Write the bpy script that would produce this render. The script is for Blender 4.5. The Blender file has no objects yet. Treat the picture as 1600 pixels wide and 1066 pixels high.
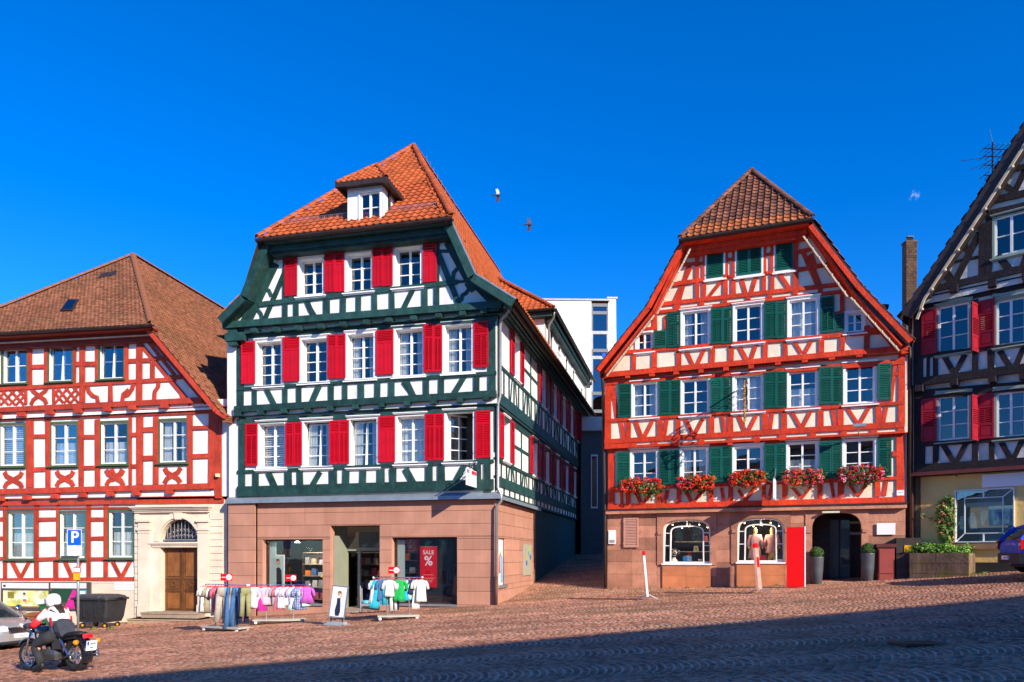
import bpy, bmesh, math, random
import numpy as np
from mathutils import Vector, Matrix, Quaternion
from mathutils.geometry import tessellate_polygon
random.seed(7)
rng = np.random.default_rng(7)
R = math.radians
scene = bpy.context.scene
COL = scene.collection

# ------------------------------------------------------------------ camera, sky, sun, exposure
EYE, FOC, CX, YH = 1.7, 1155.0, 800.0, 868.0
cam_d = bpy.data.cameras.new('camera')
cam_d.sensor_width = 36.0
cam_d.lens = 36.0 * FOC / 1600.0
cam_d.shift_y = (YH - 533.0) / 1600.0
cam_d.clip_start, cam_d.clip_end = 0.1, 3000.0
cam = bpy.data.objects.new('camera', cam_d)
COL.objects.link(cam)
cam.location = (0, 0, EYE)
cam.rotation_euler = (R(90), 0, 0)
scene.camera = cam

SUN_EL, SUN_AZ = R(25), R(38)          # azimuth measured from behind the viewer towards the right
sun_dir = Vector((math.sin(SUN_AZ) * math.cos(SUN_EL), -math.cos(SUN_AZ) * math.cos(SUN_EL), math.sin(SUN_EL)))
world = bpy.data.worlds.new('World')
scene.world = world
world.use_nodes = True
wn, wl = world.node_tree.nodes, world.node_tree.links
wn.clear()
w_out = wn.new('ShaderNodeOutputWorld')
w_bg = wn.new('ShaderNodeBackground')
w_sky = wn.new('ShaderNodeTexSky')
w_sky.sky_type = 'NISHITA'
w_sky.sun_disc = False
w_sky.sun_elevation = SUN_EL
w_sky.sun_rotation = math.pi - SUN_AZ
w_sky.altitude = 400
w_sky.air_density = 1.0
w_sky.dust_density = 0.15
w_sky.ozone_density = 5.0
w_hs = wn.new('ShaderNodeHueSaturation')
w_hs.inputs['Saturation'].default_value = 1.32
w_hs.inputs['Value'].default_value = 1.0
w_tint = wn.new('ShaderNodeMix'); w_tint.data_type = 'RGBA'; w_tint.blend_type = 'MULTIPLY'
w_tint.inputs['Factor'].default_value = 1.0
w_tint.inputs['B'].default_value = (0.62, 0.865, 1.17, 1)
# a wisp of cloud high on the right
w_geo = wn.new('ShaderNodeTexCoord')
w_dot = wn.new('ShaderNodeVectorMath'); w_dot.operation = 'DISTANCE'
_c = Vector(((1428 - CX) / FOC, 1.0, (YH - 305) / FOC)).normalized()
w_dot.inputs[1].default_value = _c
w_rng = wn.new('ShaderNodeMapRange')
w_rng.inputs['From Min'].default_value = 0.0065
w_rng.inputs['From Max'].default_value = 0.001
w_noi = wn.new('ShaderNodeTexNoise'); w_noi.inputs['Scale'].default_value = 190; w_noi.inputs['Detail'].default_value = 5
w_mul = wn.new('ShaderNodeMath'); w_mul.operation = 'MULTIPLY'
w_mul2 = wn.new('ShaderNodeMath'); w_mul2.operation = 'MULTIPLY'; w_mul2.inputs[1].default_value = 0.7
w_cl = wn.new('ShaderNodeMix'); w_cl.data_type = 'RGBA'
w_cl.inputs['B'].default_value = (6.0, 6.6, 7.6, 1)
w_bg.inputs['Strength'].default_value = 0.138
wl.new(w_sky.outputs[0], w_hs.inputs['Color'])
wl.new(w_hs.outputs[0], w_tint.inputs['A'])
wl.new(w_tint.outputs['Result'], w_cl.inputs['A'])
wl.new(w_geo.outputs['Generated'], w_dot.inputs[0])
wl.new(w_geo.outputs['Generated'], w_noi.inputs['Vector'])
wl.new(w_dot.outputs['Value'], w_rng.inputs['Value'])
wl.new(w_rng.outputs[0], w_mul.inputs[0])
w_nr = wn.new('ShaderNodeMapRange'); w_nr.inputs['From Min'].default_value = 0.46; w_nr.inputs['From Max'].default_value = 0.75
wl.new(w_noi.outputs['Fac'], w_nr.inputs['Value']); wl.new(w_nr.outputs[0], w_mul.inputs[1])
wl.new(w_mul.outputs[0], w_mul2.inputs[0])
wl.new(w_mul2.outputs[0], w_cl.inputs['Factor'])
wl.new(w_cl.outputs['Result'], w_bg.inputs['Color'])
wl.new(w_bg.outputs[0], w_out.inputs['Surface'])

sun_l = bpy.data.lights.new('sun', 'SUN')
sun_l.energy = 5.0
sun_l.angle = R(0.53)
sun_l.color = (1.0, 0.88, 0.71)
sun_o = bpy.data.objects.new('sun', sun_l)
COL.objects.link(sun_o)
sun_o.rotation_euler = sun_dir.to_track_quat('Z', 'Y').to_euler()
sun_o.location = (20, -20, 30)

scene.view_settings.view_transform = 'Standard'
scene.view_settings.look = 'None'
scene.view_settings.gamma = 1.0
scene.view_settings.use_curve_mapping = False
scene.view_settings.exposure = 0.60
scene.cycles.max_bounces = 6
scene.cycles.transparent_max_bounces = 12
scene.cycles.use_denoising = True

# ------------------------------------------------------------------ materials
MATS = {}
def M(name, col, rough=0.75, amp=0.18, nscale=3.0, bump=0.0, bscale=25.0, spec=0.3, metal=0.0, island=0.0, objr=0.0,
      grain=None, stain=None, emit=0.0, coat=0.0, streak=0.0):
    """procedural surface: base colour with noise variation, optional stain colour, wood grain and fine relief"""
    if name in MATS: return MATS[name]
    m = bpy.data.materials.new(name); m.use_nodes = True
    n, l = m.node_tree.nodes, m.node_tree.links
    p = n['Principled BSDF']
    p.inputs['Roughness'].default_value = rough
    p.inputs['Specular IOR Level'].default_value = spec
    p.inputs['Metallic'].default_value = metal
    p.inputs['Coat Weight'].default_value = coat
    tc = n.new('ShaderNodeTexCoord')
    rgb = n.new('ShaderNodeRGB'); rgb.outputs[0].default_value = (*col, 1)
    cur = rgb.outputs[0]
    def mixc(fac, a, b, mode='MIX'):
        x = n.new('ShaderNodeMix'); x.data_type = 'RGBA'; x.blend_type = mode
        if isinstance(fac, float): x.inputs['Factor'].default_value = fac
        else: l.new(fac, x.inputs['Factor'])
        if hasattr(a, 'links'): l.new(a, x.inputs['A'])
        else: x.inputs['A'].default_value = (*a, 1)
        if hasattr(b, 'links'): l.new(b, x.inputs['B'])
        else: x.inputs['B'].default_value = (*b, 1)
        return x.outputs['Result']
    def noise(scale, detail=4, mapping=None):
        t = n.new('ShaderNodeTexNoise'); t.inputs['Scale'].default_value = scale; t.inputs['Detail'].default_value = detail
        if mapping:
            mp = n.new('ShaderNodeMapping'); mp.inputs['Scale'].default_value = mapping
            l.new(tc.outputs['Object'], mp.inputs['Vector']); l.new(mp.outputs[0], t.inputs['Vector'])
        else: l.new(tc.outputs['Object'], t.inputs['Vector'])
        return t.outputs['Fac']
    def rampf(src, a, b, lo, hi):
        r = n.new('ShaderNodeMapRange'); l.new(src, r.inputs['Value'])
        r.inputs['From Min'].default_value = a; r.inputs['From Max'].default_value = b
        r.inputs['To Min'].default_value = lo; r.inputs['To Max'].default_value = hi
        return r.outputs[0]
    def scalar_mul(fac):
        nonlocal cur
        g = n.new('ShaderNodeCombineColor')
        for i in range(3): l.new(fac, g.inputs[i])
        cur = mixc(1.0, cur, g.outputs[0], 'MULTIPLY')
    if amp: scalar_mul(rampf(noise(nscale, 6), 0.28, 0.72, 1 - amp, 1 + amp))
    if island or objr:
        if island:
            g = n.new('ShaderNodeNewGeometry'); v = g.outputs['Random Per Island']
        if objr:
            oi = n.new('ShaderNodeObjectInfo')
            if island:
                ad = n.new('ShaderNodeMath'); ad.operation = 'ADD'; l.new(v, ad.inputs[0]); l.new(oi.outputs['Random'], ad.inputs[1])
                fr = n.new('ShaderNodeMath'); fr.operation = 'FRACT'; l.new(ad.outputs[0], fr.inputs[0]); v = fr.outputs[0]
            else: v = oi.outputs['Random']
        k = island or objr
        scalar_mul(rampf(v, 0, 1, 1 - k, 1 + k))
    if stain:
        scol, sscale, lo, hi = stain
        cur = mixc(rampf(noise(sscale, 8), lo, hi, 0, 1), cur, scol)
    if streak:
        scalar_mul(rampf(noise(6, 5, (1, 1, 0.06)), 0.3, 0.75, 1 - streak, 1 + streak * 0.3))
    if grain:
        scalar_mul(rampf(noise(grain, 5, (1, 1, 0.08)), 0.35, 0.7, 0.8, 1.12))
    l.new(cur, p.inputs['Base Color'])
    if emit:
        l.new(cur, p.inputs['Emission Color']); p.inputs['Emission Strength'].default_value = emit
    if bump:
        b = n.new('ShaderNodeBump'); b.inputs['Strength'].default_value = bump; b.inputs['Distance'].default_value = 0.02
        l.new(noise(bscale, 6), b.inputs['Height']); l.new(b.outputs[0], p.inputs['Normal'])
    MATS[name] = m
    return m

def glass_mat(name, tint, refl, rough=0.0):
    """window pane: mostly clear with a mirror share that grows at grazing angles"""
    if name in MATS: return MATS[name]
    m = bpy.data.materials.new(name); m.use_nodes = True
    n, l = m.node_tree.nodes, m.node_tree.links
    n.clear()
    o = n.new('ShaderNodeOutputMaterial')
    tr = n.new('ShaderNodeBsdfTransparent'); tr.inputs[0].default_value = (*tint, 1)
    gl = n.new('ShaderNodeBsdfGlossy'); gl.inputs['Roughness'].default_value = rough
    gl.inputs['Color'].default_value = (0.95, 0.97, 1, 1)
    lw = n.new('ShaderNodeLayerWeight'); lw.inputs['Blend'].default_value = 0.35
    mr = n.new('ShaderNodeMapRange'); mr.inputs['To Min'].default_value = refl; mr.inputs['To Max'].default_value = 0.6
    l.new(lw.outputs['Fresnel'], mr.inputs['Value'])
    tc = n.new('ShaderNodeTexCoord')
    nz = n.new('ShaderNodeTexNoise'); nz.inputs['Scale'].default_value = 2.2; nz.inputs['Detail'].default_value = 1
    l.new(tc.outputs['Object'], nz.inputs['Vector'])
    bp = n.new('ShaderNodeBump'); bp.inputs['Strength'].default_value = 0.03; bp.inputs['Distance'].default_value = 0.03
    l.new(nz.outputs['Fac'], bp.inputs['Height']); l.new(bp.outputs[0], gl.inputs['Normal'])
    mx = n.new('ShaderNodeMixShader')
    l.new(mr.outputs[0], mx.inputs[0]); l.new(tr.outputs[0], mx.inputs[1]); l.new(gl.outputs[0], mx.inputs[2])
    l.new(mx.outputs[0], o.inputs['Surface'])
    MATS[name] = m
    return m

plaster = M('white_plaster', (0.78, 0.765, 0.73), 0.9, 0.08, 1.2, 0.35, 9, streak=0.12, stain=((0.60, 0.58, 0.53), 1.3, 0.60, 0.85))
plaster_cream = M('cream_plaster', (0.74, 0.68, 0.53), 0.9, 0.12, 1.6, 0.5, 7, stain=((0.55, 0.5, 0.42), 3.0, 0.62, 0.85))
plaster_old = M('rough_old_plaster', (0.62, 0.60, 0.56), 0.95, 0.2, 2.0, 1.0, 5, stain=((0.42, 0.38, 0.33), 2.5, 0.55, 0.8))
plaster_yellow = M('yellow_render', (0.78, 0.54, 0.19), 0.95, 0.1, 1.5, 1.0, 4)
white_paint = M('white_paint', (0.80, 0.80, 0.79), 0.5, 0.05, 4, 0.05, 30)
g_timber = M('dark_green_timber', (0.015, 0.056, 0.051), 0.55, 0.35, 3, 0.7, 18, grain=30, objr=0.22, stain=((0.042, 0.092, 0.085), 5, 0.58, 0.8))
r_timber = M('bright_red_timber', (0.58, 0.040, 0.010), 0.65, 0.25, 3, 0.8, 18, grain=30, objr=0.14, stain=((0.40, 0.022, 0.010), 5, 0.55, 0.8))
l_timber = M('oxide_red_timber', (0.44, 0.048, 0.022), 0.6, 0.2, 3, 0.6, 18, grain=30, objr=0.14, stain=((0.32, 0.034, 0.02), 5, 0.55, 0.8))
b_timber = M('brown_black_timber', (0.022, 0.015, 0.016), 0.7, 0.35, 4, 0.6, 18, grain=40, objr=0.2)
green_frame = M('olive_green_frame', (0.070, 0.110, 0.048), 0.55, 0.15, 4)
sage_frame = M('sage_frame', (0.28, 0.35, 0.28), 0.6, 0.1, 4)
red_shut = M('crimson_shutter', (0.50, 0.003, 0.014), 0.45, 0.14, 2, 0.2, 20, objr=0.16)
dred_shut = M('dark_red_shutter', (0.30, 0.008, 0.022), 0.5, 0.15, 4, 0.1, 20, objr=0.1)
green_shut = M('pine_green_shutter', (0.004, 0.085, 0.064), 0.5, 0.2, 2, 0.2, 20, objr=0.2)
zinc = M('zinc_sheet', (0.30, 0.36, 0.40), 0.45, 0.15, 3, spec=0.5, metal=0.5)
gutter_m = M('dark_gutter', (0.035, 0.024, 0.022), 0.5, 0.3, 5)
pipe_m = M('grey_downpipe', (0.36, 0.37, 0.37), 0.4, 0.15, 4, metal=0.6)
panel_stone = M('sandstone_panel', (0.45, 0.225, 0.155), 0.85, 0.12, 1.3, 0.25, 30, objr=0.10, streak=0.10, stain=((0.36, 0.17, 0.12), 1.2, 0.58, 0.85))
red_stone = M('red_sandstone', (0.43, 0.20, 0.13), 0.9, 0.26, 1.6, 0.8, 14, objr=0.26, streak=0.12, stain=((0.25, 0.12, 0.08), 3, 0.6, 0.85))
orange_stone = M('orange_sandstone', (0.52, 0.19, 0.085), 0.9, 0.18, 2.0, 0.3, 14, objr=0.08, stain=((0.20, 0.15, 0.05), 1.5, 0.6, 0.8))
portal_stone = M('pale_portal_stone', (0.68, 0.58, 0.46), 0.9, 0.14, 1.5, 0.3, 14, stain=((0.40, 0.20, 0.12), 2.2, 0.70, 0.80))
plinth_m = M('beige_plinth', (0.66, 0.56, 0.44), 0.9, 0.10, 1.5, 0.2, 14)
step_stone = M('step_stone', (0.36, 0.27, 0.20), 0.9, 0.2, 3, 0.3, 14, stain=((0.18, 0.2, 0.06), 3, 0.6, 0.8))
tile_orange = M('orange_roof_tile', (0.40, 0.088, 0.024), 0.75, 0.15, 2.0, 0.2, 30, island=0.22, objr=0.22)
tile_brown = M('weathered_brown_tile', (0.185, 0.072, 0.042), 0.85, 0.25, 1.5, 0.4, 30, island=0.45, objr=0.45, stain=((0.40, 0.15, 0.05), 2.2, 0.56, 0.72))
tile_old = M('old_plain_tile', (0.255, 0.098, 0.050), 0.9, 0.18, 0.5, 0.4, 30, island=0.30, stain=((0.16, 0.085, 0.04), 0.8, 0.55, 0.85))
tile_rust = M('rust_roof_tile', (0.34, 0.105, 0.035), 0.8, 0.2, 2.0, 0.2, 30, island=0.3, objr=0.35)
tile_dark = M('dark_roof_tile', (0.045, 0.035, 0.033), 0.85, 0.2, 1.0, 0.4, 30, island=0.3)
roof_under = M('roof_underlay', (0.05, 0.03, 0.025), 0.9, 0.1)
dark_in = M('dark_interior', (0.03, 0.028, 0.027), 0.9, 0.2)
wood_in = M('shop_floor', (0.10, 0.07, 0.05), 0.6, 0.2)
oak = M('varnished_oak', (0.235, 0.090, 0.026), 0.45, 0.25, 3, 0.2, 20, grain=30)
oak_dark = M('dark_carved_oak', (0.12, 0.048, 0.016), 0.5, 0.25, 3, 0.2, 20, grain=30)
iron = M('wrought_iron', (0.02, 0.02, 0.022), 0.5, 0.2, 6, metal=0.4)
rust = M('gilt_rust', (0.20, 0.10, 0.02), 0.5, 0.5, 9, metal=0.4)
steel = M('brushed_steel', (0.45, 0.46, 0.48), 0.35, 0.08, 6, metal=0.8)
chrome = M('chrome', (0.75, 0.76, 0.78), 0.12, 0.03, 6, metal=1.0)
black_plastic = M('black_plastic', (0.025, 0.026, 0.029), 0.5, 0.25, 5, 0.1, 30)
rubber = M('tyre_rubber', (0.018, 0.018, 0.019), 0.85, 0.3, 8, 0.3, 40)
black_paint = M('black_paint', (0.008, 0.009, 0.014), 0.15, 0.05, 4, spec=0.5, coat=0.6)
silver_paint = M('silver_paint', (0.50, 0.48, 0.44), 0.3, 0.03, 4, metal=0.6, coat=0.6)
blue_paint = M('blue_car_paint', (0.003, 0.055, 0.50), 0.35, 0.03, 4, coat=0.3)
red_flat = M('signal_red', (0.72, 0.004, 0.006), 0.4, 0.03, 4)
white_flat = M('white_print', (0.82, 0.82, 0.82), 0.5, 0.02, 4)
blue_sign = M('traffic_blue', (0.004, 0.10, 0.65), 0.35, 0.03, 4)
black_print = M('black_print', (0.02, 0.02, 0.022), 0.6, 0.05, 4)
grey_print = M('grey_print', (0.30, 0.30, 0.31), 0.6, 0.05, 4)
sky_print = M('light_blue_print', (0.40, 0.70, 0.85), 0.5, 0.05, 4)
skin_print = M('skin_tone', (0.60, 0.34, 0.22), 0.6, 0.08, 6)
yellow_flat = M('signal_yellow', (0.75, 0.38, 0.01), 0.4, 0.05, 4)
magenta_flat = M('magenta_print', (0.62, 0.02, 0.28), 0.5, 0.15, 6)
teal_flat = M('teal_print', (0.05, 0.35, 0.45), 0.5, 0.15, 6)
curtain_m = M('white_curtain', (0.70, 0.72, 0.70), 0.9, 0.1, 6)
pane_m = glass_mat('window_glass', (0.94, 0.96, 0.96), 0.045)
shop_glass = glass_mat('shop_glass', (1, 1, 1), 0.02)
sky_glass = glass_mat('mirror_glass', (0.45, 0.5, 0.55), 0.12)

# ------------------------------------------------------------------ mesh helpers
class MB:
    """collects simple shapes and links them as ONE mesh object"""
    def __init__(s): s.v, s.f = [], []
    def add(s, verts, faces):
        b = len(s.v); s.v += [tuple(p) for p in verts]; s.f += [tuple(i + b for i in q) for q in faces]; return s
    def box(s, x0, x1, y0, y1, z0, z1, mtx=None):
        v = [Vector(p) for p in ((x0, y0, z0), (x1, y0, z0), (x1, y1, z0), (x0, y1, z0), (x0, y0, z1), (x1, y0, z1), (x1, y1, z1), (x0, y1, z1))]
        if mtx: v = [mtx @ p for p in v]
        return s.add(v, [(0, 3, 2, 1), (4, 5, 6, 7), (0, 1, 5, 4), (1, 2, 6, 5), (2, 3, 7, 6), (3, 0, 4, 7)])
    def bar(s, p, q, wx, wy, up=(0, 0, 1)):
        """a square bar from p to q"""
        p, q = Vector(p), Vector(q); d = (q - p)
        L = d.length
        if L < 1e-6: return s
        d.normalize(); a = d.cross(Vector(up))
        if a.length < 1e-4: a = d.cross(Vector((1, 0, 0)))
        a.normalize(); b = a.cross(d)
        v = []
        for c in (p, q):
            for sx, sy in ((-1, -1), (1, -1), (1, 1), (-1, 1)): v.append(c + a * sx * wx / 2 + b * sy * wy / 2)
        return s.add(v, [(0, 1, 2, 3), (7, 6, 5, 4), (0, 4, 5, 1), (1, 5, 6, 2), (2, 6, 7, 3), (3, 7, 4, 0)])
    def tube(s, pts, r, n=8, cap=True):
        pts = [Vector(p) for p in pts]; rs = r if isinstance(r, (list, tuple)) else [r] * len(pts)
        b = len(s.v); prev = None
        for i, p in enumerate(pts):
            d = (pts[min(i + 1, len(pts) - 1)] - pts[max(i - 1, 0)]).normalized()
            if prev is None:
                a = d.cross(Vector((0, 0, 1)))
                if a.length < 1e-3: a = d.cross(Vector((1, 0, 0)))
            else: a = prev - d * prev.dot(d)
            a.normalize(); prev = a; c = d.cross(a)
            for k in range(n):
                t = 2 * math.pi * k / n
                s.v.append(tuple(p + (a * math.cos(t) + c * math.sin(t)) * rs[i]))
        for i in range(len(pts) - 1):
            for k in range(n):
                s.f.append((b + i * n + k, b + i * n + (k + 1) % n, b + (i + 1) * n + (k + 1) % n, b + (i + 1) * n + k))
        if cap:
            s.f.append(tuple(b + k for k in range(n))[::-1]); s.f.append(tuple(b + (len(pts) - 1) * n + k for k in range(n)))
        return s
    def lathe(s, prof, n=16, c=(0, 0, 0), axis='z', cap=True):
        b = len(s.v)
        for r, h in prof:
            for k in range(n):
                t = 2 * math.pi * k / n
                x, y = r * math.cos(t), r * math.sin(t)
                p = {'z': (x, y, h), 'y': (x, h, y), 'x': (h, x, y)}[axis]
                s.v.append((p[0] + c[0], p[1] + c[1], p[2] + c[2]))
        for i in range(len(prof) - 1):
            for k in range(n):
                s.f.append((b + i * n + k, b + i * n + (k + 1) % n, b + (i + 1) * n + (k + 1) % n, b + (i + 1) * n + k))
        if cap:
            s.f.append(tuple(b + k for k in range(n))[::-1]); s.f.append(tuple(b + (len(prof) - 1) * n + k for k in range(n)))
        return s
    def torus(s, c, R_, r, axis='y', n=24, m=8):
        b = len(s.v); c = Vector(c)
        for i in range(n):
            t = 2 * math.pi * i / n
            for j in range(m):
                q = 2 * math.pi * j / m
                rr = R_ + r * math.cos(q); h = r * math.sin(q)
                p = {'y': (rr * math.cos(t), h, rr * math.sin(t)), 'z': (rr * math.cos(t), rr * math.sin(t), h), 'x': (h, rr * math.cos(t), rr * math.sin(t))}[axis]
                s.v.append(tuple(c + Vector(p)))
        for i in range(n):
            for j in range(m):
                s.f.append((b + i * m + j, b + ((i + 1) % n) * m + j, b + ((i + 1) % n) * m + (j + 1) % m, b + i * m + (j + 1) % m))
        return s
    def prism(s, poly, y0, y1):
        """polygon in x,z pushed from y0 to y1"""
        n = len(poly)
        tri = tessellate_polygon([[Vector((x, z, 0)) for x, z in poly]])
        v = [(x, y0, z) for x, z in poly] + [(x, y1, z) for x, z in poly]
        f = [tuple(t) for t in tri] + [tuple(i + n for i in t[::-1]) for t in tri]
        f += [(i, (i + 1) % n, n + (i + 1) % n, n + i) for i in range(n)]
        return s.add(v, f)
    def poly3(s, pts): return s.add(pts, [tuple(range(len(pts)))])
    def loft(s, rings, cap=True):
        n = len(rings[0]); b = len(s.v)
        for r in rings: s.v += [tuple(p) for p in r]
        for i in range(len(rings) - 1):
            for k in range(n):
                s.f.append((b + i * n + k, b + i * n + (k + 1) % n, b + (i + 1) * n + (k + 1) % n, b + (i + 1) * n + k))
        if cap:
            s.f.append(tuple(b + k for k in range(n))[::-1]); s.f.append(tuple(b + (len(rings) - 1) * n + k for k in range(n)))
        return s
    def mesh(s, name, mat, smooth=False, fix=True):
        me = bpy.data.meshes.new(name); me.from_pydata(s.v, [], s.f)
        if fix and len(s.f) < 40000:
            bm = bmesh.new(); bm.from_mesh(me); bmesh.ops.recalc_face_normals(bm, faces=bm.faces); bm.to_mesh(me); bm.free()
        for m in (mat if isinstance(mat, (list, tuple)) else [mat]): me.materials.append(m)
        if smooth: me.shade_smooth()
        return me
    def build(s, name, mat, parent=None, loc=(0, 0, 0), rot=0.0, smooth=False, fix=True):
        return link(name, s.mesh(name, mat, smooth, fix), parent, loc, rot)

def link(name, me, parent=None, loc=(0, 0, 0), rot=0.0):
    o = bpy.data.objects.new(name, me); COL.objects.link(o)
    o.parent = parent; o.location = loc
    o.rotation_euler = rot if isinstance(rot, (tuple, list)) else (0, 0, rot)
    return o

def thing(name, label, cat, loc=(0, 0, 0), rot=0.0, group=None):
    o = link(name, None, None, loc, rot)
    o['label'] = label; o['category'] = cat
    if group: o['group'] = group
    return o

def tag(o, label, cat, group=None, kind=None):
    o['label'] = label; o['category'] = cat
    if group: o['group'] = group
    if kind: o['kind'] = kind
    return o

def copy_tree(o, parent=None):
    c = o.copy(); COL.objects.link(c); c.parent = parent
    for ch in list(o.children): copy_tree(ch, c)
    return c

def instanced(base_v, base_f, mats, name, mat, parent=None, loc=(0, 0, 0), rot=0.0):
    """one mesh made of many transformed copies of a small piece (numpy)"""
    bv = np.array(base_v, dtype=np.float64); mats = np.array(mats, dtype=np.float64)
    n, k = len(mats), len(bv)
    hv = np.concatenate([bv, np.ones((k, 1))], 1)
    V = np.einsum('nij,kj->nki', mats, hv)[:, :, :3].reshape(-1, 3)
    sizes = np.array([len(f) for f in base_f]); flat = np.concatenate([np.array(f) for f in base_f])
    loops = (flat[None, :] + (np.arange(n) * k)[:, None]).ravel()
    tot = np.tile(sizes, n); start = np.concatenate([[0], np.cumsum(tot)[:-1]])
    me = bpy.data.meshes.new(name)
    me.vertices.add(len(V)); me.vertices.foreach_set('co', V.ravel())
    me.loops.add(len(loops)); me.loops.foreach_set('vertex_index', loops.astype(np.int32))
    me.polygons.add(len(tot)); me.polygons.foreach_set('loop_start', start.astype(np.int32)); me.polygons.foreach_set('loop_total', tot.astype(np.int32))
    me.update(); me.validate()
    me.materials.append(mat)
    return link(name, me, parent, loc, rot)

def smooth01(a, b, x):
    t = min(1, max(0, (x - a) / (b - a))); return t * t * (3 - 2 * t)

def gz(x, y):
    """height of the sloping market square"""
    z = 0.062 * max(-40, min(40, x)) + 0.0032 * max(0, min(x, 22) - 8) ** 2
    z += 0.09 * ((y - 27.6) + math.sqrt((y - 27.6) ** 2 + 0.6)) / 2 * smooth01(-3, 1.5, x)
    return z

def ground(px, py):
    """point of the square seen at a place of the survey picture"""
    k, q = (px - CX) / FOC, (YH - py) / FOC
    lo, hi = 2.0, 120.0
    for _ in range(60):
        t = (lo + hi) / 2
        if EYE + q * t > gz(k * t, t): lo = t
        else: hi = t
    return Vector((k * t, t, gz(k * t, t)))

def at(px, py, Y):
    return Vector(((px - CX) / FOC * Y, Y, EYE + (YH - py) / FOC * Y))

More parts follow.
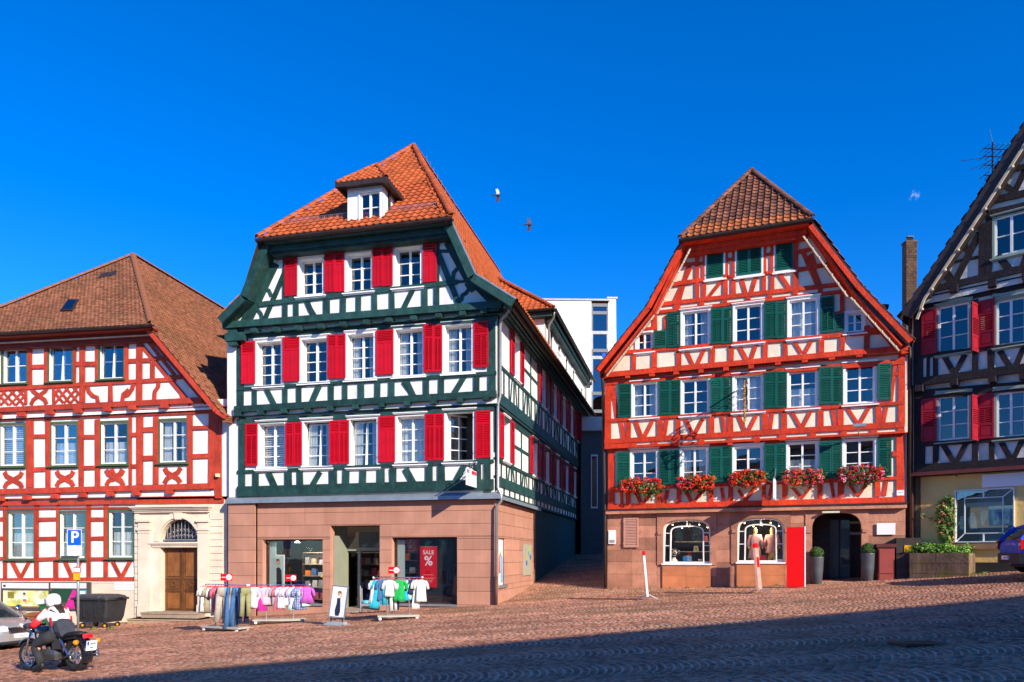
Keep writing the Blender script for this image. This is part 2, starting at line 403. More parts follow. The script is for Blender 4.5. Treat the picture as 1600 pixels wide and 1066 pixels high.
# ------------------------------------------------------------------ facades: a vertical wall plane with its own survey
class Fac:
    def __init__(s, ox, oy, dx, dy, root):
        L = math.hypot(dx, dy); s.O = (ox, oy); s.U = (dx / L, dy / L); s.N = (s.U[1], -s.U[0])
        s.ang = math.atan2(s.U[1], s.U[0]); s.root = root; s.w = 0.0; s.zm = None
        s.loc = Vector((ox, oy, 0)) - root.location
        s.k = 0
    def zoom(s, ox=0, oy=0, sc=1.0): s.zm = (ox, oy, sc); return s
    def on(s, px, py, w=None):
        """survey picture point -> metres along the wall, height"""
        w = s.w if w is None else w
        if s.zm: px, py = s.zm[0] + px / s.zm[2], s.zm[1] + py / s.zm[2]
        k = (px - CX) / FOC; Ox, Oy = s.O[0] + w * s.N[0], s.O[1] + w * s.N[1]
        t = (Ox * s.U[1] - Oy * s.U[0]) / (k * s.U[1] - s.U[0])
        return ((t * k - Ox) * s.U[0] + (t - Oy) * s.U[1], EYE + (YH - py) / FOC * t)
    def pt(s, u, w, z):
        """world point"""
        return Vector((s.O[0] + u * s.U[0] + w * s.N[0], s.O[1] + u * s.U[1] + w * s.N[1], z))
    def rect(s, x0, x1, y0, y1, w=None):
        xm, ym = (x0 + x1) / 2, (y0 + y1) / 2
        return s.on(x0, ym, w)[0], s.on(x1, ym, w)[0], s.on(xm, y1, w)[1], s.on(xm, y0, w)[1]
    def build(s, mb, name, mat, smooth=False, fix=True): return mb.build(name, mat, s.root, s.loc, s.ang, smooth, fix)
    def place(s, me, name, u, w, z, extra=0.0):
        c = Vector((math.cos(s.ang), math.sin(s.ang), 0)); d = Vector((-c.y, c.x, 0))
        return link(name, me, s.root, s.loc + c * u - d * w + Vector((0, 0, z)), s.ang + extra)
    # timbers ------------------------------------------------------
    def quad(s, P, mat, name='beam', proud=0.03, jit=0.010):
        """a timber whose outline is four wall points (metres)"""
        s.k += 1
        pr = proud + 0.0011 * (s.k % 13) + random.uniform(0, 0.0008)
        b = MB(); P = [(u + random.uniform(-jit, jit), z + random.uniform(-jit, jit)) for u, z in P]
        yf, yb = -(s.w + pr), -(s.w - 0.05)
        v = [(u, yf, z) for u, z in P] + [(u, yb, z) for u, z in P]
        b.add(v, [(0, 1, 2, 3), (7, 6, 5, 4), (0, 4, 5, 1), (1, 5, 6, 2), (2, 6, 7, 3), (3, 7, 4, 0)])
        return s.build(b, name, mat)
    def S(s, xl, xr, yt, yb, mat=None):
        u0, u1, z0, z1 = s.rect(xl, xr, yt, yb)
        m = random.uniform(-.008, .008)
        return s.quad([(u0, z0), (u1, z0), (u1 + m, z1), (u0 + m, z1)], mat or s.mat, 'stud', 0.048)
    def H(s, x0, y0, x1, y1, th, mat=None, name='rail', proud=0.062):
        a, b_ = s.on(x0, y0), s.on(x1, y1); c, d = s.on(x0, y0 + th), s.on(x1, y1 + th)
        h = ((a[1] - c[1]) + (b_[1] - d[1])) / 2
        n = 1
        return s.quad([(a[0], a[1] - h), (b_[0], b_[1] - h), (b_[0], b_[1]), (a[0], a[1])], mat or s.mat, name, proud)
    def L(s, x0, y0, x1, y1, wpx, mat=None, name='brace', proud=0.034):
        """slanting timber: centre line and the width seen along the horizontal (steep) or square to it"""
        a, b_ = s.on(x0, y0), s.on(x1, y1)
        e = s.on(x0 + wpx / 2, y0)[0] - s.on(x0 - wpx / 2, y0)[0]
        d = Vector((b_[0] - a[0], b_[1] - a[1])); d.normalize()
        h = abs(e) / 2 * max(abs(d.y), 0.55)
        n = Vector((-d.y, d.x)) * h
        return s.quad([(a[0] - n.x, a[1] - n.y), (b_[0] - n.x, b_[1] - n.y), (b_[0] + n.x, b_[1] + n.y), (a[0] + n.x, a[1] + n.y)], mat or s.mat, name, proud)
    def curve(s, pts, wpx, mat=None, name='brace', proud=0.036):
        """a bent timber through picture points"""
        P = [Vector(s.on(*p)) for p in pts]
        e = abs(s.on(pts[0][0] + wpx / 2, pts[0][1])[0] - s.on(pts[0][0] - wpx / 2, pts[0][1])[0]) / 2
        s.k += 1; pr = proud + 0.0011 * (s.k % 13) + random.uniform(0, 0.0008)
        b = MB(); lo, hi = [], []
        for i, p in enumerate(P):
            d = (P[min(i + 1, len(P) - 1)] - P[max(i - 1, 0)]).normalized(); n = Vector((-d.y, d.x)) * e
            lo.append(p - n); hi.append(p + n)
        yf, yb = -(s.w + pr), -(s.w - 0.04)
        for i in range(len(P) - 1):
            a, c, d, f = lo[i], lo[i + 1], hi[i + 1], hi[i]
            v = [(q.x, yf, q.y) for q in (a, c, d, f)] + [(q.x, yb, q.y) for q in (a, c, d, f)]
            b.add(v, [(0, 1, 2, 3), (0, 4, 5, 1), (2, 6, 7, 3)])
        return s.build(b, name, mat or s.mat, fix=False)
    def joist(s, px, py, wpx, hpx, out, w, mat=None):
        """beam end sticking out under a jetty"""
        u, z = s.on(px, py, w); e = abs(s.on(px + wpx / 2, py, w)[0] - s.on(px - wpx / 2, py, w)[0]) / 2
        h = s.on(px, py, w)[1] - s.on(px, py + hpx, w)[1]
        b = MB().box(u - e, u + e, -(w + out), -(w - .1), z - h, z)
        return s.build(b, 'joist_end', mat or s.mat)
    # walls --------------------------------------------------------
    def wall(s, outline, holes, mat, w, name='wall', depth=0.0):
        """flat wall sheet with openings; outline in metres"""
        polys = [[Vector((u, z, 0)) for u, z in outline]]
        for u0, u1, z0, z1 in holes: polys.append([Vector((u0, z0, 0)), Vector((u0, z1, 0)), Vector((u1, z1, 0)), Vector((u1, z0, 0))])
        tri = tessellate_polygon(polys); flat = [p for q in polys for p in q]
        b = MB()
        b.add([(p.x, -w, p.y) for p in flat], tri)
        if depth:                       # edge of the sheet, so that it has a thickness
            n = len(outline)
            b.add([(u, -w, z) for u, z in outline] + [(u, -w + depth, z) for u, z in outline], [(i, (i + 1) % n, n + (i + 1) % n, n + i) for i in range(n)])
        o = s.build(b, name, mat, fix=False)
        return o

WCACHE = {}
def window_meshes(W, H, cw, cols, rows, depth, cas_mat, sash_mat, sill, cap, key):
    k = (key, round(W, 2), round(H, 2))
    if k in WCACHE: return WCACHE[k]
    h = W / 2
    f = MB()
    # casing boards
    f.box(-h, h, -.045, .02, H - cw, H); f.box(-h, h, -.044, .02, 0, cw * .7)
    f.box(-h, -h + cw, -.043, .02, cw * .7, H - cw); f.box(h - cw, h, -.043, .02, cw * .7, H - cw)
    if cap: f.box(-h - .04, h + .04, -.10, .0, H + .002, H + .035); f.box(-h - .02, h + .02, -.07, .0, H - .03, H)
    frame = f.mesh('window', cas_mat)
    o = h - cw; z0, z1 = cw * .7, H - cw
    rv = MB()
    rv.box(-o - .02, -o, .021, depth, z0, z1); rv.box(o, o + .02, .021, depth, z0, z1)
    rv.box(-o, o, .021, depth, z1, z1 + .02); rv.box(-o, o, .021, depth, z0 - .02, z0)
    reveal = rv.mesh('reveal', sash_mat)
    s = MB(); y0, y1 = depth - .05, depth + .012; fr = .05
    s.box(-o, o, y0, y1, z0, z0 + fr * 1.2); s.box(-o, o, y0, y1, z1 - fr, z1)
    s.box(-o, -o + fr, y0 + .001, y1, z0 + fr * 1.2, z1 - fr); s.box(o - fr, o, y0 + .001, y1, z0 + fr * 1.2, z1 - fr)
    if cols == 2: s.box(-.035, .035, y0 - .012, y1 - .001, z0 + fr * 1.2, z1 - fr)
    iw = (2 * o - 2 * fr) / 1; ih = (z1 - fr) - (z0 + fr * 1.2)
    panes = []
    pw = (o - fr - .035) if cols == 2 else 2 * (o - fr)
    ph = ih / rows
    for r in range(1, rows):
        z = z0 + fr * 1.2 + ph * r
        s.box(-o + fr, o - fr, y0 + .01, y1 - .003, z - .014, z + .014)
    sash = s.mesh('sash', sash_mat)
    p = MB().box(-pw / 2, pw / 2, -.003, .003, 0, ph); pane = p.mesh('pane', pane_m)
    for r in range(rows):
        for c in range(cols):
            cx = 0 if cols == 1 else (-1 if c == 0 else 1) * (.035 + pw / 2)
            panes.append((cx, depth + .0, z0 + fr * 1.2 + ph * r))
    sl = MB()
    sl.box(-h - .05, h + .05, -sill, depth - .05, -.045, -.002)
    sl.box(-h - .02, h + .02, -sill * .6, -.0, -.085, -.047)
    sillm = sl.mesh('sill', cas_mat)
    WCACHE[k] = (frame, reveal, sash, pane, panes, sillm, (o, z0, z1))
    return WCACHE[k]

CCACHE = {}
def curtain_mesh(o, z0, z1, kind):
    k = (round(o, 2), round(z1 - z0, 2), kind)
    if k in CCACHE: return CCACHE[k]
    b = MB(); n = 14
    def sheet(xa, xb, za, zb, amp):
        base = len(b.v)
        for i in range(n + 1):
            x = xa + (xb - xa) * i / n; y = amp * math.sin(i * 2.1) + amp * .5 * math.sin(i * 5)
            b.v += [(x, y, za), (x * .92, y * 1.2, zb)]
        for i in range(n): b.f.append((base + 2 * i, base + 2 * i + 2, base + 2 * i + 3, base + 2 * i + 1))
    if kind == 'half': sheet(-o, o, z0, z0 + (z1 - z0) * .55, .02)
    elif kind == 'sides': sheet(-o, -o * .35, z0, z1, .02); sheet(o * .35, o, z0, z1, .02)
    elif kind == 'full': sheet(-o, o, z0, z1, .02)
    elif kind == 'blind':
        m = int((z1 - z0) / .085)
        for i in range(m): b.box(-o, o, -.01, .02, z0 + i * .085, z0 + i * .085 + .055)
    CCACHE[k] = b.mesh('curtain', curtain_m, fix=False)
    return CCACHE[k]

def window(fac, x0, x1, y0, y1, style, curtain=None, open_sash=False, tilt=False, rows=None):
    st = STYLES[style]
    u0, u1, z0, z1 = fac.rect(x0, x1, y0, y1)
    W, H = round((u1 - u0) / .04) * .04, round((z1 - z0) / .04) * .04
    rows = rows or st['rows']
    if style == 'red' and curtain is None: curtain = CURT.pop(0) if CURT else None
    fr, rv, sa, pa, panes, si, (o, a, b) = window_meshes(W, H, st['cw'], st['cols'], rows, st['depth'], st['cas'], st['sash'], st['sill'], st['cap'], style + str(rows))
    uc = (u0 + u1) / 2
    wo = fac.place(fr, 'window', uc, fac.w, z0)
    link('reveal', rv, wo)
    if open_sash:                      # casements swung inwards
        room = M('olive_room', (.20, .18, .13), .9, .1)
        MB().box(-o - .5, o + .5, 1.2, 1.25, a - .2, b + .2).build('room_back', room, wo)
        for sx in (-1,):
            q = MB(); L_ = 1.55 * o; d = .06
            q.box(0, L_, -.02, .02, a, a + d); q.box(0, L_, -.02, .02, b - d, b); q.box(0, d, -.02, .02, a + d, b - d); q.box(L_ - d, L_, -.02, .02, a + d, b - d)
            for r in range(1, rows): q.box(d, L_ - d, -.012, .012, a + (b - a) * r / rows - .013, a + (b - a) * r / rows + .013)
            q.box(L_ / 2 - .012, L_ / 2 + .012, -.0125, .0125, a + d, b - d)
            s_o = q.build('sash', st['sash'], wo, (-o, st['depth'], 0), R(40))
            MB().box(d, L_ - d, -.003, .003, a + d, b - d).build('pane', pane_m, wo, (-o, st['depth'], 0), R(40))
    else:
        so = link('sash', sa, wo)
        if tilt: so.rotation_euler = (R(-4), 0, 0); so.location = (0, -.0, 0)
        for p in panes:
            po = link('pane', pa, wo, p)
            po.rotation_euler = (random.gauss(0, .006), 0, random.gauss(0, .008))
    link('sill', si, wo)
    if curtain: link('curtain', curtain_mesh(o, a, b, curtain), wo, (0, st['depth'] + .12, 0))
    m = .03
    fac.holes.append((uc - W / 2 + m, uc + W / 2 - m, z0 + m, z0 + H - m))
    return wo

SCACHE = {}
def shutter_meshes(W, H, style, mat):
    k = (style, round(W, 2), round(H, 2), mat.name)
    if k in SCACHE: return SCACHE[k]
    f = MB(); s = MB(); h = W / 2; st = .055 if W > .3 else .04; t = .022
    f.box(-h, -h + st, -t, t, 0, H); f.box(h - st, h, -t, t, 0, H)
    f.box(-h + st, h - st, -t + .001, t - .001, 0, st * 1.2); f.box(-h + st, h - st, -t + .001, t - .001, H - st * 1.2, H)
    def slats(za, zb, xa=-h + st, xb=h - st):
        n = max(2, int((zb - za) / .058)); d = (zb - za) / n
        for i in range(n):
            z = za + d * (i + .5)
            m = Matrix.Translation((0, 0, z)) @ Matrix.Rotation(R(56), 4, 'X')
            s.box(xa, xb, -.033, .033, -.005, .005, m)
    if style == 'red':        # short louvre above, framed boards below
        zm = H * .70
        f.box(-h + st, h - st, -t + .002, t - .002, zm, zm + st); slats(zm + st, H - st * 1.2)
        f.box(-.02, .02, -t + .003, t - .003, st * 1.2, zm)
        f.box(-h + st, h - st, -.006, .008, st * 1.2, zm)
        for x in (-h / 2 - .01, h / 2 + .01): f.box(x - .012, x + .012, -.014, .0, st * 2, zm - st)
    elif style == 'redlouvre':
        zm = H * .70
        f.box(-h + st, h - st, -t + .002, t - .002, zm, zm + st); slats(zm + st, H - st * 1.2)
        f.box(-.02, .02, -t + .003, t - .003, st * 1.2, zm); slats(st * 1.2, zm)
    elif style == 'green':
        zm = H * .68
        f.box(-h + st, h - st, -t + .002, t - .002, zm, zm + st * .9); slats(zm + st * .9, H - st * 1.2); slats(st * 1.2, zm)
    elif style == 'greenpanel':
        zm = H * .66
        f.box(-h + st, h - st, -t + .002, t - .002, zm, zm + st); slats(zm + st, H - st * 1.2)
        f.box(-.016, .016, -t + .003, t - .003, st * 1.2, zm); slats(st * 1.2, zm)
    elif style == 'plain':
        slats(st * 1.2, H - st * 1.2)
    elif style == 'three':     # raised panel, louvre, raised panel
        a, b = H * .30, H * .68
        f.box(-h + st, h - st, -t + .002, t - .002, a, a + st); f.box(-h + st, h - st, -t + .002, t - .002, b, b + st)
        slats(a + st, b)
        for za, zb in ((st * 1.2, a), (b + st, H - st * 1.2)):
            f.box(-h + st, h - st, -.006, .008, za, zb); f.box(-h + st * 1.7, h - st * 1.7, -.016, -.006, za + st * .7, zb - st * .7)
    if style == 'red' or True:
        for z in (H * .12, H * .88): f.box(-h - .03, -h + .005, -.03, -.012, z, z + .03)
    SCACHE[k] = (f.mesh('shutter', mat), s.mesh('slats', mat) if s.v else None)
    return SCACHE[k]

def shutter(fac, x0, x1, y0, y1, style, mat, off=0.075, swing=0.0):
    u0, u1, z0, z1 = fac.rect(x0, x1, y0, y1, fac.w + off)
    W, H = round((u1 - u0) / .03) * .03, round((z1 - z0) / .05) * .05
    f, s = shutter_meshes(W, H, style, mat)
    o = fac.place(f, 'shutter', (u0 + u1) / 2, fac.w + off + random.uniform(0, .012), z0, swing + random.gauss(0, R(2.6)))
    if s: link('slats', s, o)
    return o

CURT = [None, 'sides', None, 'half', None, 'sides', None, 'full', 'half', None, 'sides', None, 'full']
STYLES = {
    'green': dict(cw=.11, cols=2, rows=3, depth=.27, cas=white_paint, sash=white_paint, sill=.12, cap=True),
    'red': dict(cw=.09, cols=2, rows=3, depth=.10, cas=white_paint, sash=white_paint, sill=.12, cap=True),
    'redsmall': dict(cw=.09, cols=2, rows=2, depth=.10, cas=white_paint, sash=white_paint, sill=.10, cap=False),
    'left': dict(cw=.075, cols=2, rows=3, depth=.12, cas=green_frame, sash=white_paint, sill=.16, cap=False),
    'right': dict(cw=.08, cols=2, rows=3, depth=.06, cas=sage_frame, sash=white_paint, sill=.10, cap=True),
    'plainwhite': dict(cw=.06, cols=1, rows=1, depth=.22, cas=white_paint, sash=pipe_m, sill=.05, cap=False),
    'town': dict(cw=.08, cols=2, rows=2, depth=.10, cas=white_paint, sash=white_paint, sill=.10, cap=False),
}

# ------------------------------------------------------------------ roofs
def in_poly(x, y, P):
    c = False; n = len(P); j = n - 1
    for i in range(n):
        if (P[i][1] > y) != (P[j][1] > y) and x < (P[j][0] - P[i][0]) * (y - P[i][1]) / (P[j][1] - P[i][1]) + P[i][0]: c = not c
        j = i
    return c

def pan_tile(w, L):
    xs = [(0, .03), (.10, .048), (.26, .026), (.42, .004), (.75, 0), (.92, .012), (1.0, .032)]
    v, f = [], []
    for x, z in xs: v += [(x * w, 0, z + .045), (x * w, L * 1.12, z + .0), (x * w, 0, z + .008)]
    n = len(xs)
    for i in range(n - 1):
        a, b = 3 * i, 3 * (i + 1)
        f += [(a, b, b + 1, a + 1), (a + 2, b + 2, b, a)]
    return v, f

def plain_tile(w, L):
    e = .006
    v = [(e, 0, .034), (w - e, 0, .034), (w - e, L * 1.15, .008), (e, L * 1.15, .008), (e, 0, .012), (w - e, 0, .012)]
    return v, [(0, 1, 2, 3), (4, 5, 1, 0), (0, 3, 4), (1, 5, 2)]

def roof_face(fac, pts, tile, tw, tl, mat, parent, n_single=0, under=True, bond=False, jit=.012, row_mat=None):
    """a roof plane tiled from eave to ridge; pts are fac-local (u, w, z), first edge is the eave"""
    P = [Vector((u, -w, z)) for u, w, z in pts]
    e = (P[1] - P[0]).normalized()
    nrm = Vector((0, 0, 0))
    for i in range(1, len(P) - 1): nrm += (P[i] - P[0]).cross(P[i + 1] - P[0])
    nrm.normalize()
    if nrm.z < 0: nrm = -nrm
    up = nrm.cross(e); up.normalize()
    if up.z < 0: up = -up; e = up.cross(nrm)
    uv = [((p - P[0]).dot(e), (p - P[0]).dot(up)) for p in P]
    if under:
        MB().add([tuple(p - nrm * .015) for p in P], [tuple(range(len(P)))]).build('roof_underlay', roof_under, parent, fix=False)
    x0, x1 = min(a for a, _ in uv), max(a for a, _ in uv); y1 = max(b for _, b in uv)
    mats = []; r = 0; y = -.02
    while y < y1:
        off = (tw / 2 if bond and r % 2 else 0)
        x = x0 - off
        while x < x1:
            if in_poly(x + tw / 2, y + tl * .5, uv):
                a = random.uniform(-jit, jit); b = random.uniform(-jit, jit)
                o = P[0] + e * x + up * (y + random.uniform(-.006, .006)) + nrm * random.uniform(0, .006)
                ex = (e + nrm * a).normalized(); nz = (nrm - e * a + up * b).normalized(); uy = nz.cross(ex)
                mats.append(Matrix(((ex.x, uy.x, nz.x, o.x), (ex.y, uy.y, nz.y, o.y), (ex.z, uy.z, nz.z, o.z), (0, 0, 0, 1))))
            x += tw
        y += tl; r += 1
    v, f = tile(tw, tl)
    if n_single:
        me = MB().add(v, f).mesh('tile', mat, fix=False)
        me2 = MB().add(v, f).mesh('tile', row_mat, fix=False) if row_mat else None
        random.seed(11)
        for i, m in enumerate(mats[:n_single]):
            o = link('tile', me2 if (me2 and i < row_mat_n) else me, parent); o.matrix_local = m
        mats = mats[n_single:]
    if mats:
        o = instanced(v, f, [np.array(m) for m in mats], 'tiles', mat, parent); o['kind'] = 'stuff'
    return len(mats)
row_mat_n = 46

RIDGE = {}
def ridge_line(a, b, mat, parent, r=.11, step=.36):
    """half-round capping tiles from a to b (fac-local u,w,z)"""
    a, b = Vector((a[0], -a[1], a[2])), Vector((b[0], -b[1], b[2]))
    key = (mat.name, r)
    if key not in RIDGE:
        m = MB(); n = 7; L = step * 1.15
        for y, rr in ((0, r * 1.08), (L, r * .9)):
            for i in range(n):
                t = math.pi * i / (n - 1); m.v.append((rr * math.cos(t), y, rr * .85 * math.sin(t)))
        for i in range(n): m.v.append((r * .9 * math.cos(math.pi * i / (n - 1)), 0, r * .6 * math.sin(math.pi * i / (n - 1))))
        for i in range(n - 1): m.f += [(i, i + 1, n + i + 1, n + i), (2 * n + i, 2 * n + i + 1, i + 1, i)]
        RIDGE[key] = m.mesh('ridge_tile', mat, smooth=False, fix=False)
    d = (b - a); L = d.length; d.normalize()
    x = d.cross(Vector((0, 0, 1))).normalized(); z = x.cross(d)
    k = max(1, int(L / step))
    for i in range(k):
        o = a + d * (L * i / k)
        ob = link('ridge_tile', RIDGE[key], parent)
        ob.matrix_local = Matrix(((x.x, d.x, z.x, o.x), (x.y, d.y, z.y, o.y), (x.z, d.z, z.z, o.z), (0, 0, 0, 1)))

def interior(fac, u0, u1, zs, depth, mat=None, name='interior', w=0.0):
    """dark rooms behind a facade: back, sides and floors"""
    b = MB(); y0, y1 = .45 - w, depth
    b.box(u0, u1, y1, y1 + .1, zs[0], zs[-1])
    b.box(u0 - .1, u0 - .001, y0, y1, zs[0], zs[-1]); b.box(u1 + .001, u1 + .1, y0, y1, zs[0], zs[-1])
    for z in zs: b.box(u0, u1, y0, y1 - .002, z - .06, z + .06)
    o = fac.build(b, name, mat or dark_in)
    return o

def strip_lights(fac, pts, mat=None):
    """string of small bulbs along an eave: picture points"""
    b = MB()
    for px, py in pts:
        u, z = fac.on(px, py); b.lathe([(.012, -.05), (.03, -.035), (.034, 0), (.02, .03)], 8, (u, -fac.w - .06, z))
    return fac.build(b, 'light_string', white_paint, True)

# ================================================================== GREEN HOUSE
g_root = thing('timbered_house', 'tall dark green and white half-timbered house with crimson shutters above a clothes shop', 'house', (-0.627, 25.9, -0.6))
gf = Fac(-0.627, 25.9, 4.156, -1.0, g_root); gf.mat = g_timber
gs = Fac(-0.627, 25.9, 0.2407, 1.0, g_root); gs.mat = g_timber
W0, W1, W2, W3 = 0.0, 0.10, 0.22, 0.40
UL = -10.45
Z1 = 3.80                       # top of the shop
Z2 = gf.on(560, 640, W2)[1]     # underside of second floor
Z3 = gf.on(560, 506, W3)[1]     # underside of attic floor
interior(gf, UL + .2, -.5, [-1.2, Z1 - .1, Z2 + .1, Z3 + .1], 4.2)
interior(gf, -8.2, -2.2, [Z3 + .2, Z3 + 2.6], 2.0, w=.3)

# ---- first floor
gf.w, gf.holes = W1, []
row1 = [(401, 449, 657, 734), (471, 520, 654, 732), (543, 593.5, 651, 731), (617, 667, 646, 726), (693, 744.5, 640, 723)]
gf.zoom()
for i, (a, b, c, d) in enumerate(row1):
    window(gf, a, b, c, d, 'green', ['blind', 'sides', 'sides', 'full', None][i], open_sash=(i == 4), tilt=(i in (1, 2)), rows=4)
for i, (a, b, c, d) in enumerate([(383, 403, 661, 728), (446, 459, 659.5, 727.5), (459, 472, 659, 727), (515, 530, 656.5, 725.5), (530, 545, 656, 725), (592, 617, 651, 722), (664, 679, 646.5, 719.5), (679, 693.5, 646, 719), (743, 766, 642.5, 715.5)]):
    shutter(gf, a, b, c, d, 'redlouvre' if i in (0, 1, 2, 3, 4, 6, 7, 8) else 'red', red_shut)
gf.H(372, 761, 772, 749, 16, proud=.09); gf.H(372, 656, 772, 633, 8); gf.H(372, 735.5, 772, 718, 5)
gf.zoom(350, 500, 3.553)
gf.S(84, 118, 545, 985); gf.S(163, 195, 838, 930); gf.L(248, 845, 285, 930, 34); gf.S(342, 378, 835, 925); gf.S(410, 440, 835, 922)
gf.L(535, 845, 490, 925, 34); gf.S(588, 628, 835, 920); gf.S(663, 697, 832, 920); gf.S(757, 790, 830, 915); gf.S(852, 892, 828, 912); gf.S(922, 958, 825, 910); gf.L(1005, 828, 1050, 912, 36)
gf.zoom(590, 700, 8)
gf.S(160, 235, 255, 460); gf.L(355, 255, 455, 440, 78); gf.S(605, 690, 220, 440); gf.S(758, 845, 225, 430); gf.L(1085, 220, 985, 410, 80); gf.S(1212, 1295, 150, 400); gf.S(1335, 1412, -400, 560)
gf.wall([(UL, Z1), (.05, Z1), (.05, Z2 + .3), (UL, Z2 + .3)], gf.holes, plaster, W1)
# ---- second floor
gf.w, gf.holes = W2, []
gf.zoom()
row2 = [(398, 444, 530, 605), (467, 515.5, 525, 600), (539, 589, 517, 595), (614, 665, 510, 590), (691, 742, 503, 585)]
for i, (a, b, c, d) in enumerate(row2):
    window(gf, a, b, c, d, 'green', [None, None, 'sides', 'sides', 'sides'][i], rows=4)
for i, (a, b, c, d) in enumerate([(377, 398.5, 534, 600), (442.5, 467.5, 527.5, 596), (512, 526, 522.5, 591.5), (526, 540, 522, 591), (588, 614.5, 515, 585), (662.5, 677, 507.5, 581.5), (677, 691, 507, 581), (740, 763, 502, 574)]):
    shutter(gf, a, b, c, d, 'redlouvre' if i in (5, 6, 7) else 'red', red_shut)
gf.H(370, 636, 776, 611, 10.5, proud=.17); gf.H(372, 523, 776, 495, 7); gf.H(372, 606, 776, 581, 5)
gf.zoom(350, 500, 3.553)
gf.S(76, 112, 60, 485); gf.S(160, 185, 375, 480); gf.L(234, 380, 282, 475, 30); gf.S(328, 353, 370, 470); gf.S(405, 430, 365, 468); gf.L(530, 365, 484, 468, 34); gf.S(583, 610, 350, 462); gf.S(660, 686, 345, 455)
gf.S(749, 779, 340, 448); gf.S(840, 868, 335, 440); gf.S(918, 947, 328, 435); gf.L(1008, 330, 1056, 430, 34)
gf.zoom(590, 560, 8)
gf.S(-5, 38, 305, 510); gf.S(150, 213, 290, 500); gf.L(325, 290, 465, 485, 78); gf.S(580, 648, 255, 475); gf.S(765, 830, 245, 455); gf.L(1085, 230, 965, 435, 78); gf.S(1208, 1275, 210, 415); gf.S(1388, 1475, -480, 425)
gf.wall([(UL, Z2 - .02), (.15, Z2 - .02), (.15, Z3 + .3), (UL, Z3 + .3)], gf.holes, plaster, W2)
gf.zoom()
for px, py in ((378, 645.5), (413, 643.5), (449, 641), (486, 639), (521, 637), (560, 634.5), (600, 632), (640, 629.5), (681, 627), (722, 624.5), (762, 621)):
    gf.joist(px, py, 9.5, 6.5, W2 - W1 + .18, W1 + .02)
# ---- attic
gf.w, gf.holes = W3, []
for i, (a, b, c, d) in enumerate([(464, 508.5, 400, 463.5), (538, 585, 391, 457.5), (613.5, 662, 381, 450.5)]):
    window(gf, a, b, c, d, 'green', None)
for a, b, c, d in [(445, 464.5, 404, 462.6), (507, 522.5, 395.5, 456.6), (522.5, 538, 395, 456), (582, 598, 386.5, 447.5), (598, 614, 386, 447), (660.6, 682.7, 381, 441)]:
    shutter(gf, a, b, c, d, 'red', red_shut)
gf.H(352, 505, 786, 471.5, 11, proud=.17); gf.H(404, 473, 716, 437.5, 7); gf.H(412, 393, 702, 354, 15)
gf.zoom(340, 330, 5.924)
gf.S(608, 650, 330, 1015); gf.L(625, 570, 432, 1025, 46); gf.L(525, 480, 262, 1035, 120, proud=.03); gf.S(708, 752, 790, 1000); gf.curve([(818, 800), (835, 850), (860, 910), (905, 985)], 46)
gf.S(985, 1040, 770, 975); gf.S(1142, 1190, 770, 965); gf.S(1288, 1330, 760, 955); gf.S(1432, 1480, 750, 940)
gf.curve([(432, 715), (480, 735), (505, 790)], 26); gf.curve([(375, 870), (372, 910), (405, 950), (415, 1000)], 28)
gf.zoom(580, 330, 5.923)
gf.S(175, 218, 735, 915); gf.L(388, 725, 302, 905, 46); gf.S(472, 525, 685, 895); gf.S(585, 632, 285, 885); gf.L(610, 365, 815, 860, 50); gf.L(640, 372, 760, 372, 46)
gf.curve([(755, 650), (765, 570), (800, 535), (850, 520)], 34); gf.L(770, 660, 880, 650, 40); gf.curve([(880, 670), (905, 720), (880, 760), (845, 780), (835, 830)], 34); gf.L(735, 270, 985, 720, 150, proud=.034); gf.L(930, 620, 1150, 850, 130, proud=.028)
gf.zoom()
gable = [gf.on(*p) for p in ((349, 515), (343, 494), (377, 461), (412, 379), (703, 347), (742, 430), (782, 461), (790, 482))]
gf.wall(gable, gf.holes, plaster, W3)
for px, py in ((404, 517), (438, 515.5), (471.7, 513), (507, 510.5), (541.6, 507.5), (577.7, 504), (613, 501), (651, 498), (689.7, 494.5), (727, 491), (760, 488)):
    gf.joist(px, py, 9, 6, W3 - W2 + .18, W2 + .02)
sof = MB()
sof.box(UL, .14, -W2 - .04, -W1 + .3, Z2 - .05, Z2 - .025); sof.box(UL - .3, .5, -W3 - .04, -W2 + .3, Z3 - .05, Z3 - .025)
gf.build(sof, 'soffit', g_timber)

# ---- side along the lane
gs.zoom(); gs.mat = g_timber
side_end = 24.2
side_w = [(.05, Z1 + .05, Z2 + .0), (.15, Z2 - .02, 10.45)]
sidewin = {0: [(1.45, 'lit'), (6.6, 'lit'), (9.4, ''), (12.2, ''), (15.1, ''), (18.0, ''), (21.3, '')], 1: [(2.7, 'lit'), (8.0, 'lit'), (10.9, ''), (13.6, ''), (16.2, ''), (19.0, ''), (21.9, '')]}
def local_window(fac, uc, z0, W, H, style, rows):
    st = STYLES[style]
    fr, rv, sa, pa, panes, si, (o, a, b) = window_meshes(W, H, st['cw'], st['cols'], rows, st['depth'], st['cas'], st['sash'], st['sill'], st['cap'], style + str(rows))
    wo = fac.place(fr, 'window', uc, fac.w, z0); link('reveal', rv, wo); link('sash', sa, wo)
    for p in panes: link('pane', pa, wo, p).rotation_euler = (random.gauss(0, .006), 0, random.gauss(0, .008))
    link('sill', si, wo)
    fac.holes.append((uc - W / 2 + .03, uc + W / 2 - .03, z0 + .03, z0 + H - .03))
    return wo
def local_shutter(fac, uc, z0, W, H, style, mat, swing=0.0, off=.075):
    f, s = shutter_meshes(W, H, style, mat)
    o = fac.place(f, 'shutter', uc, fac.w + off, z0, swing); link('slats', s, o)
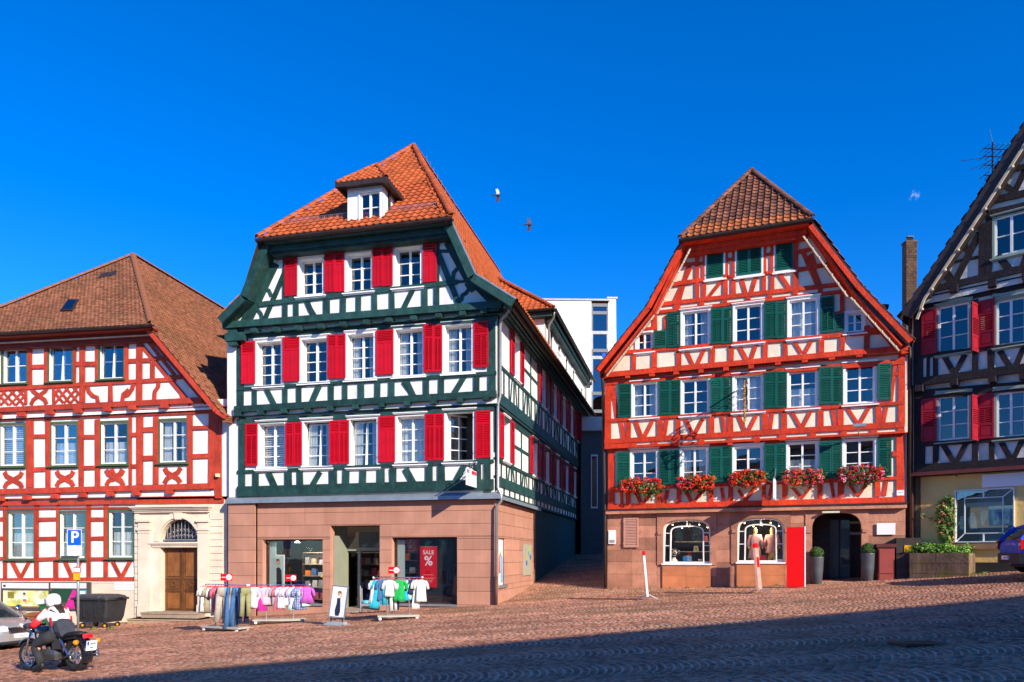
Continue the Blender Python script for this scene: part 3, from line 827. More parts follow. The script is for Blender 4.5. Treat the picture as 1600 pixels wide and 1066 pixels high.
for k, (w_, za, zb) in enumerate(side_w):
    gs.w, gs.holes = w_, []
    wz = (5.15, 8.45)[k]
    for s_, lit in sidewin[k]:
        local_window(gs, s_, wz, 1.04, 1.68, 'green', 4)
        for sg in (-1, 1): local_shutter(gs, s_ + sg * .82, wz + .02, .54, 1.62, 'redlouvre', red_shut, R(88 if (k == 1 and s_ > 18.5 and s_ < 19.5) else 0) * sg)
    zbm = (3.98, Z2 - .0)[k]
    def q(a, b, c, d, p=.03, nm='rail'): gs.quad([(a, c), (b, c), (b, d), (a, d)], g_timber, nm, p)
    q(-.1, side_end, zbm + (.18 if k == 0 else 0), zbm + .42 + (.1 if k == 0 else 0), .06); q(-.1, side_end, wz - .14, wz - .02, .05); q(-.1, side_end, zb - .34 if k == 0 else zb - .30, zb - .06, .05)
    q(-.1, .12, zbm, zb, .035, 'stud')
    z0, z1 = zbm + .45, wz - .12
    x = .75; n = 0
    while x < side_end - .3:
        q(x - .07, x + .07, z0, z1, .03, 'stud')
        if n % 3 == 1: gs.quad([(x + .16, z0), (x + .30, z0), (x + .58, z1), (x + .44, z1)], g_timber, 'brace', .02)
        if n % 3 == 2: gs.quad([(x + .44, z0), (x + .58, z0), (x + .30, z1), (x + .16, z1)], g_timber, 'brace', .02)
        x += .78; n += 1
    for a, b in zip([p[0] for p in sidewin[k]], [p[0] for p in sidewin[k]][1:] + [side_end]):
        g0, g1 = a + 1.15, b - 1.15
        for u in ((g0, g1) if g1 - g0 > .4 else ()):
            q(u - .06, u + .06, wz, zb - .3, .03, 'stud')
        if g1 - g0 > 1.2:
            m = (g0 + g1) / 2; q(m - .06, m + .06, wz, zb - .3, .031, 'stud'); q(g0, g1, wz + .72, wz + .84, .025)
    if k == 0:
        for i in range(28): q(.25 + i * .85, .37 + i * .85, 3.86, 4.15, .03, 'joist_end')
        q(-.1, side_end, 3.80, 3.90, .08)
    gs.wall([(-.1 - .1 * k, za), (side_end, za), (side_end, zb + .1), (-.1 - .1 * k, zb + .1)], gs.holes, plaster, w_)
b = MB(); b.box(-.2, side_end, -.19, .3, Z2 - .10, Z2 - .04)
gs.build(b, 'soffit', g_timber)
interior(gs, .7, side_end - .1, [-1.2, Z1 - .1, Z2, 10.6], 3.0)

# ---- zinc apron over the shop, shop front of sandstone panels
gf.zoom(); gf.w = 0
b = MB()
b.box(UL - .05, .30, -.24, .02, Z1 - .04, Z1 - .005); b.box(UL - .05, .30, -.26, -.235, Z1 - .13, Z1 + .0); b.add([(UL - .05, -.24, Z1), (.30, -.24, Z1), (.30, -.09, Z1 + .13), (UL - .05, -.09, Z1 + .13)], [(0, 1, 2, 3)])
gf.build(b, 'zinc_apron', zinc)
b = MB()
b.box(-.23, 7.2, -.22, .02, Z1 - .04, Z1 - .005); b.box(-.25, 7.2, -.24, -.215, Z1 - .13, Z1)
gs.build(b, 'zinc_apron', zinc)
lev = [Z1 - .13, 3.29, 2.83, 2.39, 1.90, 1.43, .93, .43, -.12, -.75, -1.2]
win1 = (gf.on(410, 890)[0], gf.on(504, 890)[0], gf.on(460, 943)[1], gf.on(460, 843)[1])
door = (gf.on(516, 890)[0], gf.on(593, 890)[0], -1.1, gf.on(555, 821)[1])
win2 = (gf.on(612, 890)[0], gf.on(714, 890)[0], gf.on(660, 944)[1], gf.on(660, 839.5)[1])
left_pier = gf.on(402, 870)[0]
opens = [win1, door, win2]
def clad(fac, u0, u1, lev, opens, w, mat, name='stone_panel', maxw=2.3, gap=.006, thick=.08, marks=()):
    cache = {}
    for r in range(len(lev) - 1):
        zt, zb = lev[r], lev[r + 1]
        # cut the row where an opening edge passes through it
        cuts = sorted({zt, zb} | {z for o in opens for z in (o[2], o[3]) if zb + .03 < z < zt - .03}, reverse=True)
        for c in range(len(cuts) - 1):
            a, b_ = cuts[c], cuts[c + 1]; mid = (a + b_) / 2
            spans = [(u0, u1)]
            for o in opens:
                if o[2] < mid < o[3]:
                    ns = []
                    for p, q_ in spans:
                        if o[1] <= p or o[0] >= q_: ns.append((p, q_)); continue
                        if o[0] > p: ns.append((p, o[0]))
                        if o[1] < q_: ns.append((o[1], q_))
                    spans = ns
            for p, q_ in spans:
                k = [p] + [m for m in marks if p + .1 < m < q_ - .1] + [q_]
                for p1, q1 in zip(k, k[1:]):
                    n = max(1, math.ceil((q1 - p1) / maxw))
                    for i in range(n):
                        x0, x1 = p1 + (q1 - p1) * i / n, p1 + (q1 - p1) * (i + 1) / n
                        ww = w + random.uniform(-.002, .002)
                        mb = MB().box(x0 + gap, x1 - gap, -ww, -ww + thick, b_ + gap, a - gap)
                        fac.build(mb, name, mat)
right_mark = win2[1] + .02
clad(gf, UL, left_pier, lev, [], .16, panel_stone, marks=())
clad(gf, left_pier, .0, lev, opens, .0, panel_stone, marks=(right_mark, win1[1] + .02, win2[0] - .02), maxw=2.2)
# backing wall with the same openings; lane side
holes = [(o[0], o[1], o[2], o[3]) for o in opens]
gf.wall([(UL, -1.3), (-.02, -1.3), (-.02, Z1), (UL, Z1)], holes, gutter_m, -.06, 'backing_wall')
rv = MB()
for o in opens:
    d = .34
    rv.box(o[0] - .03, o[0], .02, d, o[2], o[3]); rv.box(o[1], o[1] + .03, .02, d, o[2], o[3]); rv.box(o[0], o[1], .02, d, o[3], o[3] + .03)
gf.build(rv, 'opening_reveal', panel_stone)
sopen = [(.62, 1.62, gs.on(792, 914)[1], gs.on(790, 841)[1])]
clad(gs, 0.0, 7.15, [z + .0 for z in lev], sopen, .0, panel_stone, maxw=4.0, marks=(6.3,))
gs.w = 0
gs.wall([(0.02, -1.3), (7.1, -1.3), (7.1, Z1), (0.02, Z1)], sopen, gutter_m, -.06, 'backing_wall')
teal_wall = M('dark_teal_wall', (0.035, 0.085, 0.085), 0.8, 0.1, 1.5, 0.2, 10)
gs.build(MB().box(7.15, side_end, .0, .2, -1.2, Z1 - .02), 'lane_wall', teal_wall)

# shop windows, door, interior
def shop_window(o, name='shop_window'):
    f = MB(); t = .05
    f.box(o[0], o[1], .26, .34, o[3] - t, o[3]); f.box(o[0], o[0] + t, .26, .34, o[2] + t, o[3] - t); f.box(o[1] - t, o[1], .26, .34, o[2] + t, o[3] - t); f.box(o[0], o[1], .26, .34, o[2], o[2] + t)
    w = gf.build(f, name, gutter_m)
    MB().box(o[0] + t, o[1] - t, .295, .305, o[2] + t, o[3] - t).build('pane', shop_glass, w)
    MB().box(o[0] - .04, o[1] + .04, -.07, .26, o[2] - .07, o[2] - .002).build('sill', pipe_m, w)
    return w
shop_window(win1); shop_window(win2)
greyg = M('grey_green_door_frame', (0.27, 0.29, 0.22), 0.5, 0.06)
f = MB()
dz0 = gz(*gf.pt(door[0], 0, 0).xy) - .05
tr = gf.on(555, 858)[1]
f.box(door[0] + .01, door[0] + .10, .25, 1.3, dz0, tr + .5); f.box(door[0] + .10, door[1] - .02, 1.18, 1.26, tr - .06, tr + .06); f.box(door[0] + .55, door[0] + .66, 1.16, 1.28, dz0, tr - .06); f.box(door[1] - .1, door[1] - .02, 1.16, 1.28, dz0, tr - .06)
f.box(door[0] + .1, door[1] - .02, 1.20, 1.26, door[3] - .2, door[3])
dr = gf.build(f, 'shop_door', greyg)
MB().box(door[0] + .10, door[1] - .02, 1.215, 1.225, tr + .06, door[3] - .2).build('pane', shop_glass, dr)
MB().box(-.008, .008, 0, .95, dz0 + .05, tr - .1).build('door_leaf', shop_glass, dr, (door[0] + .68, 1.2, 0), R(-12))
b = MB(); b.box(door[0], door[1], -.25, 3.9, -1.0, gz(*gf.pt(-5, 0, 0).xy) + .03)
gf.build(b, 'threshold', step_stone)
b = MB(); b.box(UL + .25, -.35, .36, 4.1, -.95, -.40 if False else -.62)
gf.build(b, 'shop_floor', wood_in)

# ---- fascia, gutters, verge boards of the front gable
gf.zoom(); gf.w = W3
def pt3(px, py, w): u, z = gf.on(px, py, w); return (u, w, z)
OV = 1.22
e0, e1 = gf.on(404, 375, OV), gf.on(706, 341, OV)
ez = (e0[1] + e1[1]) / 2 - .02
eu0, eu1 = e0[0], e1[0]
b = MB()
b.box(eu0 + .18, eu1 - .02, -OV + .02, -W3 - .5, ez - .12, ez - .06); b.box(eu0 + .22, eu1 - .05, -W3 - .52, -W3 - .40, ez - .32, ez - .08); b.box(eu0 + .25, eu1 - .08, -W3 - .42, -W3 + .05, ez - .42, ez - .30)
b.box(eu0 + .16, eu1, -W3 - .55, -W3 - .52, ez - .20, ez - .16); b.box(eu0 + .16, eu1, -W3 - .44, -W3 - .42, ez - .36, ez - .33)
gf.build(b, 'eave_fascia', g_timber)
b = MB(); n = 7
prof = [(.085 * math.cos(math.pi + math.pi * i / n), .085 * math.sin(math.pi + math.pi * i / n)) for i in range(n + 1)]
def gutter(fac, p, q, name='gutter', r=.08, mat=None):
    """half-round gutter between two fac-local points"""
    p, q = Vector((p[0], -p[1], p[2])), Vector((q[0], -q[1], q[2])); d = (q - p).normalized(); a = d.cross(Vector((0, 0, 1))).normalized(); b_ = MB(); n = 8
    ring = []
    for c in (p, q):
        ring.append([c + a * (r * math.cos(t)) + Vector((0, 0, 1)) * (r * math.sin(t)) for t in [math.pi + math.pi * i / n for i in range(n + 1)]] + [c + a * ((r - .015) * math.cos(t)) + Vector((0, 0, 1)) * ((r - .015) * math.sin(t) + .004) for t in [2 * math.pi - math.pi * i / n for i in range(n + 1)]])
    b_.loft(ring)
    return fac.build(b_, name, mat or gutter_m)
gutter(gf, (eu0 - .08, OV + .02, ez + .02), (eu1 + .05, OV + .02, ez + .02), r=.11)
# main roof geometry (fac-local): ridge, kink and eave on both sides
CU = -5.2
RZ = 19.75
kinkR, eaveR = (gf.on(742, 429, 1.0)[0], gf.on(742, 429, 1.0)[1]), (gf.on(786, 462, 1.0)[0] + .12, gf.on(786, 462, 1.0)[1] - .08)
topR = gf.on(704, 345, 1.0)
kinkL, eaveL = gf.on(376, 461, 1.0), (gf.on(342, 496, 1.0)[0] - .05, gf.on(342, 496, 1.0)[1])
topL = gf.on(411, 378, 1.0)
hip_eave_z = ez + .04
hipw = OV + .05
apex = (CU, -5.7, RZ)
cA, cB = (eu0 - .02, hipw, hip_eave_z), (eu1 + .02, hipw, hip_eave_z)
gf.w = 0
m = MB()
def rp(p): return (p[0], -p[1], p[2])
back = -21.0
m.add([rp(cA), rp(cB), rp(apex)], [(0, 1, 2)])
VW = .98
right_main = [(kinkR[0], VW, kinkR[1]), (kinkR[0], back, kinkR[1]), (CU, back, RZ), apex, (kinkR[0] + (CU - kinkR[0]) * (hip_eave_z - kinkR[1]) / (RZ - kinkR[1]), hipw, hip_eave_z), (kinkR[0] + (CU - kinkR[0]) * (topR[1] - .3 - kinkR[1]) / (RZ - kinkR[1]), VW, topR[1] - .3)]
right_low = [(eaveR[0] + .35, VW, eaveR[1] - .12), (eaveR[0] + .35, back, eaveR[1] - .12), (kinkR[0], back, kinkR[1]), (kinkR[0], VW, kinkR[1])]
left_main = [(kinkL[0], VW, kinkL[1]), (kinkL[0], back, kinkL[1]), (CU, back, RZ), apex, (kinkL[0] + (CU - kinkL[0]) * (hip_eave_z - kinkL[1]) / (RZ - kinkL[1]), hipw, hip_eave_z)]
left_low = [(eaveL[0], VW, eaveL[1]), (eaveL[0], back, eaveL[1]), (kinkL[0], back, kinkL[1]), (kinkL[0], VW, kinkL[1])]
for poly in (right_main, right_low, left_main, left_low): m.add([rp(p) for p in poly], [tuple(range(len(poly)))])
g_roof = gf.build(m, 'roof', roof_under, fix=False)
roof_face(gf, [cA, cB, apex], pan_tile, .265, .335, tile_orange, g_roof, n_single=290)
roof_face(gf, right_main, pan_tile, .265, .335, tile_orange, g_roof)
roof_face(gf, right_low, pan_tile, .265, .335, tile_orange, g_roof)
roof_face(gf, left_low, pan_tile, .265, .335, tile_orange, g_roof)
up = lambda p, d=.06: (p[0], p[1], p[2] + d)
ridge_line(up(cA), up(apex), tile_orange, g_roof, .12); ridge_line(up(cB), up(apex), tile_orange, g_roof, .12); ridge_line(up(apex), (CU, back, RZ + .06), tile_orange, g_roof, .12)
# verge boards
def verge(fac, pts, w0, w1, th, mat, name='verge_board'):
    b = MB()
    for p, q in zip(pts, pts[1:]):
        d = Vector((q[0] - p[0], q[1] - p[1])).normalized(); n_ = Vector((-d.y, d.x));
        if n_.y > 0: n_ = -n_
        a, c = Vector(p), Vector(q)
        P = [a, c, c + n_ * th, a + n_ * th]
        v = [(x.x, -w0, x.y) for x in P] + [(x.x, -w1, x.y) for x in P]
        b.add(v, [(0, 1, 2, 3), (7, 6, 5, 4), (0, 4, 5, 1), (1, 5, 6, 2), (2, 6, 7, 3), (3, 7, 4, 0)])
    return fac.build(b, name, mat)
verge(gf, [topR, kinkR, (eaveR[0] + .3, eaveR[1] - .1)], 1.04, .95, .26, g_timber)
verge(gf, [(topR[0] - .12, topR[1] - .1), (kinkR[0] - .14, kinkR[1] - .1), (eaveR[0] + .1, eaveR[1] - .2)], .95, .38, .08, g_timber)
verge(gf, [topL, kinkL, (eaveL[0], eaveL[1])], 1.04, .95, .30, g_timber)
verge(gf, [(topL[0] + .12, topL[1] - .1), (kinkL[0] + .14, kinkL[1] - .1), (eaveL[0] + .1, eaveL[1] - .1)], .95, .38, .1, g_timber)
b = MB(); b.bar((topR[0] + .03, -1.02, topR[1] + .02), (kinkR[0] + .03, -1.02, kinkR[1] + .02), .05, .05); b.bar((kinkR[0] + .03, -1.02, kinkR[1] + .02), (eaveR[0] + .33, -1.02, eaveR[1] - .07), .05, .05)
gf.build(b, 'verge_strip', zinc)
b = MB(); b.box(eaveL[0] - .02, eaveL[0] + .75, -.55, -W2, eaveL[1] - .75, eaveL[1] - .45); b.box(eaveL[0] + .1, eaveL[0] + .45, -.5, -W2, eaveL[1] - .9, eaveL[1] - .3)
gf.build(b, 'corbel', g_timber)
# eave box, gutter and downpipe along the lane
b = MB()
for i, (a, c, z0_, z1_) in enumerate(((.20, .32, -.32, -.20), (.32, .44, -.24, -.10), (.44, .54, -.16, -.02))): b.box(-.5, side_end + .4, -c, -a + .1 if i else .1, 10.42 + z0_, 10.42 + z1_)
gs.build(b, 'eave_box', g_timber)
gutter(gs, (-.7, .66, 10.36), (side_end + .5, .66, 10.36), r=.09)
def pipe(fac, pts, r, name='downpipe', mat=None):
    return fac.build(MB().tube([(u, -w, z) for u, w, z in pts], r, 10), name, mat or pipe_m, True)
pipe(gs, [(-.35, .62, 10.30), (-.33, .62, 10.12), (-.22, .30, 9.85), (-.15, .26, 9.7), (-.15, .26, Z2 + .25), (-.13, .17, Z2 - .05), (-.13, .17, Z1 + .25), (-.16, .30, Z1 + .0), (-.16, .30, Z1 - .2), (-.12, .12, Z1 - .4), (-.12, .10, .95)], .052)
pipe(gs, [(-.12, .10, .97), (-.12, .10, -.25)], .062, 'downpipe_foot', M('brown_pipe_foot', (0.09, 0.04, 0.03), 0.6, 0.2))
pipe(gs, [(side_end + .3, .6, 10.3), (side_end + .1, .2, 9.8), (side_end + .1, .2, 1.5)], .06)
# left flank, back
b = MB(); b.box(UL + .01, UL + .1, .25, 12, -1.2, Z3 + .4); b.box(UL + .005, UL + .1, -W1 + .02, .25, Z1, Z3)
gf.build(b, 'flank_wall', plaster)
b = MB(); b.box(UL, 0, 21, 21.2, -1, 12.0)
gf.build(b, 'back_wall', plaster)

# ---- dormer on the front hip
gf.w = .80
dz_b, dz_t = gf.on(570, 352)[1], gf.on(570, 288)[1]
d0, d1 = gf.on(543, 320)[0], gf.on(597, 320)[0]
dd = gf.build(MB().add([(d0, -.8, dz_b), (d1, -.8, dz_b), (d1, -.8, dz_t), (d0, -.8, dz_t), (d0, 2.0, dz_t), (d1, 2.0, dz_t)], [(1, 2, 5), (0, 4, 3)]), 'dormer', white_paint, fix=False)
gf.holes = []
u0, u1, z0, z1 = gf.rect(561, 596, 298, 350)
fw = MB(); y = -.8
fw.box(d0, u0, y, y + .1, dz_b, dz_t); fw.box(u1, d1, y, y + .1, dz_b, dz_t); fw.box(u0, u1, y, y + .1, z1, dz_t); fw.box(u0, u1, y, y + .1, dz_b - .2, z0)
sl = (RZ - hip_eave_z) / (hipw + 5.7)
for x in (d0 + .001, d1 - .101): fw.add([(x, y + .1, dz_b - .3), (x + .1, y + .1, dz_b - .3), (x + .1, y + .1, dz_t), (x, y + .1, dz_t), (x, y + 2.4, dz_t), (x + .1, y + 2.4, dz_t)], [(0, 3, 4), (1, 5, 2), (3, 2, 5, 4), (0, 4, 5, 1)])
fw.build('dormer_wall', white_paint, dd, fix=False)
st = STYLES['green']; fr, rv_, sa, pa, panes, si, q_ = window_meshes(u1 - u0, z1 - z0, .05, 2, 2, .08, white_paint, white_paint, .06, False, 'dormer')
for me, nm in ((fr, 'window_casing'), (sa, 'sash')): link(nm, me, dd, ((u0 + u1) / 2, y, z0))
for p in panes: link('pane', pa, dd, ((u0 + u1) / 2 + p[0], y + p[1], z0 + p[2]))
MB().box(u0 - .1, u1 + .1, y + .5, y + .6, z0 - .1, z1 + .2).build('room_back', dark_in, dd)
o_ = .28
q0, q1 = (d0 - o_, .8 + o_, dz_t), (d1 + o_, .8 + o_, dz_t); ap = ((d0 + d1) / 2, -.25, dz_t + 1.2); bk = ((d0 + d1) / 2, -2.9, dz_t + 1.2)
rb, lb = (d1 + o_, -2.2, dz_t), (d0 - o_, -2.2, dz_t)
MB().add([rp(q0), rp(q1), rp(ap), rp(bk), rp(rb), rp(lb)], [(0, 1, 2), (1, 4, 3, 2), (5, 0, 2, 3)]).build('dormer_roof', roof_under, dd, fix=False)
for poly in ([q0, q1, ap], [q1, rb, bk, ap], [lb, q0, ap, bk]): roof_face(gf, poly, pan_tile, .2, .24, tile_orange, dd, under=False)
ridge_line(up(q0, .03), up(ap, .03), tile_orange, dd, .09, .3); ridge_line(up(q1, .03), up(ap, .03), tile_orange, dd, .09, .3); ridge_line(up(ap, .03), up(bk, .03), tile_orange, dd, .09, .3)
b = MB(); b.box(d0 - o_ - .04, d1 + o_ + .04, y - o_ - .05, y - o_ + .06, dz_t - .16, dz_t); b.box(d1 + o_ - .08, d1 + o_ + .04, y - o_, 1.4, dz_t - .14, dz_t - .001); b.box(d0 - o_ - .04, d0 - o_ + .08, y - o_, 1.4, dz_t - .14, dz_t - .001); b.box(d0 - o_, d1 + o_, y - o_, .6, dz_t - .1, dz_t - .05)
b.build('dormer_gutter', gutter_m, dd)
# snow guards
def snow_guard(u0, u1, w, z):
    b = MB(); n = int((u1 - u0) / .075)
    for h in (.03, .21): b.bar((u0, -w, z + h), (u1, -w, z + h), .012, .012)
    for i in range(n + 1): x = u0 + (u1 - u0) * i / n; b.bar((x, -w, z), (x, -w, z + .22), .008, .008)
    gf.build(b, 'snow_guard', steel)
zs = hip_eave_z + sl * (hipw - .58) + .05
snow_guard(gf.on(450, 355, .55)[0], d0 - .1, .55, zs); snow_guard(d1 + .05, gf.on(680, 335, .55)[0], .55, zs)
b = MB()
for i in range(9):
    t = .12 + i * .1
    b.bar((cB[0] + (apex[0] - cB[0]) * t + .5, -(cB[1] + (apex[1] - cB[1]) * t), cB[2] + (RZ - cB[2]) * t - .5), (cB[0] + (apex[0] - cB[0]) * t + .5, -(cB[1] + (apex[1] - cB[1]) * t), cB[2] + (RZ - cB[2]) * t - .25), .02, .02)
gf.build(b, 'roof_hook', steel)
gf.w = W3; gf.zoom(340, 330, 5.924)
strip_lights(gf, [(503, 405), (628, 390), (738, 378), (853, 363), (975, 348), (1096, 333), (1217, 318), (1340, 302), (1465, 288)])
gf.zoom(580, 330, 5.923)
strip_lights(gf, [(172, 272), (298, 258), (430, 242), (562, 229), (692, 215)]); gf.zoom()

# ---- rear wing: white block with hipped tile roof behind the lane eave
wt = 13.45
gs.w = -.15; gs.zoom(); gs.holes = []
WH = []
for px, (yt, yb) in ((861, (513, 552)), (873, (538, 552)), (884.5, (559, 592)), (895.5, (578, 606)), (908.5, (606, 630))):
    u = gs.on(px, 560)[0]; zt = gs.on(px, yt)[1]; zb = max(10.7, gs.on(px, yb)[1])
    H = zt - zb
    local_window(gs, u, zb, .95, round(H / .04) * .04, 'plainwhite', 1)
gs.wall([(10.1, 9.8), (side_end - .2, 9.8), (side_end - .2, wt + .2), (10.1, wt + .2)], gs.holes, plaster, -.15, 'wing_wall')
b = MB(); b.box(-8.2, -.16, 10.1, 10.3, 9.0, wt + .2); b.box(-8.2, -8.0, 10.1, side_end, 9.0, wt + .2)
gf.build(b, 'wing_front', plaster)
interior(gs, 10.4, side_end - .4, [9.7, 12.0, wt], 3.0, w=-.15)
f0, f1, f2, f3 = (-8.4, -9.6, wt), (.35, -9.6, wt), (.35, -side_end - .6, wt), (-8.4, -side_end - .6, wt)
wa, wb = (-4.0, -14.0, wt + 3.6), (-4.0, -side_end - .6, wt + 3.6)
w_roof = gf.build(MB().add([rp(p) for p in (f0, f1, f2, f3, wa, wb)], [(0, 1, 4), (1, 2, 5, 4), (3, 0, 4, 5)]), 'wing_roof', roof_under, fix=False)
roof_face(gf, [f0, f1, wa], pan_tile, .3, .36, tile_orange, w_roof, under=False); roof_face(gf, [f1, f2, wb, wa], pan_tile, .3, .36, tile_orange, w_roof, under=False)
ridge_line(up(f1), up(wa), tile_orange, w_roof, .13); ridge_line(up(wa), up(wb), tile_orange, w_roof, .13)
b = MB(); b.box(-8.3, .25, 9.72, 10.2, wt - .30, wt - .05); b.box(-.1, .25, 9.8, side_end + .5, wt - .28, wt - .06); b.box(-.15, .15, 10.0, side_end + .5, wt - .45, wt - .27)
gf.build(b, 'wing_eave', g_timber)
gutter(gs, (9.5, .42, wt), (side_end + .6, .42, wt), r=.09); gutter(gf, (-8.4, -9.55, wt), (.45, -9.55, wt), r=.09)
pipe(gs, [(9.8, .36, wt - .1), (10.0, .30, wt - .3), (10.15, .05, wt - .6), (10.15, .0, 10.4)], .055); pipe(gs, [(side_end - .4, .36, wt - .1), (side_end - .4, -.05, wt - .5), (side_end - .4, -.05, 10.4)], .055)

# ================================================================== RED HOUSE
r_root = thing('timbered_house', 'bright red and cream half-timbered gable house with green shutters and geranium boxes', 'house', (13.47, 25.3, 0.8))
rf = Fac(13.47, 25.3, 2.511, -1.0, r_root); rf.mat = r_timber
V1, V2, V3 = .14, .30, .44
rl_g = rf.on(949, 860, 0)[0]; rr = 0.0
uL3_in, uR3_in = rf.on(1000, 520, V3)[0], rf.on(1350, 490, V3)[0]
zr1 = rf.on(1180, 792, V1)[1]; zr2 = rf.on(1180, 687, V2)[1]; zr3 = rf.on(1180, 572, V3)[1]; zr4 = rf.on(1160, 466, V3)[1]; zrt = rf.on(1166, 368, V3)[1]
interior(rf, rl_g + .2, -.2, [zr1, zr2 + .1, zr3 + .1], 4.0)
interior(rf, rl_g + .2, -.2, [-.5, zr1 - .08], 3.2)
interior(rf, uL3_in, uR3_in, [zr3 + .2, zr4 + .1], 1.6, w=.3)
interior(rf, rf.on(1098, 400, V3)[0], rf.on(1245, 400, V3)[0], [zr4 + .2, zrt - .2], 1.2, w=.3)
z1, z2, z3, z4, z5, z7, z8 = (930, 530, 6.272), (1170, 500, 6.272), (930, 640, 6.272), (1170, 630, 6.272), (1060, 350, 7.105), (930, 420, 5.922), (1240, 400, 6.663)
# ---- first floor
rf.w, rf.holes = V1, []; rf.zoom()
for a, b, c, d in [(984, 1029.6, 701, 761), (1062, 1108.6, 697, 760), (1144, 1194, 694, 756), (1228, 1280, 687.5, 751), (1316, 1371, 683, 746)]: window(rf, a, b, c, d, 'red')
for a, b, c, d in [(964, 984, 706.5, 761), (1029.5, 1046, 703.5, 757.5), (1046, 1062, 703, 757), (1109, 1127, 699, 754), (1127, 1144, 698.5, 753.5), (1193.5, 1212, 694, 750.5), (1212, 1228, 693.5, 750), (1280, 1299, 690, 747.5), (1299, 1315.5, 689.5, 747), (1371.5, 1393, 685, 744)]: shutter(rf, a, b, c, d, 'green', green_shut)
rf.H(950, 788.5, 1413.5, 776.5, 8, proud=.06); rf.H(951, 700, 1413, 675.5, 6); rf.H(951, 762, 1413, 744, 5)
rf.zoom(*z3)
rf.S(130, 190, 380, 960); rf.S(195, 345, 780, 812); rf.L(258, 800, 262, 940, 30); rf.S(302, 345, 800, 940); rf.L(400, 810, 455, 930, 38); rf.L(550, 810, 470, 930, 38); rf.S(605, 655, 780, 930); rf.L(710, 790, 680, 925, 38)
rf.S(797, 840, 770, 925); rf.L(890, 800, 950, 915, 38); rf.L(1060, 790, 965, 915, 38); rf.S(1112, 1160, 750, 915); rf.L(1240, 770, 1262, 905, 36); rf.S(1302, 1350, 750, 905); rf.L(1405, 790, 1475, 895, 38)
rf.zoom(*z4)
rf.L(60, 830, -30, 960, 38); rf.S(130, 170, 780, 950); rf.L(230, 790, 195, 950, 36); rf.S(328, 375, 770, 940); rf.L(430, 830, 510, 930, 38); rf.L(610, 820, 520, 930, 38); rf.S(670, 720, 740, 935); rf.L(808, 780, 835, 930, 36); rf.S(870, 930, 740, 920)
rf.L(990, 800, 1060, 910, 38); rf.L(1150, 800, 1075, 910, 38); rf.S(1237, 1290, 740, 915); rf.L(1352, 740, 1325, 910, 38); rf.S(1447, 1525, 215, 960); rf.S(1405, 1447, 470, 525)
rf.zoom()
rf.wall([(rf.on(951, 740, V1)[0], zr1 - .1), (.02, zr1 - .1), (.02, zr2 + .5), (rf.on(951, 740, V1)[0], zr2 + .3)], rf.holes, plaster_cream, V1)
# ---- second floor
rf.w, rf.holes = V2, []; rf.zoom()
for a, b, c, d in [(985, 1029.6, 595, 654), (1063, 1110, 589, 650), (1144.5, 1194.7, 583, 645), (1229, 1280, 576, 639.5), (1316.7, 1371, 567, 633)]: window(rf, a, b, c, d, 'red')
for a, b, c, d in [(966, 986, 600, 652), (1029.5, 1047, 594.5, 648.5), (1047, 1063, 594, 648), (1110, 1128, 589.5, 643.5), (1128, 1144.5, 589, 643), (1193.5, 1213, 582, 638), (1213, 1229.5, 581, 637.5), (1279.5, 1300, 574.5, 631.5), (1300, 1317, 573.5, 631), (1371, 1393, 567, 625)]: shutter(rf, a, b, c, d, 'green', green_shut)
rf.H(945, 687, 1413.5, 659, 8, proud=.06); rf.H(946, 655, 1413, 627, 5.5); rf.H(946, 596, 1413, 562, 7); rf.H(945, 698.5, 1413.5, 673.5, 3.5, proud=.055)
rf.zoom(*z1)
rf.S(97, 157, 400, 1050); rf.L(170, 450, 222, 790, 36); rf.S(155, 205, 560, 595); rf.L(252, 800, 282, 985, 38); rf.S(302, 352, 790, 980); rf.L(395, 790, 460, 980, 40); rf.L(572, 785, 478, 970, 40); rf.S(613, 665, 770, 970); rf.L(708, 775, 678, 965, 38)
rf.S(788, 840, 765, 965); rf.L(885, 775, 968, 955, 40); rf.L(1065, 765, 972, 945, 40); rf.S(1115, 1167, 750, 955); rf.L(1245, 745, 1278, 935, 38); rf.S(1300, 1355, 735, 945); rf.L(1405, 750, 1480, 920, 40)
for a, b in ((-40 + 200, 405), (560, 615), (765, 820), (1018, 1072), (1300, 1350)): rf.S(a, b, 985 if a < 600 else 970, 1055 if a < 600 else 1040)
rf.zoom(*z2)
rf.L(85, 920, 5, 1075, 40); rf.S(135, 193, 890, 1075); rf.L(238, 890, 212, 1070, 38); rf.S(320, 375, 880, 1068); rf.L(415, 890, 515, 1060, 40); rf.L(615, 880, 525, 1058, 40); rf.S(675, 733, 860, 1060); rf.L(815, 860, 848, 1045, 38); rf.S(872, 930, 840, 1045)
rf.L(965, 860, 1075, 1025, 40); rf.L(1185, 850, 1090, 1015, 40); rf.S(1243, 1300, 830, 1015); rf.L(1355, 835, 1318, 1005, 38); rf.S(1462, 1528, 330, 1010); rf.L(1440, 400, 1398, 795, 30); rf.S(1405, 1462, 515, 548)
rf.zoom(*z4)
for a, b, c in ((50, 110, 325), (298, 368, 305), (597, 658, 285), (897, 958, 265), (1193, 1258, 245), (1462, 1525, 225)): rf.S(a, b, c, c + 60)
rf.zoom()
uL2 = rf.on(945, 640, V2)[0]
zbl, zbr = rf.on(945, 700.5)[1], rf.on(1413, 675.5)[1]
rf.wall([(uL2, zbl), (.03, zbr), (.03, zr3 + .3), (uL2, zr3 + .3)], rf.holes, plaster_cream, V2)
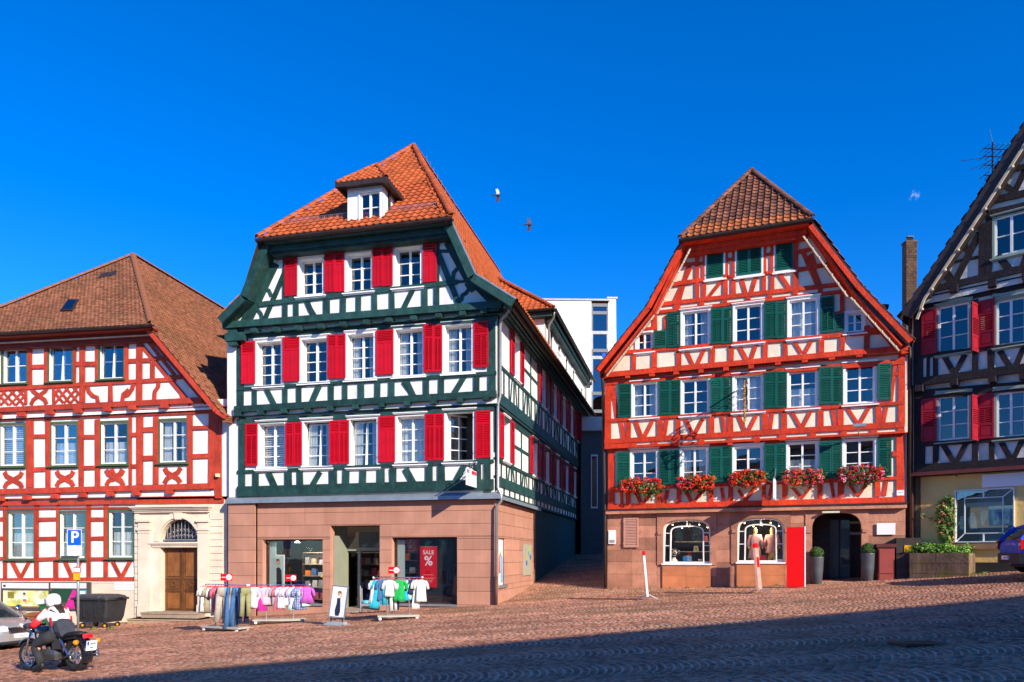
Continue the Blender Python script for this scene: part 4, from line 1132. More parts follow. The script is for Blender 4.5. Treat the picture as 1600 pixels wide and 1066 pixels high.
b = MB(); b.add([(uL2, -V2 - .02, zbl), (.02, -V2 - .02, zbr), (.02, -V1 + .1, zbr), (uL2, -V1 + .1, zbl), (uL2, -V2 - .02, zbl - .03), (.02, -V2 - .02, zbr - .03), (.02, -V1 + .1, zbr - .03), (uL2, -V1 + .1, zbl - .03)], [(0, 1, 2, 3), (7, 6, 5, 4), (0, 4, 5, 1), (1, 5, 6, 2), (2, 6, 7, 3), (3, 7, 4, 0)]); b.box(uL2 - .1, .1, -V3 - .02, -V2 + .1, zr3 - .02, zr3 + .0)
rf.build(b, 'soffit', r_timber)
rf.zoom(*z1)
for x0, x1, y in ((78, 125, 350), (310, 355, 345), (540, 595, 328), (778, 830, 312), (1022, 1070, 292), (1262, 1315, 275), (1505, 1560, 255)): rf.joist((x0 + x1) / 2, y, x1 - x0, 48, .26, V2)
rf.zoom(*z2)
for x0, x1, y in ((260, 315, 405), (520, 578, 380), (782, 842, 355), (1048, 1110, 328), (1485, 1532, 300)): rf.joist((x0 + x1) / 2, y, x1 - x0, 50, .26, V2)
# ---- gable floors
rf.w, rf.holes = V3, []; rf.zoom()
for a, b, c, d in [(1063.5, 1111, 483.5, 545), (1145, 1193.6, 474, 537.5), (1230, 1281.5, 464, 530)]: window(rf, a, b, c, d, 'red')
window(rf, 992.5, 1022, 516, 551, 'redsmall'); window(rf, 1319, 1352.6, 484.5, 521.6, 'redsmall')
for a, b, c, d in [(1042, 1063, 488.5, 543), (1111, 1129, 481.5, 537.5), (1129, 1145, 481, 537), (1194, 1213, 472, 529), (1213, 1230, 471, 528.5), (1282, 1304, 464.5, 519.5)]: shutter(rf, a, b, c, d, 'greenpanel', green_shut)
for a, b, c, d in [(1021.5, 1041, 517, 543.5), (1304.5, 1319, 490, 517)]: shutter(rf, a, b, c, d, 'plain', green_shut)
def louvre(a, b, c, d, leaves):
    u0, u1, z0, z1_ = rf.rect(a, b, c, d)
    W, H = u1 - u0, z1_ - z0; f = MB(); t = .07
    f.box(0, W, -.05, .1, 0, t); f.box(0, W, -.05, .1, H - t, H); f.box(0, t, -.049, .1, t, H - t); f.box(W - t, W, -.049, .1, t, H - t); f.box(-.04, W + .04, -.10, 0, -.06, -.002)
    o = rf.place(f.mesh('louvre_window', white_paint), 'louvre_window', u0, V3, z0)
    for i in range(leaves):
        w = (W - 2 * t) / leaves; g, s = shutter_meshes(w, H - 2 * t, 'plain', green_shut)
        k = link('shutter', g, o, (t + w * (i + .5), -.05, t)); MB().add([v.co[:] for v in s.vertices], [p.vertices[:] for p in s.polygons]).build('louvre', green_shut, o, (t + w * (i + .5), -.05, t), fix=False)
    rf.holes.append((u0 + .02, u1 - .02, z0 + .02, z1_ - .02))
    rf.build(MB().box(u0, u1, -V3 + .12, -V3 + .14, z0, z1_), 'louvre_back', dark_in)
louvre(1101.5, 1133.5, 386.5, 437.5, 1); louvre(1148.5, 1193, 378, 432.5, 2); louvre(1208.5, 1242.5, 372, 425.5, 1)
rf.H(938, 583.5, 1418, 540, 8.5, proud=.13); rf.H(968, 549, 1392, 515, 6); rf.H(1016, 475, 1322, 440.5, 6.5, proud=.055); rf.H(1000, 489.5, 1345, 450.5, 5)
rf.H(1074, 386, 1262, 362, 9)
rf.zoom(*z7)
rf.L(250, 770, 138, 950, 46); rf.L(480, 400, 385, 560, 40); rf.H(385, 556, 535, 540, 26); rf.S(345, 380, 765, 930); rf.S(527, 573, 745, 915); rf.S(755, 800, 735, 900); rf.L(845, 765, 905, 890, 38); rf.L(1010, 750, 948, 885, 38); rf.S(535, 575, 330, 575); rf.S(735, 790, 330, 400)
rf.L(770, -30, 420, 520, 70, proud=.034); rf.L(420, 520, 250, 730, 80, proud=.036); rf.L(250, 730, 40, 960, 100, proud=.033); rf.L(880, -5, 735, 310, 44); rf.L(640, 150, 540, 330, 40); rf.H(690, 135, 920, 100, 36); rf.L(360, 630, 270, 760, 50)
rf.S(640, 672, 440, 560)
rf.zoom(*z1)
rf.S(1127, 1175, 85, 235); rf.S(1310, 1360, 75, 220); rf.L(1415, 75, 1485, 205, 40)
rf.zoom(*z2)
rf.L(75, 235, 25, 385, 42); rf.S(142, 188, 220, 375); rf.S(335, 382, 185, 355); rf.L(445, 205, 520, 330, 40); rf.L(625, 190, 550, 325, 42); rf.S(685, 740, 165, 320); rf.S(890, 940, 145, 300); rf.S(1128, 1180, 60, 285)
rf.zoom(*z8)
rf.S(482, 533, 275, 575); rf.H(430, 585, 525, 572, 24); rf.S(255, 305, 345, 400); rf.L(470, 250, 620, 415, 90, proud=.036); rf.L(330, 80, 480, 270, 90, proud=.034); rf.L(610, 395, 730, 560, 70, proud=.033); rf.L(850, 700, 1060, 950, 80, proud=.037); rf.L(740, 590, 870, 750, 50, proud=.031); rf.H(780, 760, 900, 750, 36); rf.L(1000, 830, 1160, 985, 130, proud=.029)
rf.L(150, 0, 262, 300, 60); rf.H(45, 125, 180, 105, 42); rf.H(210, 95, 340, 80, 40); rf.L(180, -20, 215, 95, 50)
rf.zoom(*z5)
rf.S(187, 232, 215, 835); rf.L(125, 445, 8, 850, 46); rf.H(25, 440, 190, 425, 36); rf.H(-10, 640, 275, 605, 38); rf.H(232, 430, 272, 425, 28); rf.S(266, 308, 635, 825); rf.S(268, 296, 230, 640); rf.S(498, 552, 560, 805); rf.S(524, 553, 230, 600); rf.S(588, 638, 595, 790); rf.L(480, 635, 330, 825, 50); rf.H(550, 385, 595, 380, 30); rf.H(550, 575, 595, 570, 30); rf.S(596, 626, 190, 600)
rf.L(700, 600, 750, 775, 48); rf.L(862, 590, 808, 765, 48); rf.S(928, 975, 560, 755); rf.S(945, 976, 170, 570); rf.H(972, 330, 1022, 322, 30); rf.H(972, 535, 1025, 525, 30); rf.S(1022, 1065, 545, 740); rf.S(1022, 1056, 140, 560); rf.L(1125, 560, 1230, 715, 54); rf.S(1275, 1332, 120, 705); rf.S(1298, 1332, 100, 300)
rf.L(1385, 320, 1552, 690, 56); rf.H(1332, 295, 1480, 268, 34); rf.H(1332, 495, 1465, 470, 42); rf.L(120, 230, -70, 520, 70, proud=.034)
for a, b in ((232, 290), (485, 540), (750, 800), (990, 1045), (1275, 1330)): rf.S(a, b, 830 - (a - 232) * .115, 905 - (a - 232) * .115)
rf.zoom()
rgable = [rf.on(*p) for p in ((939, 590), (934, 578), (1012, 480), (1068, 378), (1266, 350), (1345, 448), (1424, 532), (1418, 550))]
rf.wall(rgable, rf.holes, plaster_cream, V3)

# ---- sandstone ground floor
rf.w = 0
sand_lev = [zr1 - .16, zr1 - .62]
zz = zr1 - .62
while zz > -.3: zz -= .47; sand_lev.append(zz)
def arch(px0, px1, pytop, pyspring, pybot):
    xm = (px0 + px1) / 2
    return dict(u0=rf.on(px0, 850)[0], u1=rf.on(px1, 850)[0], zt=rf.on(xm, pytop)[1], zs=rf.on(xm, pyspring)[1], zb=rf.on(xm, pybot)[1])
def arch_pts(A, d=0.0, n=16, top=None):
    uc, a = (A['u0'] + A['u1']) / 2, (A['u1'] - A['u0']) / 2 + d; bh = A['zt'] - A['zs'] + d
    pts = []
    for i in range(n + 1):
        t = math.pi * i / n; c, s_ = math.cos(t), math.sin(t)
        pts.append((uc + a * math.copysign(abs(c) ** .72, c), A['zs'] + bh * abs(s_) ** .72))
    return pts     # right to left
A1 = arch(1036, 1110, 811.5, 831, 883); A2 = arch(1152, 1225, 808.5, 828, 881); A3 = arch(1269, 1346, 801, 828, 925)
A3['zb'] = -.3
surr = []
for A in (A1, A2, A3):
    e = .22
    surr.append((A['u0'] - e, A['u1'] + e, A['zb'] if A is A3 else A['zb'] - .9, min(A['zt'] + e, zr1 - .17)))
clad(rf, rl_g, .0, sand_lev, surr, .0, red_stone, 'stone_block', maxw=1.15, gap=.004, thick=.12)
def holed_prism(outer, hole, y0, y1):
    polys = [[Vector((x, z, 0)) for x, z in outer], [Vector((x, z, 0)) for x, z in hole[::-1]]]
    tri = tessellate_polygon(polys); flat = [p for q in polys for p in q]; n = len(flat); no = len(outer)
    v = [(p.x, y0, p.y) for p in flat] + [(p.x, y1, p.y) for p in flat]
    f = [tuple(t) for t in tri] + [tuple(i + n for i in t[::-1]) for t in tri]
    f += [(i, (i + 1) % no, n + (i + 1) % no, n + i) for i in range(no)]
    m = len(hole); f += [(no + i, no + (i + 1) % m, n + no + (i + 1) % m, n + no + i) for i in range(m)]
    return MB().add(v, f)
for A, S_ in zip((A1, A2, A3), surr):
    zb = A['zb']
    hole = [(A['u1'], zb + .001)] + arch_pts(A) + [(A['u0'], zb + .001)]
    outer = [(S_[1], zb - (.0 if A is not A3 else .01)), (S_[1], S_[3]), (S_[0], S_[3]), (S_[0], zb - (.0 if A is not A3 else .01))]
    if A is A3: hole[0] = (A['u1'], zb + .01); hole[-1] = (A['u0'], zb + .01)
    rf.build(holed_prism(outer, hole, -.035, .30), 'arch_surround', red_stone)
    for sx in (S_[0] + .03, S_[1] - .19):      # imposts
        rf.build(MB().box(sx, sx + .16, -.075, .0, A['zs'] - .10, A['zs'] + .02), 'impost', red_stone)
    if A is not A3:
        lv = [zb - .002, zb - .42, zb - .95, -.3]
        clad(rf, S_[0] + .2, S_[1] - .2, lv, [], .055, orange_stone, 'parapet_stone', maxw=.95, gap=.003)
        clad(rf, S_[0], S_[0] + .2, lv, [], .0, red_stone, 'stone_block', maxw=1.1, gap=.003); clad(rf, S_[1] - .2, S_[1], lv, [], .0, red_stone, 'stone_block', maxw=1.1, gap=.003)
        rf.build(MB().box(A['u0'] - .05, A['u1'] + .05, -.10, .22, zb - .0, zb + .06), 'window_ledge', white_paint)
rf.build(MB().box(rl_g - .02, .02, -V1 - .06, .2, zr1 - .16, zr1 - .02), 'string_course', red_stone)
rf.build(MB().box(rl_g - .02, .04, -V1 - .10, -.0, zr1 - .02, zr1 + .03), 'drip_edge', gutter_m)
b = MB(); b.box(rl_g, surr[0][0], .10, .2, -.5, zr1)
for S0, S1 in ((surr[0], surr[1]), (surr[1], surr[2])): b.box(S0[1], S1[0], .10, .2, -.5, zr1)
b.box(surr[2][1], -.0, .10, .2, -.5, zr1)
for S_ in surr[:2]: b.box(S_[0], S_[1], .13, .2, -.5, S_[2] + .9 - .02)
for S_ in surr: b.box(S_[0], S_[1], .10, .2, S_[3] - .005, zr1)
rf.build(b, 'backing_wall', red_stone)
def arch_window(A):
    f = MB()
    for A_, r in ((A, .055), (dict(u0=A['u0'] + .26, u1=A['u1'] - .26, zt=A['zt'] - .24, zs=A['zs'] - .02, zb=A['zb']), .032)):
        P = [(A_['u1'], .14, A_['zb'] + .06)] + [(x, .14, z) for x, z in arch_pts(A_, -r / 2)] + [(A_['u0'], .14, A_['zb'] + .06)]
        for p, q in zip(P, P[1:]): f.bar(p, q, r * 1.4, .07, (0, 1, 0))
    uc = (A['u0'] + A['u1']) / 2
    f.box(uc - .02, uc + .02, .11, .17, A['zt'] - .26, A['zt'])
    f.box(A['u0'], A['u1'], .11, .17, A['zb'] + .06, A['zb'] + .12)
    for k in (.0, .38):
        z = A['zs'] - .02 - k * (A['zs'] - A['zb']) - .04
        for a, c in ((A['u0'], A['u0'] + .28), (A['u1'] - .28, A['u1'])): f.box(a, c, .12, .16, z, z + .03)
    w = rf.build(f, 'display_window', white_paint)
    P = [(A['u1'], A['zb'])] + arch_pts(A) + [(A['u0'], A['zb'])]
    MB().prism(P, .150, .156).build('pane', shop_glass, w)
arch_window(A1); arch_window(A2)
# doorway: dark inner porch with a glazed door
b = MB(); zf = gz(*rf.pt((A3['u0'] + A3['u1']) / 2, 0, 0).xy)
b.box(A3['u0'] - .2, A3['u1'] + .2, 1.6, 1.7, -.3, zr1); b.box(A3['u0'] - .25, A3['u0'] - .15, .3, 1.6, -.3, zr1); b.box(A3['u1'] + .15, A3['u1'] + .25, .3, 1.6, -.3, zr1); b.box(A3['u0'] - .2, A3['u1'] + .2, .3, 1.6, zr1 - .25, zr1 - .2)
rf.build(b, 'porch', M('porch_wall', (0.06, 0.045, 0.04), .8, .15))
b = MB(); u0, u1 = A3['u0'] + .55, A3['u1'] - .25; zt = zf + 2.25
b.box(u0 - .5, u0, 1.40, 1.5, zf, zt + .2)
for x in (u0, (u0 + u1) / 2 - .03, u1 - .06): b.box(x, x + .06, 1.42, 1.48, zf, zt)
b.box(u0, u1, 1.421, 1.479, zt, zt + .08); b.box(u0, u1, 1.421, 1.479, zf + .02, zf + .12)
dr2 = rf.build(b, 'shop_door', gutter_m)
MB().box(u0 + .06, u1 - .06, 1.445, 1.451, zf + .1, zt).build('pane', shop_glass, dr2)
for zo in (zt - .55, zt - .15): MB().box(u0 + .75, u0 + 1.15, 1.40, 1.41, zo, zo + .1).build('door_sticker', grey_print, dr2)
b = MB(); b.box(A3['u0'], A3['u1'], -.1, 1.6, zf - .3, zf + .04)
rf.build(b, 'door_step', step_stone)
rf.build(MB().box(A3['u0'] + .25, A3['u1'] - .5, .1, 1.2, zf + .041, zf + .06), 'door_mat', M('red_mat', (0.35, 0.02, 0.02), .9, .2))
b = MB(); lu = rf.on(1298, 804)[0]; b.box(lu - .28, lu + .28, -.25, -.04, A3['zt'] - .02, A3['zt'] + .04)
rf.build(b, 'door_lamp', M('lamp_glass', (0.6, 0.6, 0.5), .4))
# wooden louvred hatch and small plates
u0, u1, za, zb_ = rf.rect(975, 998, 809.5, 855.5)
g, s = shutter_meshes(u1 - u0, za * 0 + zb_ - za, 'plain', M('salmon_shutter', (0.50, 0.26, 0.20), .6, .1))
o = rf.place(g, 'shutter', (u0 + u1) / 2, .06, za); link('slats', s, o)
for (a, b_, c, d, m, nm) in ((951, 962.5, 828.5, 850, white_flat, 'notice_plate'), (1370, 1399, 817.5, 835.5, white_flat, 'shop_plate'), (1401, 1412.5, 766, 774.5, white_flat, 'house_plate')):
    ww = 0 if c > 800 else V1
    u0, u1, za, zb_ = rf.rect(a, b_, c, d, ww + .05)
    o = rf.build(MB().box(u0, u1, -ww - .075, -ww - .05, za, zb_), nm, m)
    if nm == 'notice_plate': MB().box(u0 + .03, u1 - .05, -.078, -.0755, za + .04, za + .16).build('print', grey_print, o)
    if nm == 'house_plate': MB().box(u0 + .04, u1 - .04, -ww - .0775, -ww - .0755, za + .09, za + .11).build('print', grey_print, o)

# ---- roof of the red house
rf.w = V3
def solve_depth(fac, u, px):
    best = None
    for i in range(20, 120):
        s_ = i * .05; p = fac.pt(u, -s_, 0); q = CX + FOC * p.x / p.y
        if best is None or abs(q - px) < best[0]: best = (abs(q - px), s_)
    return best[1]
OVR = 1.2
e0, e1 = rf.on(1063, 374, OVR), rf.on(1269, 345, OVR)
ez = (e0[1] + e1[1]) / 2; eu0, eu1 = e0[0], e1[0]
uc = (eu0 + eu1) / 2
sd = min(4.6, max(2.6, solve_depth(rf, uc, 1170)))
pa_ = rf.pt(uc, -sd, 0)
RZ2 = EYE + (YH - 268) / FOC * pa_.y
tL, kL, eL = rf.on(1066, 376, 1.0), rf.on(1010, 480, 1.0), rf.on(932, 577, 1.0)
tR, kR, eR = rf.on(1270, 350, 1.0), rf.on(1345, 446, 1.0), rf.on(1427, 531, 1.0)
m = MB(); back = -11.0
cA, cB, apx = (eu0, OVR + .04, ez + .03), (eu1, OVR + .04, ez + .03), (uc, -sd, RZ2)
m.add([rp(cA), rp(cB), rp(apx)], [(0, 1, 2)])
faces = [[(kR[0], .98, kR[1]), (kR[0], back, kR[1]), (uc, back, RZ2), apx, (tR[0], .98, tR[1] + .1)], [(eR[0], .98, eR[1]), (eR[0], back, eR[1]), (kR[0], back, kR[1]), (kR[0], .98, kR[1])],
         [(kL[0], .98, kL[1]), (kL[0], back, kL[1]), (uc, back, RZ2), apx, (tL[0], .98, tL[1] + .1)], [(eL[0], .98, eL[1]), (eL[0], back, eL[1]), (kL[0], back, kL[1]), (kL[0], .98, kL[1])]]
for p in faces: m.add([rp(q) for q in p], [tuple(range(len(p)))])
r_roof = rf.build(m, 'roof', roof_under, fix=False)
roof_face(rf, [cA, cB, apx], pan_tile, .235, .30, tile_brown, r_roof, n_single=300, row_mat=tile_rust)
for p in faces: roof_face(rf, p, pan_tile, .3, .36, tile_brown, r_roof)
ridge_line(up(cA), up(apx), tile_brown, r_roof, .11); ridge_line(up(cB), up(apx), tile_brown, r_roof, .11); ridge_line(up(apx), (uc, back, RZ2 + .06), tile_brown, r_roof, .11)
b = MB(); b.box(eu0 + .1, eu1 - .1, -OVR + .02, -V3 - .35, ez - .11, ez - .05); b.box(eu0 + .15, eu1 - .15, -V3 - .37, -V3 - .25, ez - .28, ez - .06); b.box(eu0 + .2, eu1 - .2, -V3 - .27, -V3 + .02, ez - .40, ez - .24)
rf.build(b, 'eave_fascia', r_timber)
gutter(rf, (eu0 - .05, OVR + .02, ez + .02), (eu1 + .05, OVR + .02, ez + .02), r=.10)
verge(rf, [tL, kL, eL], 1.04, .96, .17, r_timber); verge(rf, [tR, kR, eR], 1.04, .96, .17, r_timber)
verge(rf, [(tL[0] + .1, tL[1] - .1), (kL[0] + .2, kL[1] - .15), (eL[0] + .3, eL[1] - .12)], .96, .44, .06, r_timber); verge(rf, [(tR[0] - .1, tR[1] - .1), (kR[0] - .2, kR[1] - .15), (eR[0] - .3, eR[1] - .12)], .96, .44, .06, r_timber)
b = MB()
for P, sg in ((tL, 1), (tR, -1)): pass
for p, q in ((tL, kL), (kL, eL), (tR, kR), (kR, eR)): b.bar((p[0], -1.02, p[1] + .03), (q[0], -1.02, q[1] + .03), .05, .04)
rf.build(b, 'verge_strip', gutter_m)
conduit = M('beige_conduit', (0.55, 0.45, 0.33), .6, .2)
b = MB()
for p, q in ((tL, kL), (kL, eL)):
    p2, q2 = Vector((p[0] + .30, -1.0, p[1] - .34)), Vector((q[0] + .40, -1.0, q[1] - .30)); b.bar(p2, q2, .05, .05)
    for i in range(7):
        c = p2.lerp(q2, (i + .5) / 7); b.lathe([(.0, -.04), (.04, -.02), (.04, .03), (0, .05)], 8, c)
rf.build(b, 'light_string', conduit); b = MB()
for p, q in ((tR, kR), (kR, eR)):
    p2, q2 = Vector((p[0] - .30, -.9, p[1] - .34)), Vector((q[0] - .40, -.9, q[1] - .30)); b.bar(p2, q2, .05, .05)
    for i in range(7):
        c = p2.lerp(q2, (i + .5) / 7); b.lathe([(.0, -.04), (.04, -.02), (.04, .03), (0, .05)], 8, c)
rf.build(b, 'light_string', conduit)
rf.zoom(*z5); strip_lights(rf, [(95, 215), (255, 200), (405, 180), (560, 162), (714, 143), (868, 124), (1027, 104), (1186, 85), (1343, 66)]); rf.zoom()
b = MB(); b.box(rl_g, rl_g + .15, .1, 9, -.5, zr3 + .2); b.box(-.15, 0, .1, 9, -.5, zr3 + .2); b.box(rl_g, 0, 9, 9.2, -.5, zr3)
rf.build(b, 'flank_wall', plaster_cream)
pipe(rf, [(eL[0] + .12, .58, eL[1] - .1), (eL[0] + .10, .5, eL[1] - .45), (rl_g - .10, .30, eL[1] - .7), (rl_g - .08, .20, zr1 + 1.9), (rl_g - .06, .12, zr1 - .2), (rl_g - .06, .10, .4)], .055, mat=gutter_m)
pipe(rf, [(eR[0] - .05, .5, eR[1] - .1), (.10, .3, eR[1] - .5), (.09, .2, zr1)], .05, mat=gutter_m)
# small dark dormer on the right roof slope
b = MB(); u0 = kR[0] + .05; zc = kR[1] - .1
b.box(u0 - .6, u0 + .85, 1.9, 3.2, zc - .6, zc + .15); b.add([(u0 - .7, 1.7, zc + .38), (u0 + 1.05, 1.7, zc + .10), (u0 + 1.05, 3.4, zc + .10), (u0 - .7, 3.4, zc + .38), (u0 - .7, 1.7, zc + .46), (u0 + 1.05, 1.7, zc + .18), (u0 + 1.05, 3.4, zc + .18), (u0 - .7, 3.4, zc + .46)], [(0, 3, 2, 1), (4, 5, 6, 7), (0, 1, 5, 4), (1, 2, 6, 5), (2, 3, 7, 6), (3, 0, 4, 7)])
rf.build(b, 'roof_dormer', gutter_m)
# floodlight over the right window
u, z = rf.on(1345, 670, V2); b = MB(); b.box(u - .28, u + .12, -V2 - .75, -V2 - .55, z - .03, z + .06); b.tube([(u - .08, -V2 - .6, z), (u - .08, -V2, z - .25)], .02)
rf.build(b, 'floodlight', pipe_m)

# ================================================================== LEFT HOUSE
LY = 28.6
l_root = thing('timbered_house', 'oxide red and white half-timbered house with weathered brown hipped roof and stone portal', 'house', ((372 - CX) / FOC * LY, LY, -1.0))
lf = Fac((372 - CX) / FOC * LY, LY, 6.0, -1.0, l_root); lf.mat = l_timber
X1, X2 = .16, .32
lend = lf.on(-120, 700, 0)[0]
zl1 = lf.on(150, 779, 0)[1]; zl2 = lf.on(150, 645, X1)[1]; zl3 = lf.on(120, 512, X2)[1]
zl7, zl8, zm1, zm2, zL2, zp = (0, 500, 7.615), (180, 500, 6.66), (0, 640, 7.615), (180, 640, 7.105), (0, 740, 3.27), (200, 780, 5.33)
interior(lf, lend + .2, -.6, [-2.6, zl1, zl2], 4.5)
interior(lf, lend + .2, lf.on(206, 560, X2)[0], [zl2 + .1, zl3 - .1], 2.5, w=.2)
# ---- upper floor in the gable
lf.w, lf.holes = X2, []; lf.zoom()
window(lf, 2.5, 45, 542, 600.5, 'left', rows=2); window(lf, 74, 116, 538, 597.5, 'left', tilt=True, rows=2); window(lf, 153.5, 196.5, 532.5, 593.5, 'left', tilt=True, rows=2)
window(lf, -75, -32, 546, 604, 'left', rows=2)
lf.H(-110, 643, 318, 622, 8, proud=.13); lf.H(-110, 611, 275, 589.5, 6.5); lf.H(-110, 536, 245, 515, 10)
lf.zoom(*zl7)
lf.S(-60, -10, 330, 800); lf.S(338, 388, 330, 810); lf.S(535, 570, 305, 770); lf.H(380, 538, 540, 532, 50); lf.S(880, 912, 290, 740); lf.S(958, 1020, 285, 985); lf.H(905, 500, 1150, 498, 52); lf.S(1145, 1175, 280, 730); lf.S(1495, 1520, 240, 720)
for x0, x1, y0, y1 in ((8, 300, 825, 1015), (660, 945, 780, 990)):    # lattice panels
    w, h = x1 - x0, y1 - y0
    for k in (.0, .36, .72): lf.L(x0 + w * k, y0, x0 + w * min(1, k + .62), y1 if k < .4 else y0 + h * .5, 34, name='lattice_bar')
    for k in (.28, .64, 1.0): lf.L(x0 + w * k, y0, x0 + w * max(0, k - .62), y1 if k > .6 else y0 + h * .5, 34, name='lattice_bar')
    lf.L(x0, y0 + h * .45, x0 + w * .35, y1, 34, name='lattice_bar'); lf.L(x1, y0 + h * .45, x0 + w * .65, y1, 34, name='lattice_bar')
lf.S(-30, 8, 800, 1015); lf.S(300, 330, 810, 1010); lf.S(632, 662, 800, 1000)
lf.curve([(370, 800), (400, 850), (470, 905), (535, 950), (560, 1005)], 42); lf.curve([(575, 790), (545, 850), (470, 905), (400, 955), (375, 1010)], 42)
lf.curve([(1040, 770), (1060, 850), (1110, 905), (1160, 920), (1170, 980)], 42); lf.S(1298, 1345, 770, 970); lf.curve([(1540, 830), (1470, 890), (1460, 970)], 42)
lf.zoom(*zl8)
lf.S(104, 144, 225, 650); lf.S(228, 286, 200, 850); lf.H(140, 412, 375, 400, 42); lf.S(372, 415, 440, 610); lf.L(235, 215, 600, 655, 52); lf.L(600, 655, 790, 880, 60)
lf.curve([(195, 660), (180, 720), (140, 780), (85, 800), (80, 840)], 42); lf.curve([(455, 645), (450, 700), (415, 750), (410, 830)], 40); lf.curve([(595, 645), (650, 720), (690, 760), (705, 830)], 34)
lf.L(262, 120, 640, 600, 44); lf.L(400, 200, 960, 860, 90, proud=.034); lf.H(420, 385, 560, 380, 40); lf.H(560, 580, 700, 575, 42)
lf.zoom()
lgable = [lf.on(*p) for p in ((-120, 660), (-120, 505), (236, 505), (300, 585), (333, 632), (330, 640))]
lf.wall(lgable, lf.holes, plaster, X2)
# ---- middle floor
lf.w, lf.holes = X1, []
window(lf, -2, 41, 661, 730, 'left', 'blind'); window(lf, 77.5, 123.5, 659, 729, 'left', 'half'); window(lf, 155.5, 202, 657, 727, 'left', 'half'); window(lf, 247.5, 295, 654.5, 724.5, 'left', 'sides'); window(lf, -82, -38, 663, 732, 'left')
lf.H(-110, 768, 336, 755, 8.5, proud=.13); lf.H(-110, 657, 336, 640, 6)
lf.zoom(*zm1)
lf.S(320, 407, 125, 930); lf.S(549, 605, 125, 930); lf.H(405, 298, 552, 294, 50); lf.H(405, 690, 552, 686, 50); lf.S(944, 1002, 120, 920); lf.H(1000, 303, 1142, 300, 50); lf.H(1000, 670, 1142, 667, 50); lf.S(1139, 1196, 120, 910)
for xa, xb, ya, yb in ((60, 270, 745, 935), (680, 880, 735, 915), (1270, 1475, 720, 905)):
    xm, ym = (xa + xb) / 2, (ya + yb) / 2
    lf.curve([(xa, ya), (xa + 25, ya + 50), (xm, ym), (xb - 25, yb - 50), (xb, yb)], 48); lf.curve([(xb, ya), (xb - 25, ya + 50), (xm, ym), (xa + 25, yb - 50), (xa, yb)], 48)
lf.zoom(*zm2)
lf.S(158, 192, 85, 835); lf.H(188, 258, 248, 256, 44); lf.H(188, 610, 246, 608, 42); lf.S(244, 316, 50, 835); lf.H(310, 200, 440, 196, 55); lf.H(310, 514, 440, 511, 55); lf.S(432, 486, 80, 832); lf.S(806, 864, 60, 822); lf.H(860, 186, 1050, 181, 44); lf.H(860, 497, 1046, 491, 50); lf.S(1042, 1112, 15, 890); lf.S(1114, 1186, 15, 985)
lf.curve([(552, 650), (580, 700), (640, 735), (700, 770), (728, 815)], 50); lf.curve([(732, 645), (700, 700), (640, 735), (580, 770), (550, 820)], 50)
lf.curve([(0 - 40, 660), (0 - 10, 720), (20, 745), (70, 790), (90, 835)], 44); lf.curve([(80, 665), (60, 710), (10, 745), (-30, 790)], 44)
lf.zoom()
lf.wall([(lend, zl1 - .0), (0.15, zl1 - .0), (0.15, zl2 + .35), (lend, zl2 + .35)], lf.holes, plaster, X1)
for px, py in ((4, 648), (42, 646.5), (86, 643.5), (130, 641), (175, 638.5), (214, 636), (264, 633.5), (-40, 650)): lf.joist(px, py, 11, 6.5, .34, X1)
for px, py in ((8, 776.5), (50, 775), (94, 773), (137, 771), (180, 769.5), (220, 768), (272, 765.5), (-40, 779)): lf.joist(px, py, 10, 7, .34, 0)
b = MB(); b.box(lend, .1, -X2 - .03, -X1 + .2, zl2 + .02, zl2 + .05); b.box(lend, -.55, -X1 - .03, .1, zl1 + .0, zl1 + .03); b.box(lend, -.55, -.12, .02, zl1 - .25, zl1 - .08)
lf.build(b, 'soffit', l_timber)
# ---- ground floor
lf.w, lf.holes = 0, []
window(lf, 10.5, 56.5, 798, 874.5, 'left', 'half'); window(lf, 91.5, 136.5, 797.5, 874, 'left', 'half'); window(lf, 168, 211.5, 796, 873, 'left', 'half'); window(lf, -70, -26, 799, 875, 'left')
lf.zoom(*zL2)
lf.S(178, 200, 145, 540); lf.S(277, 300, 430, 540); lf.S(292, 304, 150, 440); lf.S(447, 466, 145, 540); lf.S(535, 553, 145, 540); lf.S(20, 38, 150, 540)
for a, b in ((198, 295), (464, 540), (-40, 24)):
    for y in (225, 323, 428): lf.H(a, y, b, y - 2, 19)
lf.H(-200, 536, 692, 529, 18, proud=.05); lf.H(-200, 178, 692, 170, 9)
for x in (108, 622): lf.L(x - 45, 448, x - 2, 532, 20); lf.L(x + 45, 448, x + 2, 532, 20)
lf.L(335, 448, 372, 532, 20); lf.L(415, 448, 376, 532, 20)
lf.zoom()
portL, portR = lf.on(213, 870)[0], lf.on(356, 870)[0]
zred = lf.on(100, 907.5)[1]
lf.wall([(lend, zred - .05), (portL + .02, zred - .05), (portL + .02, zl1 + .1), (lend, zl1 + .1)], lf.holes, plaster, 0)
lf.build(MB().box(lend, portL, -.05, .15, -2.6, zred - .06), 'plinth', plinth_m)
lf.build(MB().box(lend, portL, -.065, .02, zred - .09, zred - .02), 'plinth_cap', plinth_m)
